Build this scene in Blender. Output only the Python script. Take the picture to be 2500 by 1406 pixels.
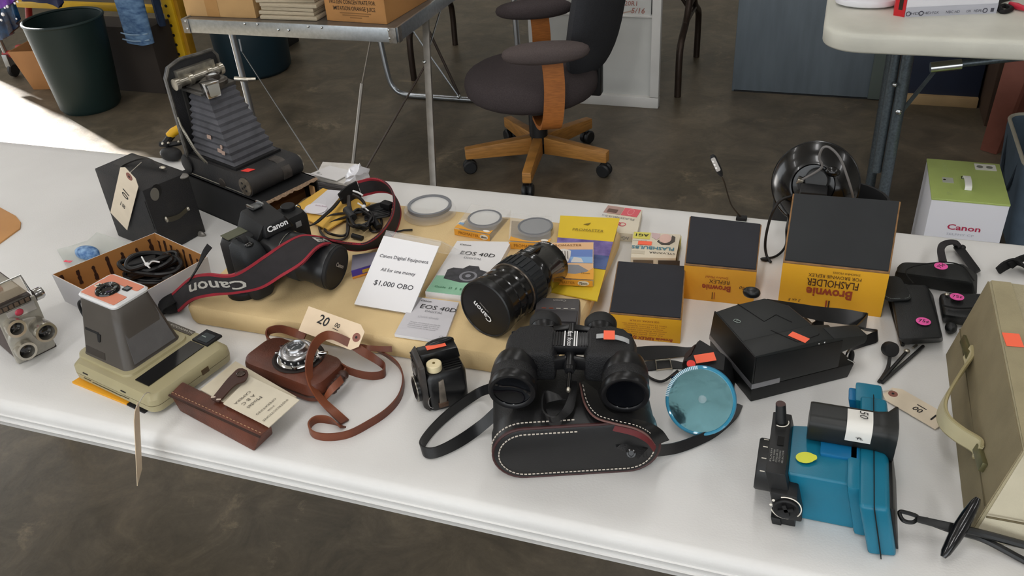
import bpy, bmesh, math, random
from mathutils import Vector as V, Matrix as M
random.seed(7)
PI = math.pi
for o in list(bpy.data.objects):
    bpy.data.objects.remove(o)
SC = bpy.context.scene
COL = SC.collection

# ------------------------------------------------------------------ camera
CR = M(((0.946321, 0.127635, -0.296962), (0.317922, -0.533351, 0.783877), (-0.058334, -0.836209, -0.545299)))
EYE = V((0, 0, 1.49578))
FPX = 2150.0
cam = bpy.data.cameras.new('camera')
cam.sensor_width = 36.0
cam.lens = FPX / 2500 * 36
cam.clip_start = 0.02
cam_o = bpy.data.objects.new('camera', cam)
COL.objects.link(cam_o)
cx_, cy_, cz_ = (CR @ V((1, 0, 0))), (CR @ V((0, -1, 0))), (CR @ V((0, 0, -1)))
cam_o.matrix_world = M(((cx_.x, cy_.x, cz_.x, EYE.x), (cx_.y, cy_.y, cz_.y, EYE.y),
                        (cx_.z, cy_.z, cz_.z, EYE.z), (0, 0, 0, 1)))
SC.camera = cam_o

# ------------------------------------------------------------------ light
SC.view_settings.view_transform = 'Standard'
SC.view_settings.look = 'None'
SC.view_settings.exposure = 0.12
SC.view_settings.gamma = 1.0
SC.view_settings.use_curve_mapping = False
world = bpy.data.worlds.new('world')
SC.world = world
world.use_nodes = True
wn = world.node_tree
bgn = wn.nodes['Background']
bgn.inputs[0].default_value = (0.93, 0.97, 1.0, 1)
bgn.inputs[1].default_value = 2.4

def area(name, loc, size, power, rot=(0, 0, 0), col=(1, 1, 1)):
    l = bpy.data.lights.new(name, 'AREA')
    l.shape = 'RECTANGLE'
    l.size, l.size_y = size
    l.energy = power
    l.color = col
    o = bpy.data.objects.new(name, l)
    o.location = loc
    o.rotation_euler = rot
    COL.objects.link(o)
    return o

sun = bpy.data.lights.new('sun', 'SUN')
sun.energy = 30.0
sun.angle = math.radians(3.0)
sun.color = (1.0, 0.98, 0.95)
sun_o = bpy.data.objects.new('sun', sun)
sun_o.rotation_euler = V((-0.72, 0.32, 0.55)).to_track_quat('Z', 'Y').to_euler()
COL.objects.link(sun_o)
CEIL = 3.6
TUBES_AND_FILL = [(-3.2, 2.6), (-3.2, 0.4), (-0.4, 2.8), (-0.4, 0.2), (2.4, 2.6), (2.4, 0.4), (-0.4, 5.2), (-3.2, 5.0), (-2.6, -2.0), (-0.4, -2.0), (1.8, -2.0)]  # front-row lamps at the end are added fill for under-table floor and box fronts
for i_, (x_, y_) in enumerate(TUBES_AND_FILL):
    area('tube_and_fill_light', (x_, y_, CEIL - 0.14), (0.22, 1.5), 24 if y_ < 0 else 13 if y_ < 1 else 9, (0, 0, 0), (1.0, 0.985, 0.975))

# ------------------------------------------------------------------ measuring helpers
def ray(px, py):
    return CR @ V((px - 1250, py - 703, FPX))
def Z(px, py, z):
    r = ray(px, py)
    return EYE + r * ((z - EYE.z) / r.z)
TT = 0.74
def T(px, py, h=0.0):          # a point h above the near table top
    return Z(px, py, TT + h)
def G(px, py, h=0.0):          # a point h above the floor
    return Z(px, py, h)
def Y(px, py, y):              # a point at depth y
    r = ray(px, py)
    return EYE + r * (y / r.y)

# ------------------------------------------------------------------ materials
def lin(h):
    h = h.lstrip('#')
    c = [int(h[i:i + 2], 16) / 255 for i in (0, 2, 4)]
    return tuple(x / 12.92 if x <= .04045 else ((x + .055) / 1.055) ** 2.4 for x in c) + (1,)
MATS = {}
def mat(name, hexc, rough=0.5, metal=0.0, var=0.0, vs=30.0, bump=0.0, bs=200.0, spec=0.5, hex2=None, coat=0.0, trans=0.0, alpha=1.0, aniso=None, lo=0.35, hi=0.65, ior=1.45):
    if name in MATS:
        return MATS[name]
    m = bpy.data.materials.new(name)
    m.use_nodes = True
    nt = m.node_tree
    p = nt.nodes['Principled BSDF']
    p.inputs['Base Color'].default_value = lin(hexc)
    p.inputs['Roughness'].default_value = rough
    p.inputs['Metallic'].default_value = metal
    p.inputs['Specular IOR Level'].default_value = spec
    p.inputs['Coat Weight'].default_value = coat
    p.inputs['Transmission Weight'].default_value = trans
    p.inputs['IOR'].default_value = ior
    p.inputs['Alpha'].default_value = alpha
    tc = None
    if var > 0 or hex2 or bump > 0:
        tc = nt.nodes.new('ShaderNodeTexCoord')
    if var > 0 or hex2:
        n = nt.nodes.new('ShaderNodeTexNoise')
        n.inputs['Scale'].default_value = vs
        n.inputs['Detail'].default_value = 5
        if aniso:
            mp = nt.nodes.new('ShaderNodeMapping')
            mp.inputs['Scale'].default_value = aniso
            nt.links.new(tc.outputs['Object'], mp.inputs[0])
            nt.links.new(mp.outputs[0], n.inputs['Vector'])
        else:
            nt.links.new(tc.outputs['Object'], n.inputs['Vector'])
        r = nt.nodes.new('ShaderNodeValToRGB')
        r.color_ramp.elements[0].position = lo
        r.color_ramp.elements[1].position = hi
        c = lin(hexc)
        if hex2:
            r.color_ramp.elements[0].color = c
            r.color_ramp.elements[1].color = lin(hex2)
        else:
            r.color_ramp.elements[0].color = tuple(max(0, x * (1 - var)) for x in c[:3]) + (1,)
            r.color_ramp.elements[1].color = tuple(min(1, x * (1 + var)) for x in c[:3]) + (1,)
        nt.links.new(n.outputs['Fac'], r.inputs[0])
        nt.links.new(r.outputs[0], p.inputs['Base Color'])
    if bump > 0:
        n2 = nt.nodes.new('ShaderNodeTexNoise')
        n2.inputs['Scale'].default_value = bs
        n2.inputs['Detail'].default_value = 3
        nt.links.new(tc.outputs['Object'], n2.inputs['Vector'])
        b = nt.nodes.new('ShaderNodeBump')
        b.inputs['Strength'].default_value = bump
        b.inputs['Distance'].default_value = 0.002
        nt.links.new(n2.outputs['Fac'], b.inputs['Height'])
        nt.links.new(b.outputs[0], p.inputs['Normal'])
    MATS[name] = m
    return m

# ------------------------------------------------------------------ scene tree
MW = {}
def thing(name, label, cat, loc=(0, 0, 0), rz=0.0, group=None, mtx=None):
    o = bpy.data.objects.new(name, None)
    o.empty_display_size = 0.03
    COL.objects.link(o)
    mm = mtx.copy() if mtx is not None else M.Translation(V(loc)) @ M.Rotation(rz, 4, 'Z')
    o.matrix_world = mm
    MW[o.name] = mm
    tag(o, label, cat, group)
    return o
def tag(o, label, cat, group=None):
    o['label'] = label
    o['category'] = cat
    if group:
        o['group'] = group
    return o
def obj(name, bm, m, parent=None, world=True, sharp=40, bevel=0.0, seg=2, label=None, kind=None):
    """link a bmesh as ONE mesh object; world=True means its vertices are in world space"""
    if bevel > 0:
        bmesh.ops.remove_doubles(bm, verts=bm.verts, dist=1e-6)
        es = [e for e in bm.edges if len(e.link_faces) == 2 and e.calc_face_angle(0) > math.radians(25)]
        bmesh.ops.bevel(bm, geom=es, offset=bevel, segments=seg, affect='EDGES', profile=0.6, clamp_overlap=True)
    base = None
    if parent is not None:
        base = MW[parent.name]
        if world:
            bmesh.ops.transform(bm, matrix=base.inverted(), verts=bm.verts)
    elif world:
        # origin of a one-mesh thing goes to the bottom centre of its bounds
        xs = [v.co for v in bm.verts]
        mn = V([min(c[i] for c in xs) for i in range(3)])
        mx = V([max(c[i] for c in xs) for i in range(3)])
        base = M.Translation(V(((mn.x + mx.x) / 2, (mn.y + mx.y) / 2, mn.z)))
        bmesh.ops.transform(bm, matrix=base.inverted(), verts=bm.verts)
    bmesh.ops.recalc_face_normals(bm, faces=bm.faces)
    me = bpy.data.meshes.new(name)
    bm.to_mesh(me)
    bm.free()
    for p in me.polygons:
        p.use_smooth = True
    me.set_sharp_from_angle(angle=math.radians(sharp))
    me.materials.append(m)
    o = bpy.data.objects.new(name, me)
    COL.objects.link(o)
    if parent is not None:
        o.parent = parent
        MW[o.name] = base
    else:
        o.matrix_world = base if base else M()
        MW[o.name] = o.matrix_world.copy()
    if label:
        o['label'] = label
    if kind:
        o['kind'] = kind
    return o
def struct(name, bm, m, bevel=0.0, parent=None):
    o = obj(name, bm, m, parent, bevel=bevel)
    if parent is None:
        o['kind'] = 'structure'
    return o
def nb():
    return bmesh.new()

# ------------------------------------------------------------------ shapes
def hexa(bm, p):
    """eight corners: bottom 4 in order, top 4 in the same order"""
    vs = [bm.verts.new(V(q)) for q in p]
    for f in ((3, 2, 1, 0), (4, 5, 6, 7), (0, 1, 5, 4), (1, 2, 6, 5), (2, 3, 7, 6), (3, 0, 4, 7)):
        bm.faces.new([vs[i] for i in f])
    return bm
def box(bm, c, s, mtx=None):
    c, s = V(c), V(s) / 2
    p = [V((c.x + sx * s.x, c.y + sy * s.y, c.z + sz * s.z)) for sz in (-1, 1) for sx, sy in ((-1, -1), (1, -1), (1, 1), (-1, 1))]
    if mtx is not None:
        p = [mtx @ q for q in p]
    return hexa(bm, p)
def bx(c, s, mtx=None):
    return box(nb(), c, s, mtx)
def frustum(bm, c0, s0, c1, s1, mtx=None):
    p = []
    for c, s in ((c0, s0), (c1, s1)):
        for sx, sy in ((-1, -1), (1, -1), (1, 1), (-1, 1)):
            p.append(V((c[0] + sx * s[0] / 2, c[1] + sy * s[1] / 2, c[2])))
    if mtx is not None:
        p = [mtx @ q for q in p]
    return hexa(bm, p)
def prism(bm, pts, ext):
    """polygon pts (3D) swept along vector ext"""
    ext = V(ext)
    a = [bm.verts.new(V(p)) for p in pts]
    b = [bm.verts.new(V(p) + ext) for p in pts]
    bm.faces.new(a[::-1])
    bm.faces.new(b)
    n = len(a)
    for i in range(n):
        bm.faces.new((a[i], a[(i + 1) % n], b[(i + 1) % n], b[i]))
    return bm
def lathe(bm, prof, seg=32, mtx=None, cap=True):
    """prof: (r, z) pairs about local z"""
    mtx = mtx or M()
    rings = []
    for r, z in prof:
        if r < 1e-6:
            rings.append([bm.verts.new(mtx @ V((0, 0, z)))])
        else:
            rings.append([bm.verts.new(mtx @ V((r * math.cos(2 * PI * i / seg), r * math.sin(2 * PI * i / seg), z))) for i in range(seg)])
    for a, b in zip(rings, rings[1:]):
        for i in range(seg):
            j = (i + 1) % seg
            if len(a) == 1 and len(b) == 1:
                continue
            if len(a) == 1:
                bm.faces.new((a[0], b[j], b[i]))
            elif len(b) == 1:
                bm.faces.new((a[i], a[j], b[0]))
            else:
                bm.faces.new((a[i], a[j], b[j], b[i]))
    if cap:
        for r_ in (rings[0], rings[-1]):
            if len(r_) > 2:
                bm.faces.new(r_)
    return bm
def smooth_path(pts, n=6, closed=False):
    pts = [V(p) for p in pts]
    if len(pts) < 3:
        return pts
    out = []
    N = len(pts)
    rng = range(N if closed else N - 1)
    for i in rng:
        p1, p2 = pts[i], pts[(i + 1) % N]
        p0 = pts[(i - 1) % N] if closed or i > 0 else p1 * 2 - p2
        p3 = pts[(i + 2) % N] if closed or i + 2 < N else p2 * 2 - p1
        for k in range(n):
            t = k / n
            out.append(0.5 * ((2 * p1) + (p2 - p0) * t + (2 * p0 - 5 * p1 + 4 * p2 - p3) * t * t + (3 * p1 - p0 - 3 * p2 + p3) * t ** 3))
    if not closed:
        out.append(pts[-1])
    return out
def tube(bm, pts, r, seg=8, smooth=0, closed=False):
    pts = smooth_path(pts, smooth, closed) if smooth else [V(p) for p in pts]
    N = len(pts)
    up = V((0, 0, 1))
    rings = []
    prev = None
    for i, p in enumerate(pts):
        if closed:
            t = pts[(i + 1) % N] - pts[i - 1]
        else:
            t = pts[min(i + 1, N - 1)] - pts[max(i - 1, 0)]
        t = t.normalized() if t.length > 1e-9 else V((0, 0, 1))
        if prev is None:
            a = t.cross(up)
            if a.length < 0.05:
                a = t.cross(V((1, 0, 0)))
        else:
            a = prev - t * prev.dot(t)
            if a.length < 1e-6:
                a = t.cross(up)
        a.normalize()
        prev = a
        b = t.cross(a)
        rr = r[i] if isinstance(r, (list, tuple)) else r
        rings.append([bm.verts.new(p + (a * math.cos(2 * PI * k / seg) + b * math.sin(2 * PI * k / seg)) * rr) for k in range(seg)])
    pairs = list(zip(rings, rings[1:]))
    if closed:
        pairs.append((rings[-1], rings[0]))
    for a, b in pairs:
        for k in range(seg):
            bm.faces.new((a[k], a[(k + 1) % seg], b[(k + 1) % seg], b[k]))
    if not closed:
        bm.faces.new(rings[0][::-1])
        bm.faces.new(rings[-1])
    return bm
def ribbon(bm, edge, thick=0.002, smooth=6, closed=False):
    """edge: list of (pointA, pointB): the two long borders of a strap"""
    A = smooth_path([e[0] for e in edge], smooth, closed)
    B = smooth_path([e[1] for e in edge], smooth, closed)
    N = len(A)
    rows = []
    for i in range(N):
        t = (A[(i + 1) % N] - A[i - 1]) if closed else (A[min(i + 1, N - 1)] - A[max(i - 1, 0)])
        w = B[i] - A[i]
        n = t.cross(w)
        n = n.normalized() * thick / 2 if n.length > 1e-12 else V((0, 0, thick / 2))
        rows.append([bm.verts.new(q) for q in (A[i] + n, B[i] + n, B[i] - n, A[i] - n)])
    pairs = list(zip(rows, rows[1:]))
    if closed:
        pairs.append((rows[-1], rows[0]))
    for a, b in pairs:
        for k in range(4):
            bm.faces.new((a[k], a[(k + 1) % 4], b[(k + 1) % 4], b[k]))
    if not closed:
        bm.faces.new(rows[0][::-1])
        bm.faces.new(rows[-1])
    return bm
def strap(bm, pts, width, thick=0.002, smooth=6, up=None, closed=False):
    """centre line pts, each (V, width-direction) or V with a common width direction up"""
    e = []
    for p in pts:
        if isinstance(p, tuple) and len(p) == 2 and isinstance(p[0], V):
            c, w = p[0], V(p[1]).normalized()
        else:
            c, w = V(p), V(up).normalized()
        e.append((c - w * width / 2, c + w * width / 2))
    return ribbon(bm, e, thick, smooth, closed)
def ellipsoid(bm, c, s, mtx=None, u=20, v=12, pw=1.0):
    mm = (mtx or M()) @ M.Translation(V(c)) @ M.Diagonal((s[0], s[1], s[2], 1))
    prof = []
    for i in range(v + 1):
        a = -PI / 2 + PI * i / v
        r, z = math.cos(a), math.sin(a)
        r = abs(r) ** pw
        z = math.copysign(abs(z) ** pw, z)
        prof.append((r if 0 < i < v else 0, z))
    return lathe(bm, prof, u, mm)
def frame(o, x, y):
    """matrix with origin o, x axis towards point x and y axis near point y"""
    o, x, y = V(o), V(x), V(y)
    ex = (x - o).normalized()
    ey = (y - o)
    ey = (ey - ex * ey.dot(ex)).normalized()
    ez = ex.cross(ey)
    return M(((ex.x, ey.x, ez.x, o.x), (ex.y, ey.y, ez.y, o.y), (ex.z, ey.z, ez.z, o.z), (0, 0, 0, 1)))
def rrect(w, h, r, n=4, cx=0, cy=0):
    pts = []
    for qx, qy, a0 in ((1, 1, 0), (-1, 1, 90), (-1, -1, 180), (1, -1, 270)):
        for k in range(n + 1):
            a = math.radians(a0 + 90 * k / n)
            pts.append((cx + qx * (w / 2 - r) + r * math.cos(a), cy + qy * (h / 2 - r) + r * math.sin(a)))
    return pts
def plate(bm, mtx, pts, t=0.0006, z0=0.0):
    """thin solid in the plane of mtx"""
    return prism(bm, [mtx @ V((p[0], p[1], z0)) for p in pts], (mtx.to_3x3() @ V((0, 0, t))))
def rect(x0, y0, x1, y1):
    return [(x0, y0), (x1, y0), (x1, y1), (x0, y1)]
def disc(r, n=24, cx=0, cy=0, ry=None):
    ry = ry or r
    return [(cx + r * math.cos(2 * PI * i / n), cy + ry * math.sin(2 * PI * i / n)) for i in range(n)]
def decal(parent, name, mtx, pts, m, t=0.0005, z0=0.0002, label=None):
    return obj(name, plate(nb(), mtx, pts, t, z0), m, parent, label=label)
def text(parent, s, mtx, height, m, w=None, align='CENTER', shear=0.0, bold=0.0, name='lettering', ext=0.0002, sx=1.0, space=1.0):
    """flat print: letters standing on the plane of mtx, x to the right; height = cap height"""
    c = bpy.data.curves.new('txt', 'FONT')
    c.body = s
    c.align_x = align
    c.align_y = 'CENTER'
    c.size = 1.0
    c.shear = shear
    c.offset = bold
    c.space_line = space
    c.extrude = 0.0
    c.resolution_u = 2
    t = bpy.data.objects.new('txt', c)
    COL.objects.link(t)
    dg = bpy.context.evaluated_depsgraph_get()
    me = bpy.data.meshes.new_from_object(t.evaluated_get(dg))
    bpy.data.objects.remove(t)
    bpy.data.curves.remove(c)
    bm = nb()
    bm.from_mesh(me)
    bpy.data.meshes.remove(me)
    k = height / 0.72
    xs = [v.co.x for v in bm.verts]
    kx = k * sx
    if w and xs:
        kx = w / (max(xs) - min(xs))
    bmesh.ops.transform(bm, matrix=mtx @ M.Translation((0, 0, 0.0009)) @ M.Diagonal((kx, k, 1, 1)), verts=bm.verts)
    return obj(name, bm, m, parent)

# ================================================================== SETTING
def floor_mat():
    m = bpy.data.materials.new('stained_concrete')
    m.use_nodes = True
    nt = m.node_tree
    N, L = nt.nodes.new, nt.links.new
    p = nt.nodes['Principled BSDF']
    tc = N('ShaderNodeTexCoord')
    def noise(sc, det, rough=0.6, dist=0.0):
        n = N('ShaderNodeTexNoise')
        n.inputs['Scale'].default_value = sc
        n.inputs['Detail'].default_value = det
        n.inputs['Roughness'].default_value = rough
        n.inputs['Distortion'].default_value = dist
        L(tc.outputs['Object'], n.inputs['Vector'])
        return n
    def ramp(src, stops):
        r = N('ShaderNodeValToRGB')
        while len(r.color_ramp.elements) < len(stops):
            r.color_ramp.elements.new(0.5)
        for e, (pos, c) in zip(r.color_ramp.elements, stops):
            e.position = pos
            e.color = lin(c)
        L(src.outputs['Fac'], r.inputs[0])
        return r
    def mix(a, b, f, mode='MIX'):
        x = N('ShaderNodeMix')
        x.data_type = 'RGBA'
        x.blend_type = mode
        if isinstance(f, float):
            x.inputs[0].default_value = f
        else:
            L(f, x.inputs[0])
        L(a, x.inputs[6])
        L(b, x.inputs[7])
        return x.outputs[2]
    big = ramp(noise(1.6, 8, 0.65, 0.4), [(0.30, '#544d3f'), (0.48, '#6c6252'), (0.62, '#807463'), (0.78, '#988b78')])
    mid = ramp(noise(7, 9, 0.7, 0.8), [(0.36, '#3f3a30'), (0.52, '#6a6050'), (0.70, '#92846e')])
    col = mix(big.outputs[0], mid.outputs[0], 0.5)
    fine = ramp(noise(90, 6, 0.7), [(0.35, '#747474'), (0.65, '#8c8c8c')])
    col = mix(col, fine.outputs[0], 0.5, 'OVERLAY')
    pale = ramp(noise(4.5, 10, 0.72, 0.5), [(0.60, '#000000'), (0.70, '#ffffff')])
    b = N('ShaderNodeRGB')
    b.outputs[0].default_value = lin('#9c8c73')
    f = N('ShaderNodeMath')
    f.operation = 'MULTIPLY'
    f.inputs[1].default_value = 0.55
    L(pale.outputs[0], f.inputs[0])
    col = mix(col, b.outputs[0], f.outputs[0])
    L(col, p.inputs['Base Color'])
    rr = N('ShaderNodeMapRange')
    rr.inputs[3].default_value = 0.26
    rr.inputs[4].default_value = 0.48
    L(noise(5, 5).outputs['Fac'], rr.inputs[0])
    L(rr.outputs[0], p.inputs['Roughness'])
    p.inputs['Specular IOR Level'].default_value = 0.4
    bp = N('ShaderNodeBump')
    bp.inputs['Strength'].default_value = 0.12
    bp.inputs['Distance'].default_value = 0.004
    L(noise(60, 6).outputs['Fac'], bp.inputs['Height'])
    L(bp.outputs[0], p.inputs['Normal'])
    return m
XL, XR, YF, YB = -5.6, 5.4, -3.4, 7.4
struct('floor', bx((-0.1, 1.5, -0.05), (16, 14, 0.1)), floor_mat())
wall_m = mat('painted_block', '#c9c6bd', 0.8, var=0.05, vs=3, bump=0.2, bs=40)
struct('wall_back', bx(((XL + XR) / 2, YB + 0.1, CEIL / 2), (XR - XL + 0.4, 0.2, CEIL)), wall_m)
struct('wall_right', bx((XR + 0.1, (YF + YB) / 2, CEIL / 2), (0.2, YB - YF, CEIL)), wall_m)
DY0, DY1, DH = 1.0, 4.15, 2.75
bm = nb()
box(bm, (XL - 0.1, (YF + DY0) / 2, CEIL / 2), (0.2, DY0 - YF, CEIL))
box(bm, (XL - 0.1, (YB + DY1) / 2, CEIL / 2), (0.2, YB - DY1, CEIL))
box(bm, (XL - 0.1, (DY0 + DY1) / 2, (CEIL + DH) / 2), (0.2, DY1 - DY0, CEIL - DH))
struct('wall_left', bm, wall_m)
FX0, FX1, FH_ = -4.4, 3.8, 2.4
bm = nb()
box(bm, ((XL + FX0) / 2, YF - 0.1, CEIL / 2), (FX0 - XL, 0.2, CEIL))
box(bm, ((XR + FX1) / 2, YF - 0.1, CEIL / 2), (XR - FX1, 0.2, CEIL))
box(bm, ((FX0 + FX1) / 2, YF - 0.1, (CEIL + FH_) / 2), (FX1 - FX0, 0.2, CEIL - FH_))
struct('wall_front_added', bm, wall_m)  # unseen wall, added so its opening limits the sky light on the table
struct('ceiling', bx(((XL + XR) / 2, (YF + YB) / 2, CEIL + 0.06), (XR - XL + 0.4, YB - YF + 0.2, 0.12)), mat('white_ceiling', '#d8d6d0', 0.85, var=0.04, vs=2))

def ring_loft(bm, cx, cy, w, d, r, levels, n=6):
    """stack of rounded rectangles: (inset, z)"""
    rings = []
    for ins, z in levels:
        pts = rrect(w - 2 * ins, d - 2 * ins, max(0.004, r - ins), n, cx, cy)
        rings.append([bm.verts.new((p[0], p[1], z)) for p in pts])
    for a, b in zip(rings, rings[1:]):
        k = len(a)
        for i in range(k):
            bm.faces.new((a[i], a[(i + 1) % k], b[(i + 1) % k], b[i]))
    bm.faces.new(rings[0])
    bm.faces.new(rings[-1][::-1])
    return bm
white_pl = mat('white_plastic', '#dedddb', 0.38, var=0.03, vs=6, bump=0.10, bs=420)
worn_pl = mat('worn_white_plastic', '#d5d4c9', 0.45, var=0.06, vs=9, bump=0.15, bs=260)
grey_st = mat('grey_steel', '#5d666c', 0.38, 0.7, var=0.12, vs=60)
def plastic_table(label, x0, x1, y0, y1, z, rim, m, legs, lm, r=0.06):
    cx, cy = (x0 + x1) / 2, (y0 + y1) / 2
    t = thing('folding_table', label, 'table', (cx, cy, 0))
    w, d = x1 - x0, y1 - y0
    bm = nb()
    ring_loft(bm, cx, cy, w, d, r, [(0.03, z), (0.011, z), (0.005, z - 0.002), (0.0015, z - 0.007), (0.0, z - 0.013), (0.0005, z - 0.45 * rim), (-0.0015, z - 0.47 * rim),
                                    (0.0, z - 0.49 * rim), (0.0005, z - 0.70 * rim), (-0.002, z - 0.72 * rim), (0.0, z - 0.75 * rim), (0.003, z - rim), (0.02, z - rim), (0.03, z - 0.5 * rim)])
    obj('tabletop', bm, m, t, sharp=60)
    for lx in legs:
        s = 1 if lx > cx else -1
        for yy in (y0 + 0.10, y1 - 0.10):
            obj('leg', tube(nb(), [(lx, yy, z - 0.012), (lx, yy, 0.02), (lx, yy, 0.0)], 0.0145, 10), lm, t)
        obj('crossbar', tube(nb(), [(lx, y0 + 0.10, 0.30), (lx, y1 - 0.10, 0.30)], 0.011, 10), lm, t)
        obj('brace', tube(nb(), [(lx, cy, 0.30), (lx - s * 0.35, cy, z - 0.02)], 0.010, 10), lm, t)
    return t
plastic_table('long white plastic folding table covered with old cameras, in the foreground', -2.02, 0.62, 0.643, 1.403, TT, 0.045, white_pl, (-1.86, 0.50), grey_st)

# ---- second white table, upper right
tb2 = thing('folding_table', 'worn white plastic folding table on blue-grey legs at the upper right', 'table', (1.0, 2.84, 0))
bm = nb()
ring_loft(bm, 1.03, 2.84, 2.06, 0.78, 0.10, [(0.04, TT), (0.012, TT), (0.004, TT - 0.003), (0.0, TT - 0.012), (0.001, TT - 0.045), (0.004, TT - 0.05), (0.02, TT - 0.05), (0.03, TT - 0.02)], 8)
obj('tabletop', bm, worn_pl, tb2, sharp=60)
blue_st = mat('blue_grey_steel', '#5d666c', 0.4, 0.6, var=0.2, vs=160)
p0, p1 = Y(2226, 92, 2.60), Y(2168, 420, 2.60)
d_ = (p1 - p0) / (p0.z - p1.z)
lxa = V((p0.x - 0.0, 2.62, TT - 0.03))
lxb = V((p0.x + d_.x * 0.7, 2.62, 0.0))
obj('leg', tube(nb(), [lxa, lxb], 0.0165, 12), blue_st, tb2)
obj('leg', tube(nb(), [V((lxa.x - 0.012, 3.06, TT - 0.03)), V((lxb.x - 0.012, 3.06, 0.0))], 0.0165, 12), blue_st, tb2)
mid_ = lxa.lerp(lxb, 0.33)
obj('leg_sleeve', tube(nb(), [V((lxa.x - 0.030, 2.635, TT - 0.03)), V((lxa.x - 0.030, 2.635, TT - 0.03)).lerp(V((lxb.x - 0.030, 2.635, 0.0)), 0.62)], 0.014, 12), blue_st, tb2)
bs = nb()
ellipsoid(bs, mid_ + V((0, -0.018, 0)), (0.009, 0.006, 0.009), u=10, v=6)
obj('rivet', bs, mat('bright_steel', '#c9cdd0', 0.2, 1.0), tb2)
bs = nb()
ellipsoid(bs, lxa.lerp(lxb, 0.22) + V((-0.022, -0.014, 0)), (0.007, 0.006, 0.007), u=10, v=6)
obj('rivet', bs, MATS['bright_steel'], tb2)
bA = lxa.lerp(lxb, 0.33) + V((0.012, 0.0, 0))
bB = V(Y(2290, 163, 2.66))
bC = V((1.15, 2.76, TT - 0.03))
obj('brace', hexa(nb(), [bA + V((0, -.004, -.011)), bB + V((0, -.004, -.011)), bB + V((0, .004, -.011)), bA + V((0, .004, -.011)),
                         bA + V((0, -.004, .011)), bB + V((0, -.004, .011)), bB + V((0, .004, .011)), bA + V((0, .004, .011))]), grey_st, tb2)
obj('brace', tube(nb(), [bB + V((-0.01, 0, 0)), bC], 0.0105, 10), blue_st, tb2)
dirb = (bC - bB).normalized()
obj('locking_collar', tube(nb(), [bB - dirb * 0.02, bB + dirb * 0.06], 0.015, 10), MATS['bright_steel'], tb2)
for yy in (2.62, 3.06):
    obj('leg', tube(nb(), [(1.82, yy, TT - 0.03), (1.86, yy, 0)], 0.0165, 10), blue_st, tb2)

# ---- brown table with wishbone legs (its top is above the frame)
brown_st = mat('brown_steel', '#3a2f28', 0.4, 0.5, var=0.1, vs=40)
t = thing('folding_table', 'dark brown folding table on bent wishbone legs behind the office chair', 'table', (-1.24, 4.1, 0))
ring = nb()
ring_loft(ring, -1.24, 4.20, 1.75, 0.52, 0.03, [(0.004, 0.76), (0, 0.755), (0, 0.73), (0.004, 0.725)])
obj('tabletop', ring, mat('brown_laminate', '#5a4233', 0.4, var=0.1, vs=12), t)
for lx in (-1.893, -0.586):
    s = 1 if lx > -1.2 else -1
    for yy, q in ((3.83, -1), (4.385, 1)):
        obj('leg', tube(nb(), [(lx, 4.11 + q * 0.05, 0.725), (lx, 4.11 + q * 0.05, 0.42), (lx, 4.11 + q * 0.11, 0.31), (lx, yy - q * 0.03, 0.24), (lx, yy, 0.17), (lx, yy, 0.0)], 0.0155, 10, 4), brown_st, t)
    obj('leg_plate', bx((lx, 4.11, 0.52), (0.022, 0.12, 0.36)), brown_st, t, bevel=0.004)
    obj('crossbar', tube(nb(), [(lx, 3.95, 0.29), (lx, 4.27, 0.29)], 0.011, 8), brown_st, t)
    obj('brace', tube(nb(), [(lx, 4.11, 0.30), (lx - s * 0.30, 4.11, 0.725)], 0.008, 8), brown_st, t)

# ---- table with silver U-frame
alu = mat('aluminium', '#b4babf', 0.32, 0.85, var=0.08, vs=90, bump=0.05, bs=150)
t = thing('folding_table', 'folding table on a silver U-shaped tube leg beyond the aluminium table', 'table', (-1.56, 3.85, 0))
tube_m = mat('silver_tube', '#a9adb2', 0.28, 0.9)
ring = nb()
ring_loft(ring, -1.62, 3.48, 0.78, 0.5, 0.02, [(0.004, 0.76), (0, 0.755), (0, 0.73), (0.004, 0.725)])
obj('tabletop', ring, mat('grey_laminate', '#8b8a86', 0.45), t)
yb_ = 3.60
obj('leg', tube(nb(), [(-1.955, yb_ + 0.02, 0.73), (-1.94, yb_ + 0.01, 0.40), (-1.915, yb_, 0.13), (-1.89, yb_, 0.045), (-1.83, yb_, 0.016), (-1.70, yb_, 0.013),
                      (-1.40, yb_, 0.013), (-1.30, yb_, 0.016), (-1.26, yb_, 0.045), (-1.255, yb_, 0.13), (-1.262, yb_, 0.40), (-1.27, yb_ + 0.01, 0.73)], 0.0125, 10, 4), tube_m, t)
pb = Y(1120, 236, yb_ - 0.01)
obj('brace', tube(nb(), [pb, Y(1037, 118, yb_ - 0.02), Y(985, 40, yb_ - 0.02)], 0.004, 6), tube_m, t)
obj('brace', tube(nb(), [pb + V((0, 0.01, 0)), Y(1040, 60, yb_), Y(1032, 20, yb_)], 0.006, 6), brown_st, t)
obj('bolt', ellipsoid(nb(), pb, (0.011, 0.012, 0.011), u=10, v=6), MATS['bright_steel'], t)
obj('leg', tube(nb(), [(-1.95, 3.28, 0.73), (-1.95, 3.28, 0.60)], 0.0125, 8), tube_m, t)

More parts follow.
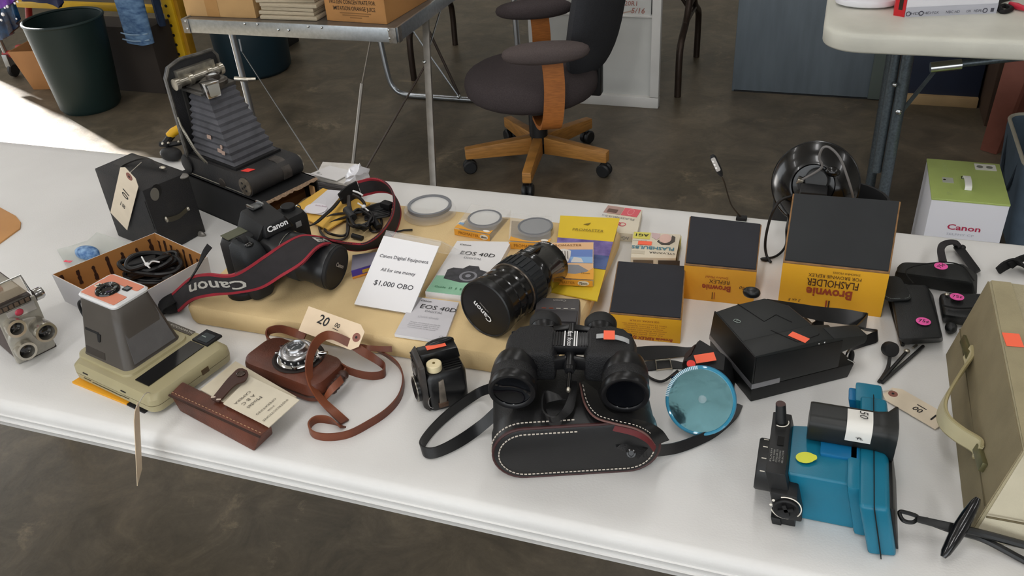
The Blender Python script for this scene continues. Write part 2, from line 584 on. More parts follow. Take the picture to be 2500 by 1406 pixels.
# ---- aluminium table with cartons
AT = 0.70
ax0, ax1, ay0, ay1 = -2.053, -1.258, 2.462, 3.20
t = thing('folding_table', 'riveted aluminium folding table carrying cartons and newspapers', 'table', ((ax0 + ax1) / 2, (ay0 + ay1) / 2, 0))
rail = 0.046
obj('tabletop', bx(((ax0 + ax1) / 2, (ay0 + ay1) / 2, AT - 0.010), (ax1 - ax0 - 0.012, ay1 - ay0 - 0.012, 0.012)), mat('dull_metal', '#77716a', 0.4, 0.5, var=0.1, vs=20), t)
for a, b in (((ax0, ay0), (ax1, ay0)), ((ax1, ay0), (ax1, ay1)), ((ax1, ay1), (ax0, ay1)), ((ax0, ay1), (ax0, ay0))):
    c = V(((a[0] + b[0]) / 2, (a[1] + b[1]) / 2, AT - rail / 2))
    if a[1] == b[1]:
        s = (ax1 - ax0, 0.008, rail)
    else:
        s = (0.008, ay1 - ay0 - 0.008, rail)
    obj('rail', bx(c, s), alu, t, bevel=0.0015)
for cx_c in (ax0, ax1):
    obj('corner_bracket', bx((cx_c + (0.012 if cx_c < -1.6 else -0.012), ay0 - 0.0055, AT - rail / 2), (0.026, 0.003, rail + 0.003)), mat('worn_aluminium', '#8f8c88', 0.4, 0.8, var=0.2, vs=80), t, bevel=0.001)
obj('corner_bracket', bx((ax1 + 0.0055, ay0 + 0.012, AT - rail / 2), (0.003, 0.026, rail + 0.003)), MATS['worn_aluminium'], t, bevel=0.001)
for (px, py) in ((453, 52), (458, 70), (597, 58), (628, 59), (679, 73), (704, 74), (752, 65), (785, 67), (948, 73), (951, 94)):
    q = Y(px, py, ay0 - 0.006)
    obj('rivet', ellipsoid(nb(), (q.x, ay0 - 0.006, min(AT - .006, max(AT - rail + .006, q.z))), (0.0045, 0.003, 0.0045), u=8, v=6), MATS['bright_steel'], t)
lg = mat('grey_leg_metal', '#8a857e', 0.42, 0.6, var=0.1, vs=30)
q0, q1 = Y(566, 82, ay0 + 0.06), Y(603, 230, ay0 + 0.06)
k_ = (q1 - q0) / (q0.z - q1.z)
f0 = q0 + k_ * (q0.z)
obj('leg', tube(nb(), [V((q0.x, q0.y, AT - 0.016)), q0, f0], 0.0115, 10), tube_m, t)
q0, q1 = Y(1031, 92, 2.74), Y(1053, 400, 2.60)
k_ = (q1 - q0) / (q0.z - q1.z)
f1 = q0 + k_ * q0.z
ft = V((-1.285, 2.75, AT - 0.016))
obj('leg', hexa(nb(), [f1 + V(c) for c in ((-.012, -.006, 0), (.012, -.006, 0), (.012, .006, 0), (-.012, .006, 0))] + [ft + V(c) for c in ((-.012, -.006, 0), (.012, -.006, 0), (.012, .006, 0), (-.012, .006, 0))]), lg, t, bevel=0.002)
def brace(a, b, r, m, ext=0.0):
    a, b = V(a), V(b)
    obj('brace', tube(nb(), [a, b + (b - a) * ext], r, 6), m, t)
brace(Y(590, 125, ay0 + 0.07), Y(772, 408, ay0 - 0.10), 0.0022, tube_m, 0.25)
brace(Y(584, 95, ay0 + 0.07), Y(590, 125, ay0 + 0.07), 0.003, tube_m)
brace(Y(906, 92, ay0 + 0.02), Y(884, 205, ay0 + 0.01), 0.003, lg)
brace(Y(884, 203, ay0 + 0.01), Y(861, 410, ay0 - 0.05), 0.0062, lg, 0.5)
brace(Y(1038, 160, 2.70), Y(895, 410, 2.50), 0.0032, brown_st, 0.35)
brace(Y(1037, 151, 2.70), Y(1075, 26, 2.95), 0.0032, tube_m)
obj('bolt', ellipsoid(nb(), Y(1037, 151, 2.69), (0.007, 0.008, 0.007), u=10, v=6), MATS['bright_steel'], t)

card = mat('cardboard', '#c09a68', 0.75, var=0.06, vs=14, bump=0.1, bs=120)
card_o = mat('orange_cardboard', '#b98650', 0.7, var=0.08, vs=12, bump=0.1, bs=120)
def carton(label, fl, fr, depth, h, m, z, name='cardboard_box', yaw=None):
    """fl, fr: front bottom corners (world)"""
    fl, fr = V(fl), V(fr)
    ex = (fr - fl).normalized()
    ey = V((-ex.y, ex.x, 0)) * depth
    p = [fl, fr, fr + ey, fl + ey]
    c = (fl + fr + ey) / 2
    c = (p[0] + p[2]) / 2
    t = thing(name, label, 'box', c)
    obj('carton', hexa(nb(), p + [q + V((0, 0, h)) for q in p]), m, t, bevel=0.002)
    return t, p
zz = AT - 0.0035
tA, pA = carton('plain tan carton with a brown tape strip at the left of the aluminium table', Z(456, 39, zz), Z(626, 45, zz), 0.26, 0.22, card, zz)
FA = frame(pA[0], pA[1], pA[0] + V((0, 0, 1)))
W_ = (pA[1] - pA[0]).length
decal(tA, 'tape_strip', FA @ M.Translation((0, 0, 0.0002)), rect(W_ * 0.31, 0.001, W_ * 0.49, 0.219), mat('brown_tape', '#b08552', 0.3, var=0.05, vs=20))
tB, pB = carton('orange-brown juice carton with black printing on the aluminium table', Z(799, 50, zz), Z(945, 60, zz), 0.30, 0.21, card_o, zz)
FB = frame(pB[0], pB[1], pB[0] + V((0, 0, 1)))
W_ = (pB[1] - pB[0]).length
ink = mat('black_ink', '#2a2118', 0.7)
fadeink = mat('faded_brown_ink', '#8a6238', 0.7)
text(tB, 'FROZEN CONCENTRATE FOR', FB @ M.Translation((W_ * 0.47, 0.063, 0)), 0.013, ink, w=W_ * 0.76, bold=0.006)
text(tB, 'IMITATION ORANGE JUICE', FB @ M.Translation((W_ * 0.49, 0.043, 0)), 0.013, ink, w=W_ * 0.70, bold=0.006)
for i_, (yy, ww) in enumerate(((0.027, 0.52), (0.020, 0.44), (0.013, 0.2))):
    decal(tB, 'small_print', FB, rect(W_ * (0.5 - ww / 2), yy, W_ * (0.5 + ww / 2), yy + 0.0035), fadeink)
FB2 = frame(pB[1], pB[2], pB[1] + V((0, 0, 1)))
text(tB, 'FROZEN CONCENTRATE', FB2 @ M.Translation((0.15, 0.085, 0)), 0.012, fadeink, w=0.16)
pap = mat('newsprint', '#b7aa93', 0.85, var=0.08, vs=60, aniso=(1, 1, 8))
ORD = ['lowest', 'second', 'third', 'fourth', 'fifth', 'sixth', 'seventh', 'eighth', 'ninth']
a_, b_ = Z(640, 46, zz), Z(776, 50, zz)
for i_ in range(9):
    j = [random.uniform(-.010, .010) for _ in range(6)]
    p = [V((a_.x + j[0], a_.y + j[1], 0)), V((b_.x + j[2], b_.y + j[3], 0)), V((b_.x + j[4], b_.y + 0.22, 0)), V((a_.x + j[5], a_.y + 0.22, 0))]
    z0 = AT - 0.003 + i_ * 0.0135
    o = obj('folded_newspaper', hexa(nb(), [q + V((0, 0, z0)) for q in p] + [q + V((0, 0, z0 + 0.0125)) for q in p]), pap, bevel=0.004)
    tag(o, ('lowest folded newspaper of the pile between the two cartons' if i_ == 0 else ORD[i_] + ' folded newspaper counted up from the bottom of the pile'), 'newspaper', 'newspapers piled between the cartons')

# ---- office chair
fab = mat('charcoal_fabric', '#4c4546', 0.95, var=0.12, vs=300, bump=0.5, bs=900, spec=0.15)
fab2 = mat('dark_grey_fabric', '#3d3e42', 0.95, var=0.12, vs=300, bump=0.5, bs=900, spec=0.15)
oak = mat('orange_wood', '#a8662e', 0.45, var=0.18, vs=12, aniso=(3, 3, 30))
oak2 = mat('honey_wood', '#a8763a', 0.45, var=0.18, vs=10, aniso=(2, 2, 20))
blk = mat('black_plastic', '#17181a', 0.42, var=0.1, vs=40)
HX, HY = -0.99, 3.02
ch = thing('office_chair', 'swivel chair with charcoal upholstery and a honey coloured wooden star base', 'chair', (HX, HY, 0))
FW = V((-0.93, -0.37, 0)).normalized()
SD = V((-FW.y, FW.x, 0))            # to the chair's left
CH = M(((FW.x, SD.x, 0, HX), (FW.y, SD.y, 0, HY), (0, 0, 1, 0), (0, 0, 0, 1)))
obj('seat', ellipsoid(nb(), (0.02, 0, 0.345), (0.25, 0.235, 0.078), CH, 28, 14, 0.72), fab, ch)
bkm = CH @ M.Translation((-0.235, 0, 0.60)) @ M.Rotation(math.radians(-32), 4, 'Z') @ M.Rotation(math.radians(-10), 4, 'Y')
bm = nb()
ellipsoid(bm, (0, 0, 0), (0.062, 0.21, 0.25), bkm, 24, 16, 0.68)
obj('backrest', bm, fab2, ch)
obj('back_bracket', bx((-0.795, 3.14, 0.345), (0.055, 0.05, 0.17)), blk, ch, bevel=0.008)
for s, m_ in ((1, mat('brown_grey_fabric', '#5d5453', 0.95, var=0.1, vs=300, bump=0.5, bs=900, spec=0.15)), (-1, fab)):
    pts = [(-0.04, s * 0.263, 0.51), (-0.045, s * 0.268, 0.42), (-0.04, s * 0.272, 0.33), (-0.03, s * 0.262, 0.27), (-0.02, s * 0.20, 0.245), (-0.01, s * 0.10, 0.24)]
    as_ = obj('arm_support', ribbon(nb(), [(CH @ V((p[0] - 0.036, p[1], p[2])), CH @ V((p[0] + 0.036, p[1], p[2]))) for p in pts], 0.014), oak, ch, sharp=50)
    obj('armrest', ellipsoid(nb(), (-0.02, s * 0.265, 0.535), (0.150, 0.055, 0.034), CH, 24, 10, 0.75), m_, as_)
obj('gas_column', lathe(nb(), [(0.03, 0.30), (0.034, 0.27), (0.036, 0.24), (0.035, 0.10), (0.026, 0.095), (0.026, 0.055)], 24, M.Translation((HX, HY, 0))), blk, ch)
for k in range(5):
    a = math.radians(128 + 72 * k + 6)
    mm = M.Translation((HX, HY, 0)) @ M.Rotation(a, 4, 'Z')
    ba = obj('base_arm', hexa(nb(), [mm @ V(p) for p in ((0.03, -.019, .058), (0.29, -.017, .062), (0.29, .017, .062), (0.03, .019, .058), (0.03, -.019, .128), (0.29, -.017, .105), (0.29, .017, .105), (0.03, .019, .128))]), oak2, ch, bevel=0.005)
    bm = nb()
    for s in (-1, 1):
        lathe(bm, [(0.0, -0.009), (0.022, -0.009), (0.027, -0.004), (0.027, 0.004), (0.022, 0.009), (0.0, 0.009)], 18, mm @ M.Translation((0.275, s * 0.012, 0.027)) @ M.Rotation(PI / 2, 4, 'X'))
    box(bm, (0.275, 0, 0.036), (0.02, 0.014, 0.03), mm)
    obj('caster', bm, blk, ba)

# ---- white framed panel and white carton
wp = mat('white_paint', '#cfcecb', 0.5, var=0.04, vs=8)
wpi = mat('off_white_board', '#bfc0bd', 0.6, var=0.05, vs=5)
yy = 3.69
x1 = G(1608, 262).x
x0 = x1 - 0.585
t = thing('framed_panel', 'white framed board with red handwriting standing behind the office chair', 'panel', ((x0 + x1) / 2, yy, 0))
obj('panel', bx(((x0 + x1) / 2, yy + 0.014, 0.45), (x1 - x0 - 0.04, 0.012, 0.88)), wpi, t)
for c, s in ((((x0 + x1) / 2, yy, 0.024), (x1 - x0, 0.035, 0.048)), (((x0 + x1) / 2, yy, 0.876), (x1 - x0, 0.035, 0.048)),
             ((x0 + 0.019, yy, 0.45), (0.038, 0.035, 0.80)), ((x1 - 0.019, yy, 0.45), (0.038, 0.035, 0.80))):
    obj('frame_bar', bx(c, s), wp, t, bevel=0.003)
zdiv = Y(1580, 41, yy).z
obj('divider', bx(((x0 + x1) / 2, yy + 0.004, zdiv), (x1 - x0 - 0.08, 0.010, 0.008)), wp, t, bevel=0.001)
obj('gasket', bx((x1 - 0.042, yy + 0.004, zdiv + 0.15), (0.006, 0.010, 0.28)), blk, t)
red_ink = mat('red_marker', '#9a5a4e', 0.7)
FP = frame((x0, yy + 0.0075, 0), (x1, yy + 0.0075, 0), (x0, yy + 0.0075, 1))
def on_panel(px, py):
    q = Y(px, py, yy)
    return FP @ M.Translation((q.x - x0, q.z, 0))
text(t, '20R1', on_panel(1540, 10), 0.020, red_ink, name='handwriting', shear=0.1)
text(t, '5/16', on_panel(1556, 28), 0.024, red_ink, name='handwriting', shear=0.2)
decal(t, 'smudge', on_panel(1528, 34), [(-.025, -.004), (.03, .01), (.032, .016), (-.02, .003)], mat('pink_smudge', '#a99488', 0.8))
x2 = x0 + 0.04
pl = Y(1319, 108, 3.95)
t = thing('carton', 'white carton with a printed glass symbol, left of the framed panel', 'box', (pl.x + 0.15, 4.10, 0))
obj('body', bx((pl.x + 0.13, 4.03, 0.35), (0.26, 0.15, 0.70)), mat('white_carton', '#cfd2d4', 0.6, var=0.03, vs=10), t, bevel=0.004)
FC = frame((pl.x, 3.95, 0), (pl.x + 1, 3.95, 0), (pl.x, 3.95, 1))
def on_c(px, py):
    q = Y(px, py, 3.95)
    return FC @ M.Translation((q.x - pl.x, q.z, 0))
text(t, '11', on_c(1328, 52), 0.028, ink, bold=0.02, name='marking')
bm = plate(nb(), on_c(1342, 47), disc(0.006, 16, 0, 0.003, 0.009), 0.0008, 0.0003)
plate(bm, on_c(1342, 47), rect(-.0012, -.017, .0012, -.004), 0.0008, 0.0003)
plate(bm, on_c(1342, 47), rect(-.005, -.019, .005, -.017), 0.0008, 0.0003)
obj('glass_symbol', bm, ink, t)
decal(t, 'seam', on_c(1343, 40), rect(-0.04, -.0015, 0.3, .0015), mat('grey_seam', '#a9adb0', 0.6))

# ---- grey cabinet, navy cabinet, boards, tote on the right
gm = mat('blue_grey_sheet_metal', '#68727a', 0.5, 0.25, var=0.10, vs=6, aniso=(4, 1, 0.6))
t = thing('metal_cabinet', 'blue-grey sheet metal cabinet standing behind the worn table', 'cabinet', (-0.02, 4.1, 0))
obj('body', bx((-0.02, 4.12, 0.37), (0.68, 0.36, 0.74)), gm, t, bevel=0.006)
obj('side_flange', bx((0.27, 3.937, 0.37), (0.10, 0.012, 0.73)), mat('grey_green_metal', '#5a635e', 0.5, 0.25, var=0.08, vs=5), t, bevel=0.002)
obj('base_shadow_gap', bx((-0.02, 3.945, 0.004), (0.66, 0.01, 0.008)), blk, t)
nv = mat('navy_panel', '#20283a', 0.5, var=0.15, vs=4)
t = thing('cabinet', 'dark navy cabinet on a pale wooden plinth under the worn table', 'cabinet', (0.52, 4.05, 0))
obj('body', bx((0.50, 4.08, 0.40), (0.30, 0.30, 0.72)), nv, t, bevel=0.004)
obj('plinth', bx((0.50, 4.07, 0.021), (0.30, 0.32, 0.042)), mat('pale_wood', '#a58a63', 0.6, var=0.1, vs=10), t, bevel=0.002)
br = mat('dark_brown_wood', '#4a382c', 0.6, var=0.12, vs=8, aniso=(4, 4, 1))
t = tag(obj('wooden_box', bx((0.735, 3.95, 0.36), (0.15, 0.46, 0.72)), br, bevel=0.004), 'tall dark brown wooden box right of the navy cabinet', 'box')
pk = mat('brick_red_paint', '#8d5547', 0.65, var=0.1, vs=12)
a0, a1 = G(2392, 366), G(2432, 378)
a2, a3 = Y(2468, 100, 3.46), Y(2540, 100, 3.46)
t = tag(obj('painted_board', hexa(nb(), [a0, a1, a1 + V((0.02, .03, 0)), a0 + V((0.02, .03, 0)), a2, a3, a3 + V((0.02, .03, 0)), a2 + V((0.02, .03, 0))]), pk, bevel=0.003), 'brick red painted board leaning under the worn table', 'board')
t = tag(obj('painted_board', bx((0.98, 3.64, 0.30), (0.62, 0.03, 0.60)), mat('dull_red_paint', '#7d4b40', 0.65, var=0.1, vs=10), bevel=0.003), 'wide dull red board standing behind the leaning brick red board', 'board')

# tote bag
tt = thing('storage_tote', 'blue-grey fabric tote with a pale rim at the right edge', 'tote', (0.78, 2.9, 0))
tm = mat('blue_grey_canvas', '#566675', 0.8, var=0.08, vs=20, bump=0.3, bs=500)
cx0, cy0 = 0.815, 2.88
bm = nb()
ring_loft(bm, cx0, cy0, 0.42, 0.44, 0.06, [(0.03, 0.0), (0.028, 0.004), (0.01, 0.15), (0.0, 0.27), (0.0, 0.30), (0.010, 0.30), (0.014, 0.27), (0.03, 0.03)])
obj('body', bm, tm, tt)
rim_ = rrect(0.412, 0.432, 0.056, 8, cx0, cy0)
obj('rim', tube(nb(), [V((p[0], p[1], 0.302)) for p in rim_], 0.006, 8, closed=True), mat('pale_piping', '#b9b4a4', 0.7), tt)
bm = nb()
tube(bm, [V((cx0 - 0.205, cy0 - 0.12, 0.28)), V((cx0 - 0.209, cy0 - 0.06, 0.16)), V((cx0 - 0.209, cy0 + 0.06, 0.16)), V((cx0 - 0.205, cy0 + 0.12, 0.28))], 0.005, 6, 6)
obj('seam_cord', bm, mat('dark_seam', '#2c3640', 0.8), tt)

# green and white carton
gq = [G(p[0], p[1], 0.30) for p in ((2275, 485), (2467, 506), (2450, 407), (2274, 390))]
ga, gb_ = gq[0], gq[1]
t = thing('carton', 'white carton with a lime green lid and white handle on the floor', 'box', (0.44, 2.55, 0))
y0, y1, x0, x1 = gq[0].y, gq[3].y, ga.x, gb_.x
obj('body', bx(((x0 + x1) / 2, (y0 + y1) / 2, 0.149), (x1 - x0, y1 - y0, 0.298)), mat('white_gloss_card', '#e3e3ea', 0.35), t, bevel=0.002)
obj('lid', bx(((x0 + x1) / 2, (y0 + y1) / 2, 0.300), (x1 - x0 + 0.002, y1 - y0 + 0.002, 0.006)), mat('lime_green_card', '#b0c270', 0.4, var=0.05, vs=10), t, bevel=0.001)
FG = frame((x0, y0 - 0.0002, 0), (x1, y0 - 0.0002, 0), (x0, y0 - 0.0002, 1))
text(t, 'Canon', FG @ M.Translation(((x1 - x0) * 0.50, 0.218, 0)), 0.017, mat('red_print', '#b52a4e', 0.5), w=0.085, bold=0.02)
text(t, 'SELPHY CP', FG @ M.Translation(((x1 - x0) * 0.47, 0.196, 0)), 0.007, mat('pale_grey_print', '#b9bac4', 0.5), w=0.07)
FGt = frame((x0, y0, 0.3030), (x1, y0, 0.3030), (x0, y1, 0.3030))
W_, D_ = x1 - x0, y1 - y0
decal(t, 'label_sheet', FGt, rect(W_ * .65, D_ * .80, W_ * .94, D_ * .96), mat('white_label', '#dcdcd4', 0.6))
for kx in (.72, .85):
    decal(t, 'label_print', FGt, disc(0.009, 14, W_ * kx, D_ * .88), mat('grey_print', '#77786f', 0.6), z0=0.0008)
decal(t, 'label_sheet', FGt, rect(W_ * .17, D_ * .40, W_ * .32, D_ * .53), mat('grey_label', '#b9bdb0', 0.5))
decal(t, 'label_print', FGt, disc(0.004, 10, W_ * .20, D_ * .47), ink, z0=0.0008)
text(t, 'SELPHY', FGt @ M.Translation((W_ * .24, D_ * .80, 0)) @ M.Rotation(PI / 2, 4, 'Z'), 0.012, mat('pale_green_print', '#b9c987', 0.5), w=0.06)
text(t, 'CP', FGt @ M.Translation((W_ * .24, D_ * .13, 0)) @ M.Rotation(PI / 2, 4, 'Z'), 0.012, MATS['pale_green_print'])
hx, hy = x0 + W_ * .49, y0 + D_ * .38
obj('handle', ribbon(nb(), [(V((hx - .009, hy + a, 0.302 + b)), V((hx + .009, hy + a, 0.302 + b))) for a, b in ((-.034, .002), (-.03, .012), (-.01, .016), (.02, .016), (.035, .012), (.042, .002))], 0.003), mat('white_handle', '#e9e9e6', 0.4), t)
obj('handle_slot', plate(nb(), FGt @ M.Translation((W_ * .49, D_ * .38, 0)), rect(-.011, .038, .011, .056), 0.0006, 0.0002), mat('dark_slot', '#39431e', 0.8), t)

# black bag on the floor behind the table
bm = nb()
cb = V((0.060, 1.74, 0))
bm = nb()
rings = [(0.0, 0.0), (0.09, 0.0), (0.10, 0.03), (0.114, 0.60), (0.116, 0.62), (0.110, 0.62), (0.09, 0.10), (0.0, 0.09)]
lathe(bm, rings, 28, M.Translation(cb) @ M.Diagonal((1.0, 0.8, 1, 1)))
tag(obj('black_bin', bm, mat('black_matte', '#121214', 0.6, var=0.2, vs=12)), 'round black bin on the floor behind the reflector', 'bin')

# ================================================================== LEFT BACKGROUND
def OP(px, py, o, n):          # the point of the plane (o, n) seen in that direction: used to read positions off a known plane
    r = ray(px, py)
    return EYE + r * ((V(o) - EYE).dot(V(n)) / r.dot(V(n)))
can_m = mat('dark_green_plastic', '#0c2221', 0.55, var=0.12, vs=5, bump=0.05, bs=300)
can2_m = mat('dark_teal_plastic', '#0e2630', 0.55, var=0.12, vs=5)
def trash_can(label, c, rb, rt, h, m):
    t = thing('trash_can', label, 'trash can', (c[0], c[1], 0))
    obj('body', lathe(nb(), [(0, 0.0), (rb * 0.9, 0.0), (rb, 0.02), (rb + (rt - rb) * 0.5, h * 0.5), (rt, h - 0.006), (rt - 0.006, h - 0.004), (rb - 0.008, 0.04), (0, 0.03)], 40, M.Translation((c[0], c[1], 0))), m, t, sharp=50)
    obj('rim', tube(nb(), [V((c[0] + (rt - 0.002) * math.cos(2 * PI * i / 40), c[1] + (rt - 0.002) * math.sin(2 * PI * i / 40), h - 0.004)) for i in range(40)], 0.007, 8, closed=True), m, t)
    return t
trash_can('large dark green trash can standing open at the far left', (-3.36, 3.22), 0.143, 0.178, 0.435, can_m)
trash_can('dark teal trash can standing under the aluminium table', (-2.81, 3.84), 0.185, 0.20, 0.46, can2_m)

dk = mat('dark_brown_card', '#2e2722', 0.85, var=0.1, vs=6)
tag(obj('cardboard_box', bx((-3.36, 3.515, 0.165), (0.56, 0.16, 0.33)), dk, bevel=0.004), 'dark brown box behind the green trash can', 'box')
tag(obj('black_cabinet', bx((-2.96, 4.22, 0.35), (0.26, 0.20, 0.70)), mat('black_panel', '#0e0f12', 0.5, var=0.1, vs=5), bevel=0.004), 'black cabinet behind the yellow rack post', 'cabinet')

# tan open bucket-like bin
tb = thing('tan_bin', 'tan open bin with a dark round emblem, half hidden by the green trash can', 'bin', (-3.78, 3.47, 0))
bm = nb()
b0 = [V((-3.86, 3.36, 0)), V((-3.68, 3.40, 0)), V((-3.72, 3.58, 0)), V((-3.90, 3.54, 0))]
t0 = [V((-3.92, 3.34, 0.205)), V((-3.66, 3.40, 0.205)), V((-3.71, 3.63, 0.205)), V((-3.97, 3.57, 0.205))]
vb = [bm.verts.new(p) for p in b0]; vt = [bm.verts.new(p) for p in t0]
cc = sum(t0, V()) / 4
vi = [bm.verts.new(p.lerp(V((cc.x, cc.y, 0.205)), 0.06)) for p in t0]
vj = [bm.verts.new(p.lerp(V((cc.x, cc.y, 0)), 0.10) + V((0, 0, 0.012))) for p in b0]
for a_, b_ in ((vb, vt), (vt, vi), (vi, vj)):
    for i in range(4):
        bm.faces.new((a_[i], a_[(i + 1) % 4], b_[(i + 1) % 4], b_[i]))
bm.faces.new(vb[::-1]); bm.faces.new(vj)
obj('body', bm, mat('tan_plastic', '#9a6a3c', 0.55, var=0.08, vs=8), tb, bevel=0.004)
fe = frame(b0[0].lerp(b0[1], 0.62) + V((0, -0.003, 0.0)), b0[1] + V((0, -0.003, 0.0)), t0[0].lerp(t0[1], 0.62) + V((0, -0.003, 0)))
bm = nb()
for i in range(20):
    a0, a1 = PI * (0.3 + 1.3 * i / 20), PI * (0.3 + 1.3 * (i + 1) / 20)
    plate(bm, fe @ M.Translation((0.02, 0.125, 0)), [(0.042 * math.cos(a0), 0.042 * math.sin(a0)), (0.042 * math.cos(a1), 0.042 * math.sin(a1)), (0.033 * math.cos(a1), 0.033 * math.sin(a1)), (0.033 * math.cos(a0), 0.033 * math.sin(a0))], 0.001, 0.0005)
obj('emblem', bm, mat('dark_brown_print', '#3a2715', 0.7), tb)

# red dolly with caster
rd = thing('dolly', 'red steel dolly leg on a black swivel caster at the far left', 'dolly', (-4.0, 3.56, 0))
redm = mat('red_paint', '#9c2b2c', 0.4, var=0.1, vs=10)
qa, qb = Y(10, 134, 3.52), Y(66, 126, 3.56)
obj('leg', tube(nb(), [qa, qb, qb + (qb - qa) * 1.2], 0.020, 10), redm, rd)
obj('upright', tube(nb(), [Y(74, 78, 3.75), Y(68, 0, 3.75), Y(66, -60, 3.75)], 0.018, 10), redm, rd)
obj('upright_foot', tube(nb(), [Y(74, 78, 3.75), V((Y(78, 90, 3.75).x, 3.75, 0.0))], 0.018, 10), mat('black_rubber', '#141414', 0.6), rd)
cs = Y(27, 160, 3.52)
obj('fork', bx((cs.x, 3.52, 0.09), (0.035, 0.045, 0.07)), mat('steel', '#8d9093', 0.3, 0.9), rd, bevel=0.004)
obj('wheel', lathe(nb(), [(0, -0.012), (0.03, -0.012), (0.036, -0.006), (0.036, 0.006), (0.03, 0.012), (0, 0.012)], 20, M.Translation((cs.x + 0.006, 3.52, 0.036)) @ M.Rotation(PI / 2, 4, 'Y')), MATS['black_rubber'], rd)
obj('stem', tube(nb(), [(cs.x - 0.005, 3.52, 0.12), (cs.x - 0.012, 3.52, 0.20)], 0.012, 8), MATS['steel'], rd)
qc = Y(50, 122, 3.55)
obj('collar', tube(nb(), [qc - (qb - qa).normalized() * 0.012, qc + (qb - qa).normalized() * 0.012], 0.030, 10), redm, rd)
obj('lever', tube(nb(), [Y(66, 66, 3.45), Y(84, 95, 3.45), Y(98, 130, 3.5)], 0.004, 6), MATS['black_rubber'], rd)
obj('lever_grip', ellipsoid(nb(), Y(63, 62, 3.45), (0.010, 0.008, 0.016), u=10, v=8), mat('white_grip', '#e6e6e6', 0.4), rd)

# yellow pallet rack
rk = thing('pallet_rack', 'yellow perforated rack post with a low yellow beam behind the jeans', 'rack', (-3.5, 3.66, 0))
ym = mat('yellow_paint', '#d3a81f', 0.45, var=0.08, vs=12)
px0, px1 = Y(386, 0, 3.60).x, Y(428, 0, 3.60).x
pc = (px0 + px1) / 2 - 0.012
obj('post', bx((pc, 3.64, 0.95), (0.062, 0.07, 1.9)), ym, rk, bevel=0.004)
obj('post_flange', bx((pc + 0.042, 3.645, 0.95), (0.022, 0.05, 1.9)), mat('ochre_paint', '#a87c1e', 0.5, var=0.1, vs=12), rk, bevel=0.003)
bm = nb()
for zz_ in [0.05 + 0.0485 * i for i in range(38)]:
    lathe(bm, [(0, -0.002), (0.0075, -0.002), (0.0075, 0.002), (0, 0.002)], 12, M.Translation((pc - 0.006, 3.6045, zz_)) @ M.Rotation(PI / 2, 4, 'X'))
o = obj('holes', bm, mat('black_hole', '#0c0a07', 0.9), rk)
zb = Y(320, 19, 3.66).z
obj('beam', bx((pc - 0.72, 3.66, zb), (1.38, 0.045, 0.032)), ym, rk, bevel=0.003)
obj('beam', bx((pc - 0.72, 3.66, 1.62), (1.38, 0.045, 0.06)), ym, rk, bevel=0.003)
obj('post', bx((pc - 1.44, 3.64, 0.95), (0.062, 0.07, 1.9)), ym, rk, bevel=0.004)

# hanging clothes
def drape(name, label, hem, y, top, m, amp=0.012, thick=0.014, parent=None, waves=5, part=None, narrow=1.0):
    """hem: list of (x, z) left to right; cloth rises to height top"""
    bm = nb()
    n, rows = 28, 14
    grid = []
    for face in (0, 1):
        g = []
        for j in range(rows + 1):
            row = []
            for i in range(n + 1):
                u = i / n
                s = u * (len(hem) - 1)
                k = min(int(s), len(hem) - 2)
                f = s - k
                x = hem[k][0] * (1 - f) + hem[k + 1][0] * f
                z = hem[k][1] * (1 - f) + hem[k + 1][1] * f
                v = j / rows
                xm = (hem[0][0] + hem[-1][0]) / 2
                x = xm + (x - xm) * (1 + (narrow - 1) * v)
                zz = z + (top - z) * v
                w = amp * (1 - 0.6 * v) * math.sin(u * waves * 2 * PI + 3 * v) + 0.4 * amp * math.sin(zz * 60 + u * 9)
                edge = math.sin(PI * u) ** 0.4
                row.append(bm.verts.new((x, y + w + (thick if face else -thick) * (0.15 + edge), zz)))
            g.append(row)
        grid.append(g)
    for face, g in enumerate(grid):
        for j in range(rows):
            for i in range(n):
                q = (g[j][i], g[j][i + 1], g[j + 1][i + 1], g[j + 1][i])
                bm.faces.new(q if face == 0 else q[::-1])
    A, B = grid
    for j in range(rows):
        bm.faces.new((A[j][0], A[j + 1][0], B[j + 1][0], B[j][0]))
        bm.faces.new((A[j][n], B[j][n], B[j + 1][n], A[j + 1][n]))
    for i in range(n):
        bm.faces.new((A[0][i], B[0][i], B[0][i + 1], A[0][i + 1]))
        bm.faces.new((A[rows][i], A[rows][i + 1], B[rows][i + 1], B[rows][i]))
    return bm
denim = mat('denim', '#2f4c73', 0.9, hex2='#6f8fb0', vs=22, aniso=(1, 1, 2.5), bump=0.4, bs=900, lo=0.30, hi=0.72)
yj = 3.40
j0, j1, j2, j3 = Y(312, 102, yj), Y(334, 106, yj), Y(356, 107, yj), Y(376, 105, yj)
jt = thing('jeans', 'blue jeans leg hanging beside the yellow post', 'trousers', (j1.x, yj, 0.2))
hem = [(j0.x, j0.z), (j1.x, j1.z), (j2.x, j2.z), (j3.x, j3.z)]
bm = drape('jeans', '', [(p[0] - 0.0, p[1]) for p in hem], yj, 1.6, denim, 0.006, 0.022, waves=1, narrow=1.5)
bmesh.ops.transform(bm, matrix=M.Translation((0, 0, 0)), verts=bm.verts)
obj('leg', bm, denim, jt)
bm = nb()
for k in range(2):
    zz = hem[0][1] + 0.022 + 0.030 * k
    tube(bm, [V((h_[0] + (0.0), yj - 0.027 - 0.004 * math.sin(i * 1.6), zz + (h_[1] - hem[0][1]))) for i, h_ in enumerate(hem)], 0.0035, 6, 4)
obj('hem_seam', bm, mat('pale_denim', '#7d95ad', 0.9, var=0.1, vs=60), jt)
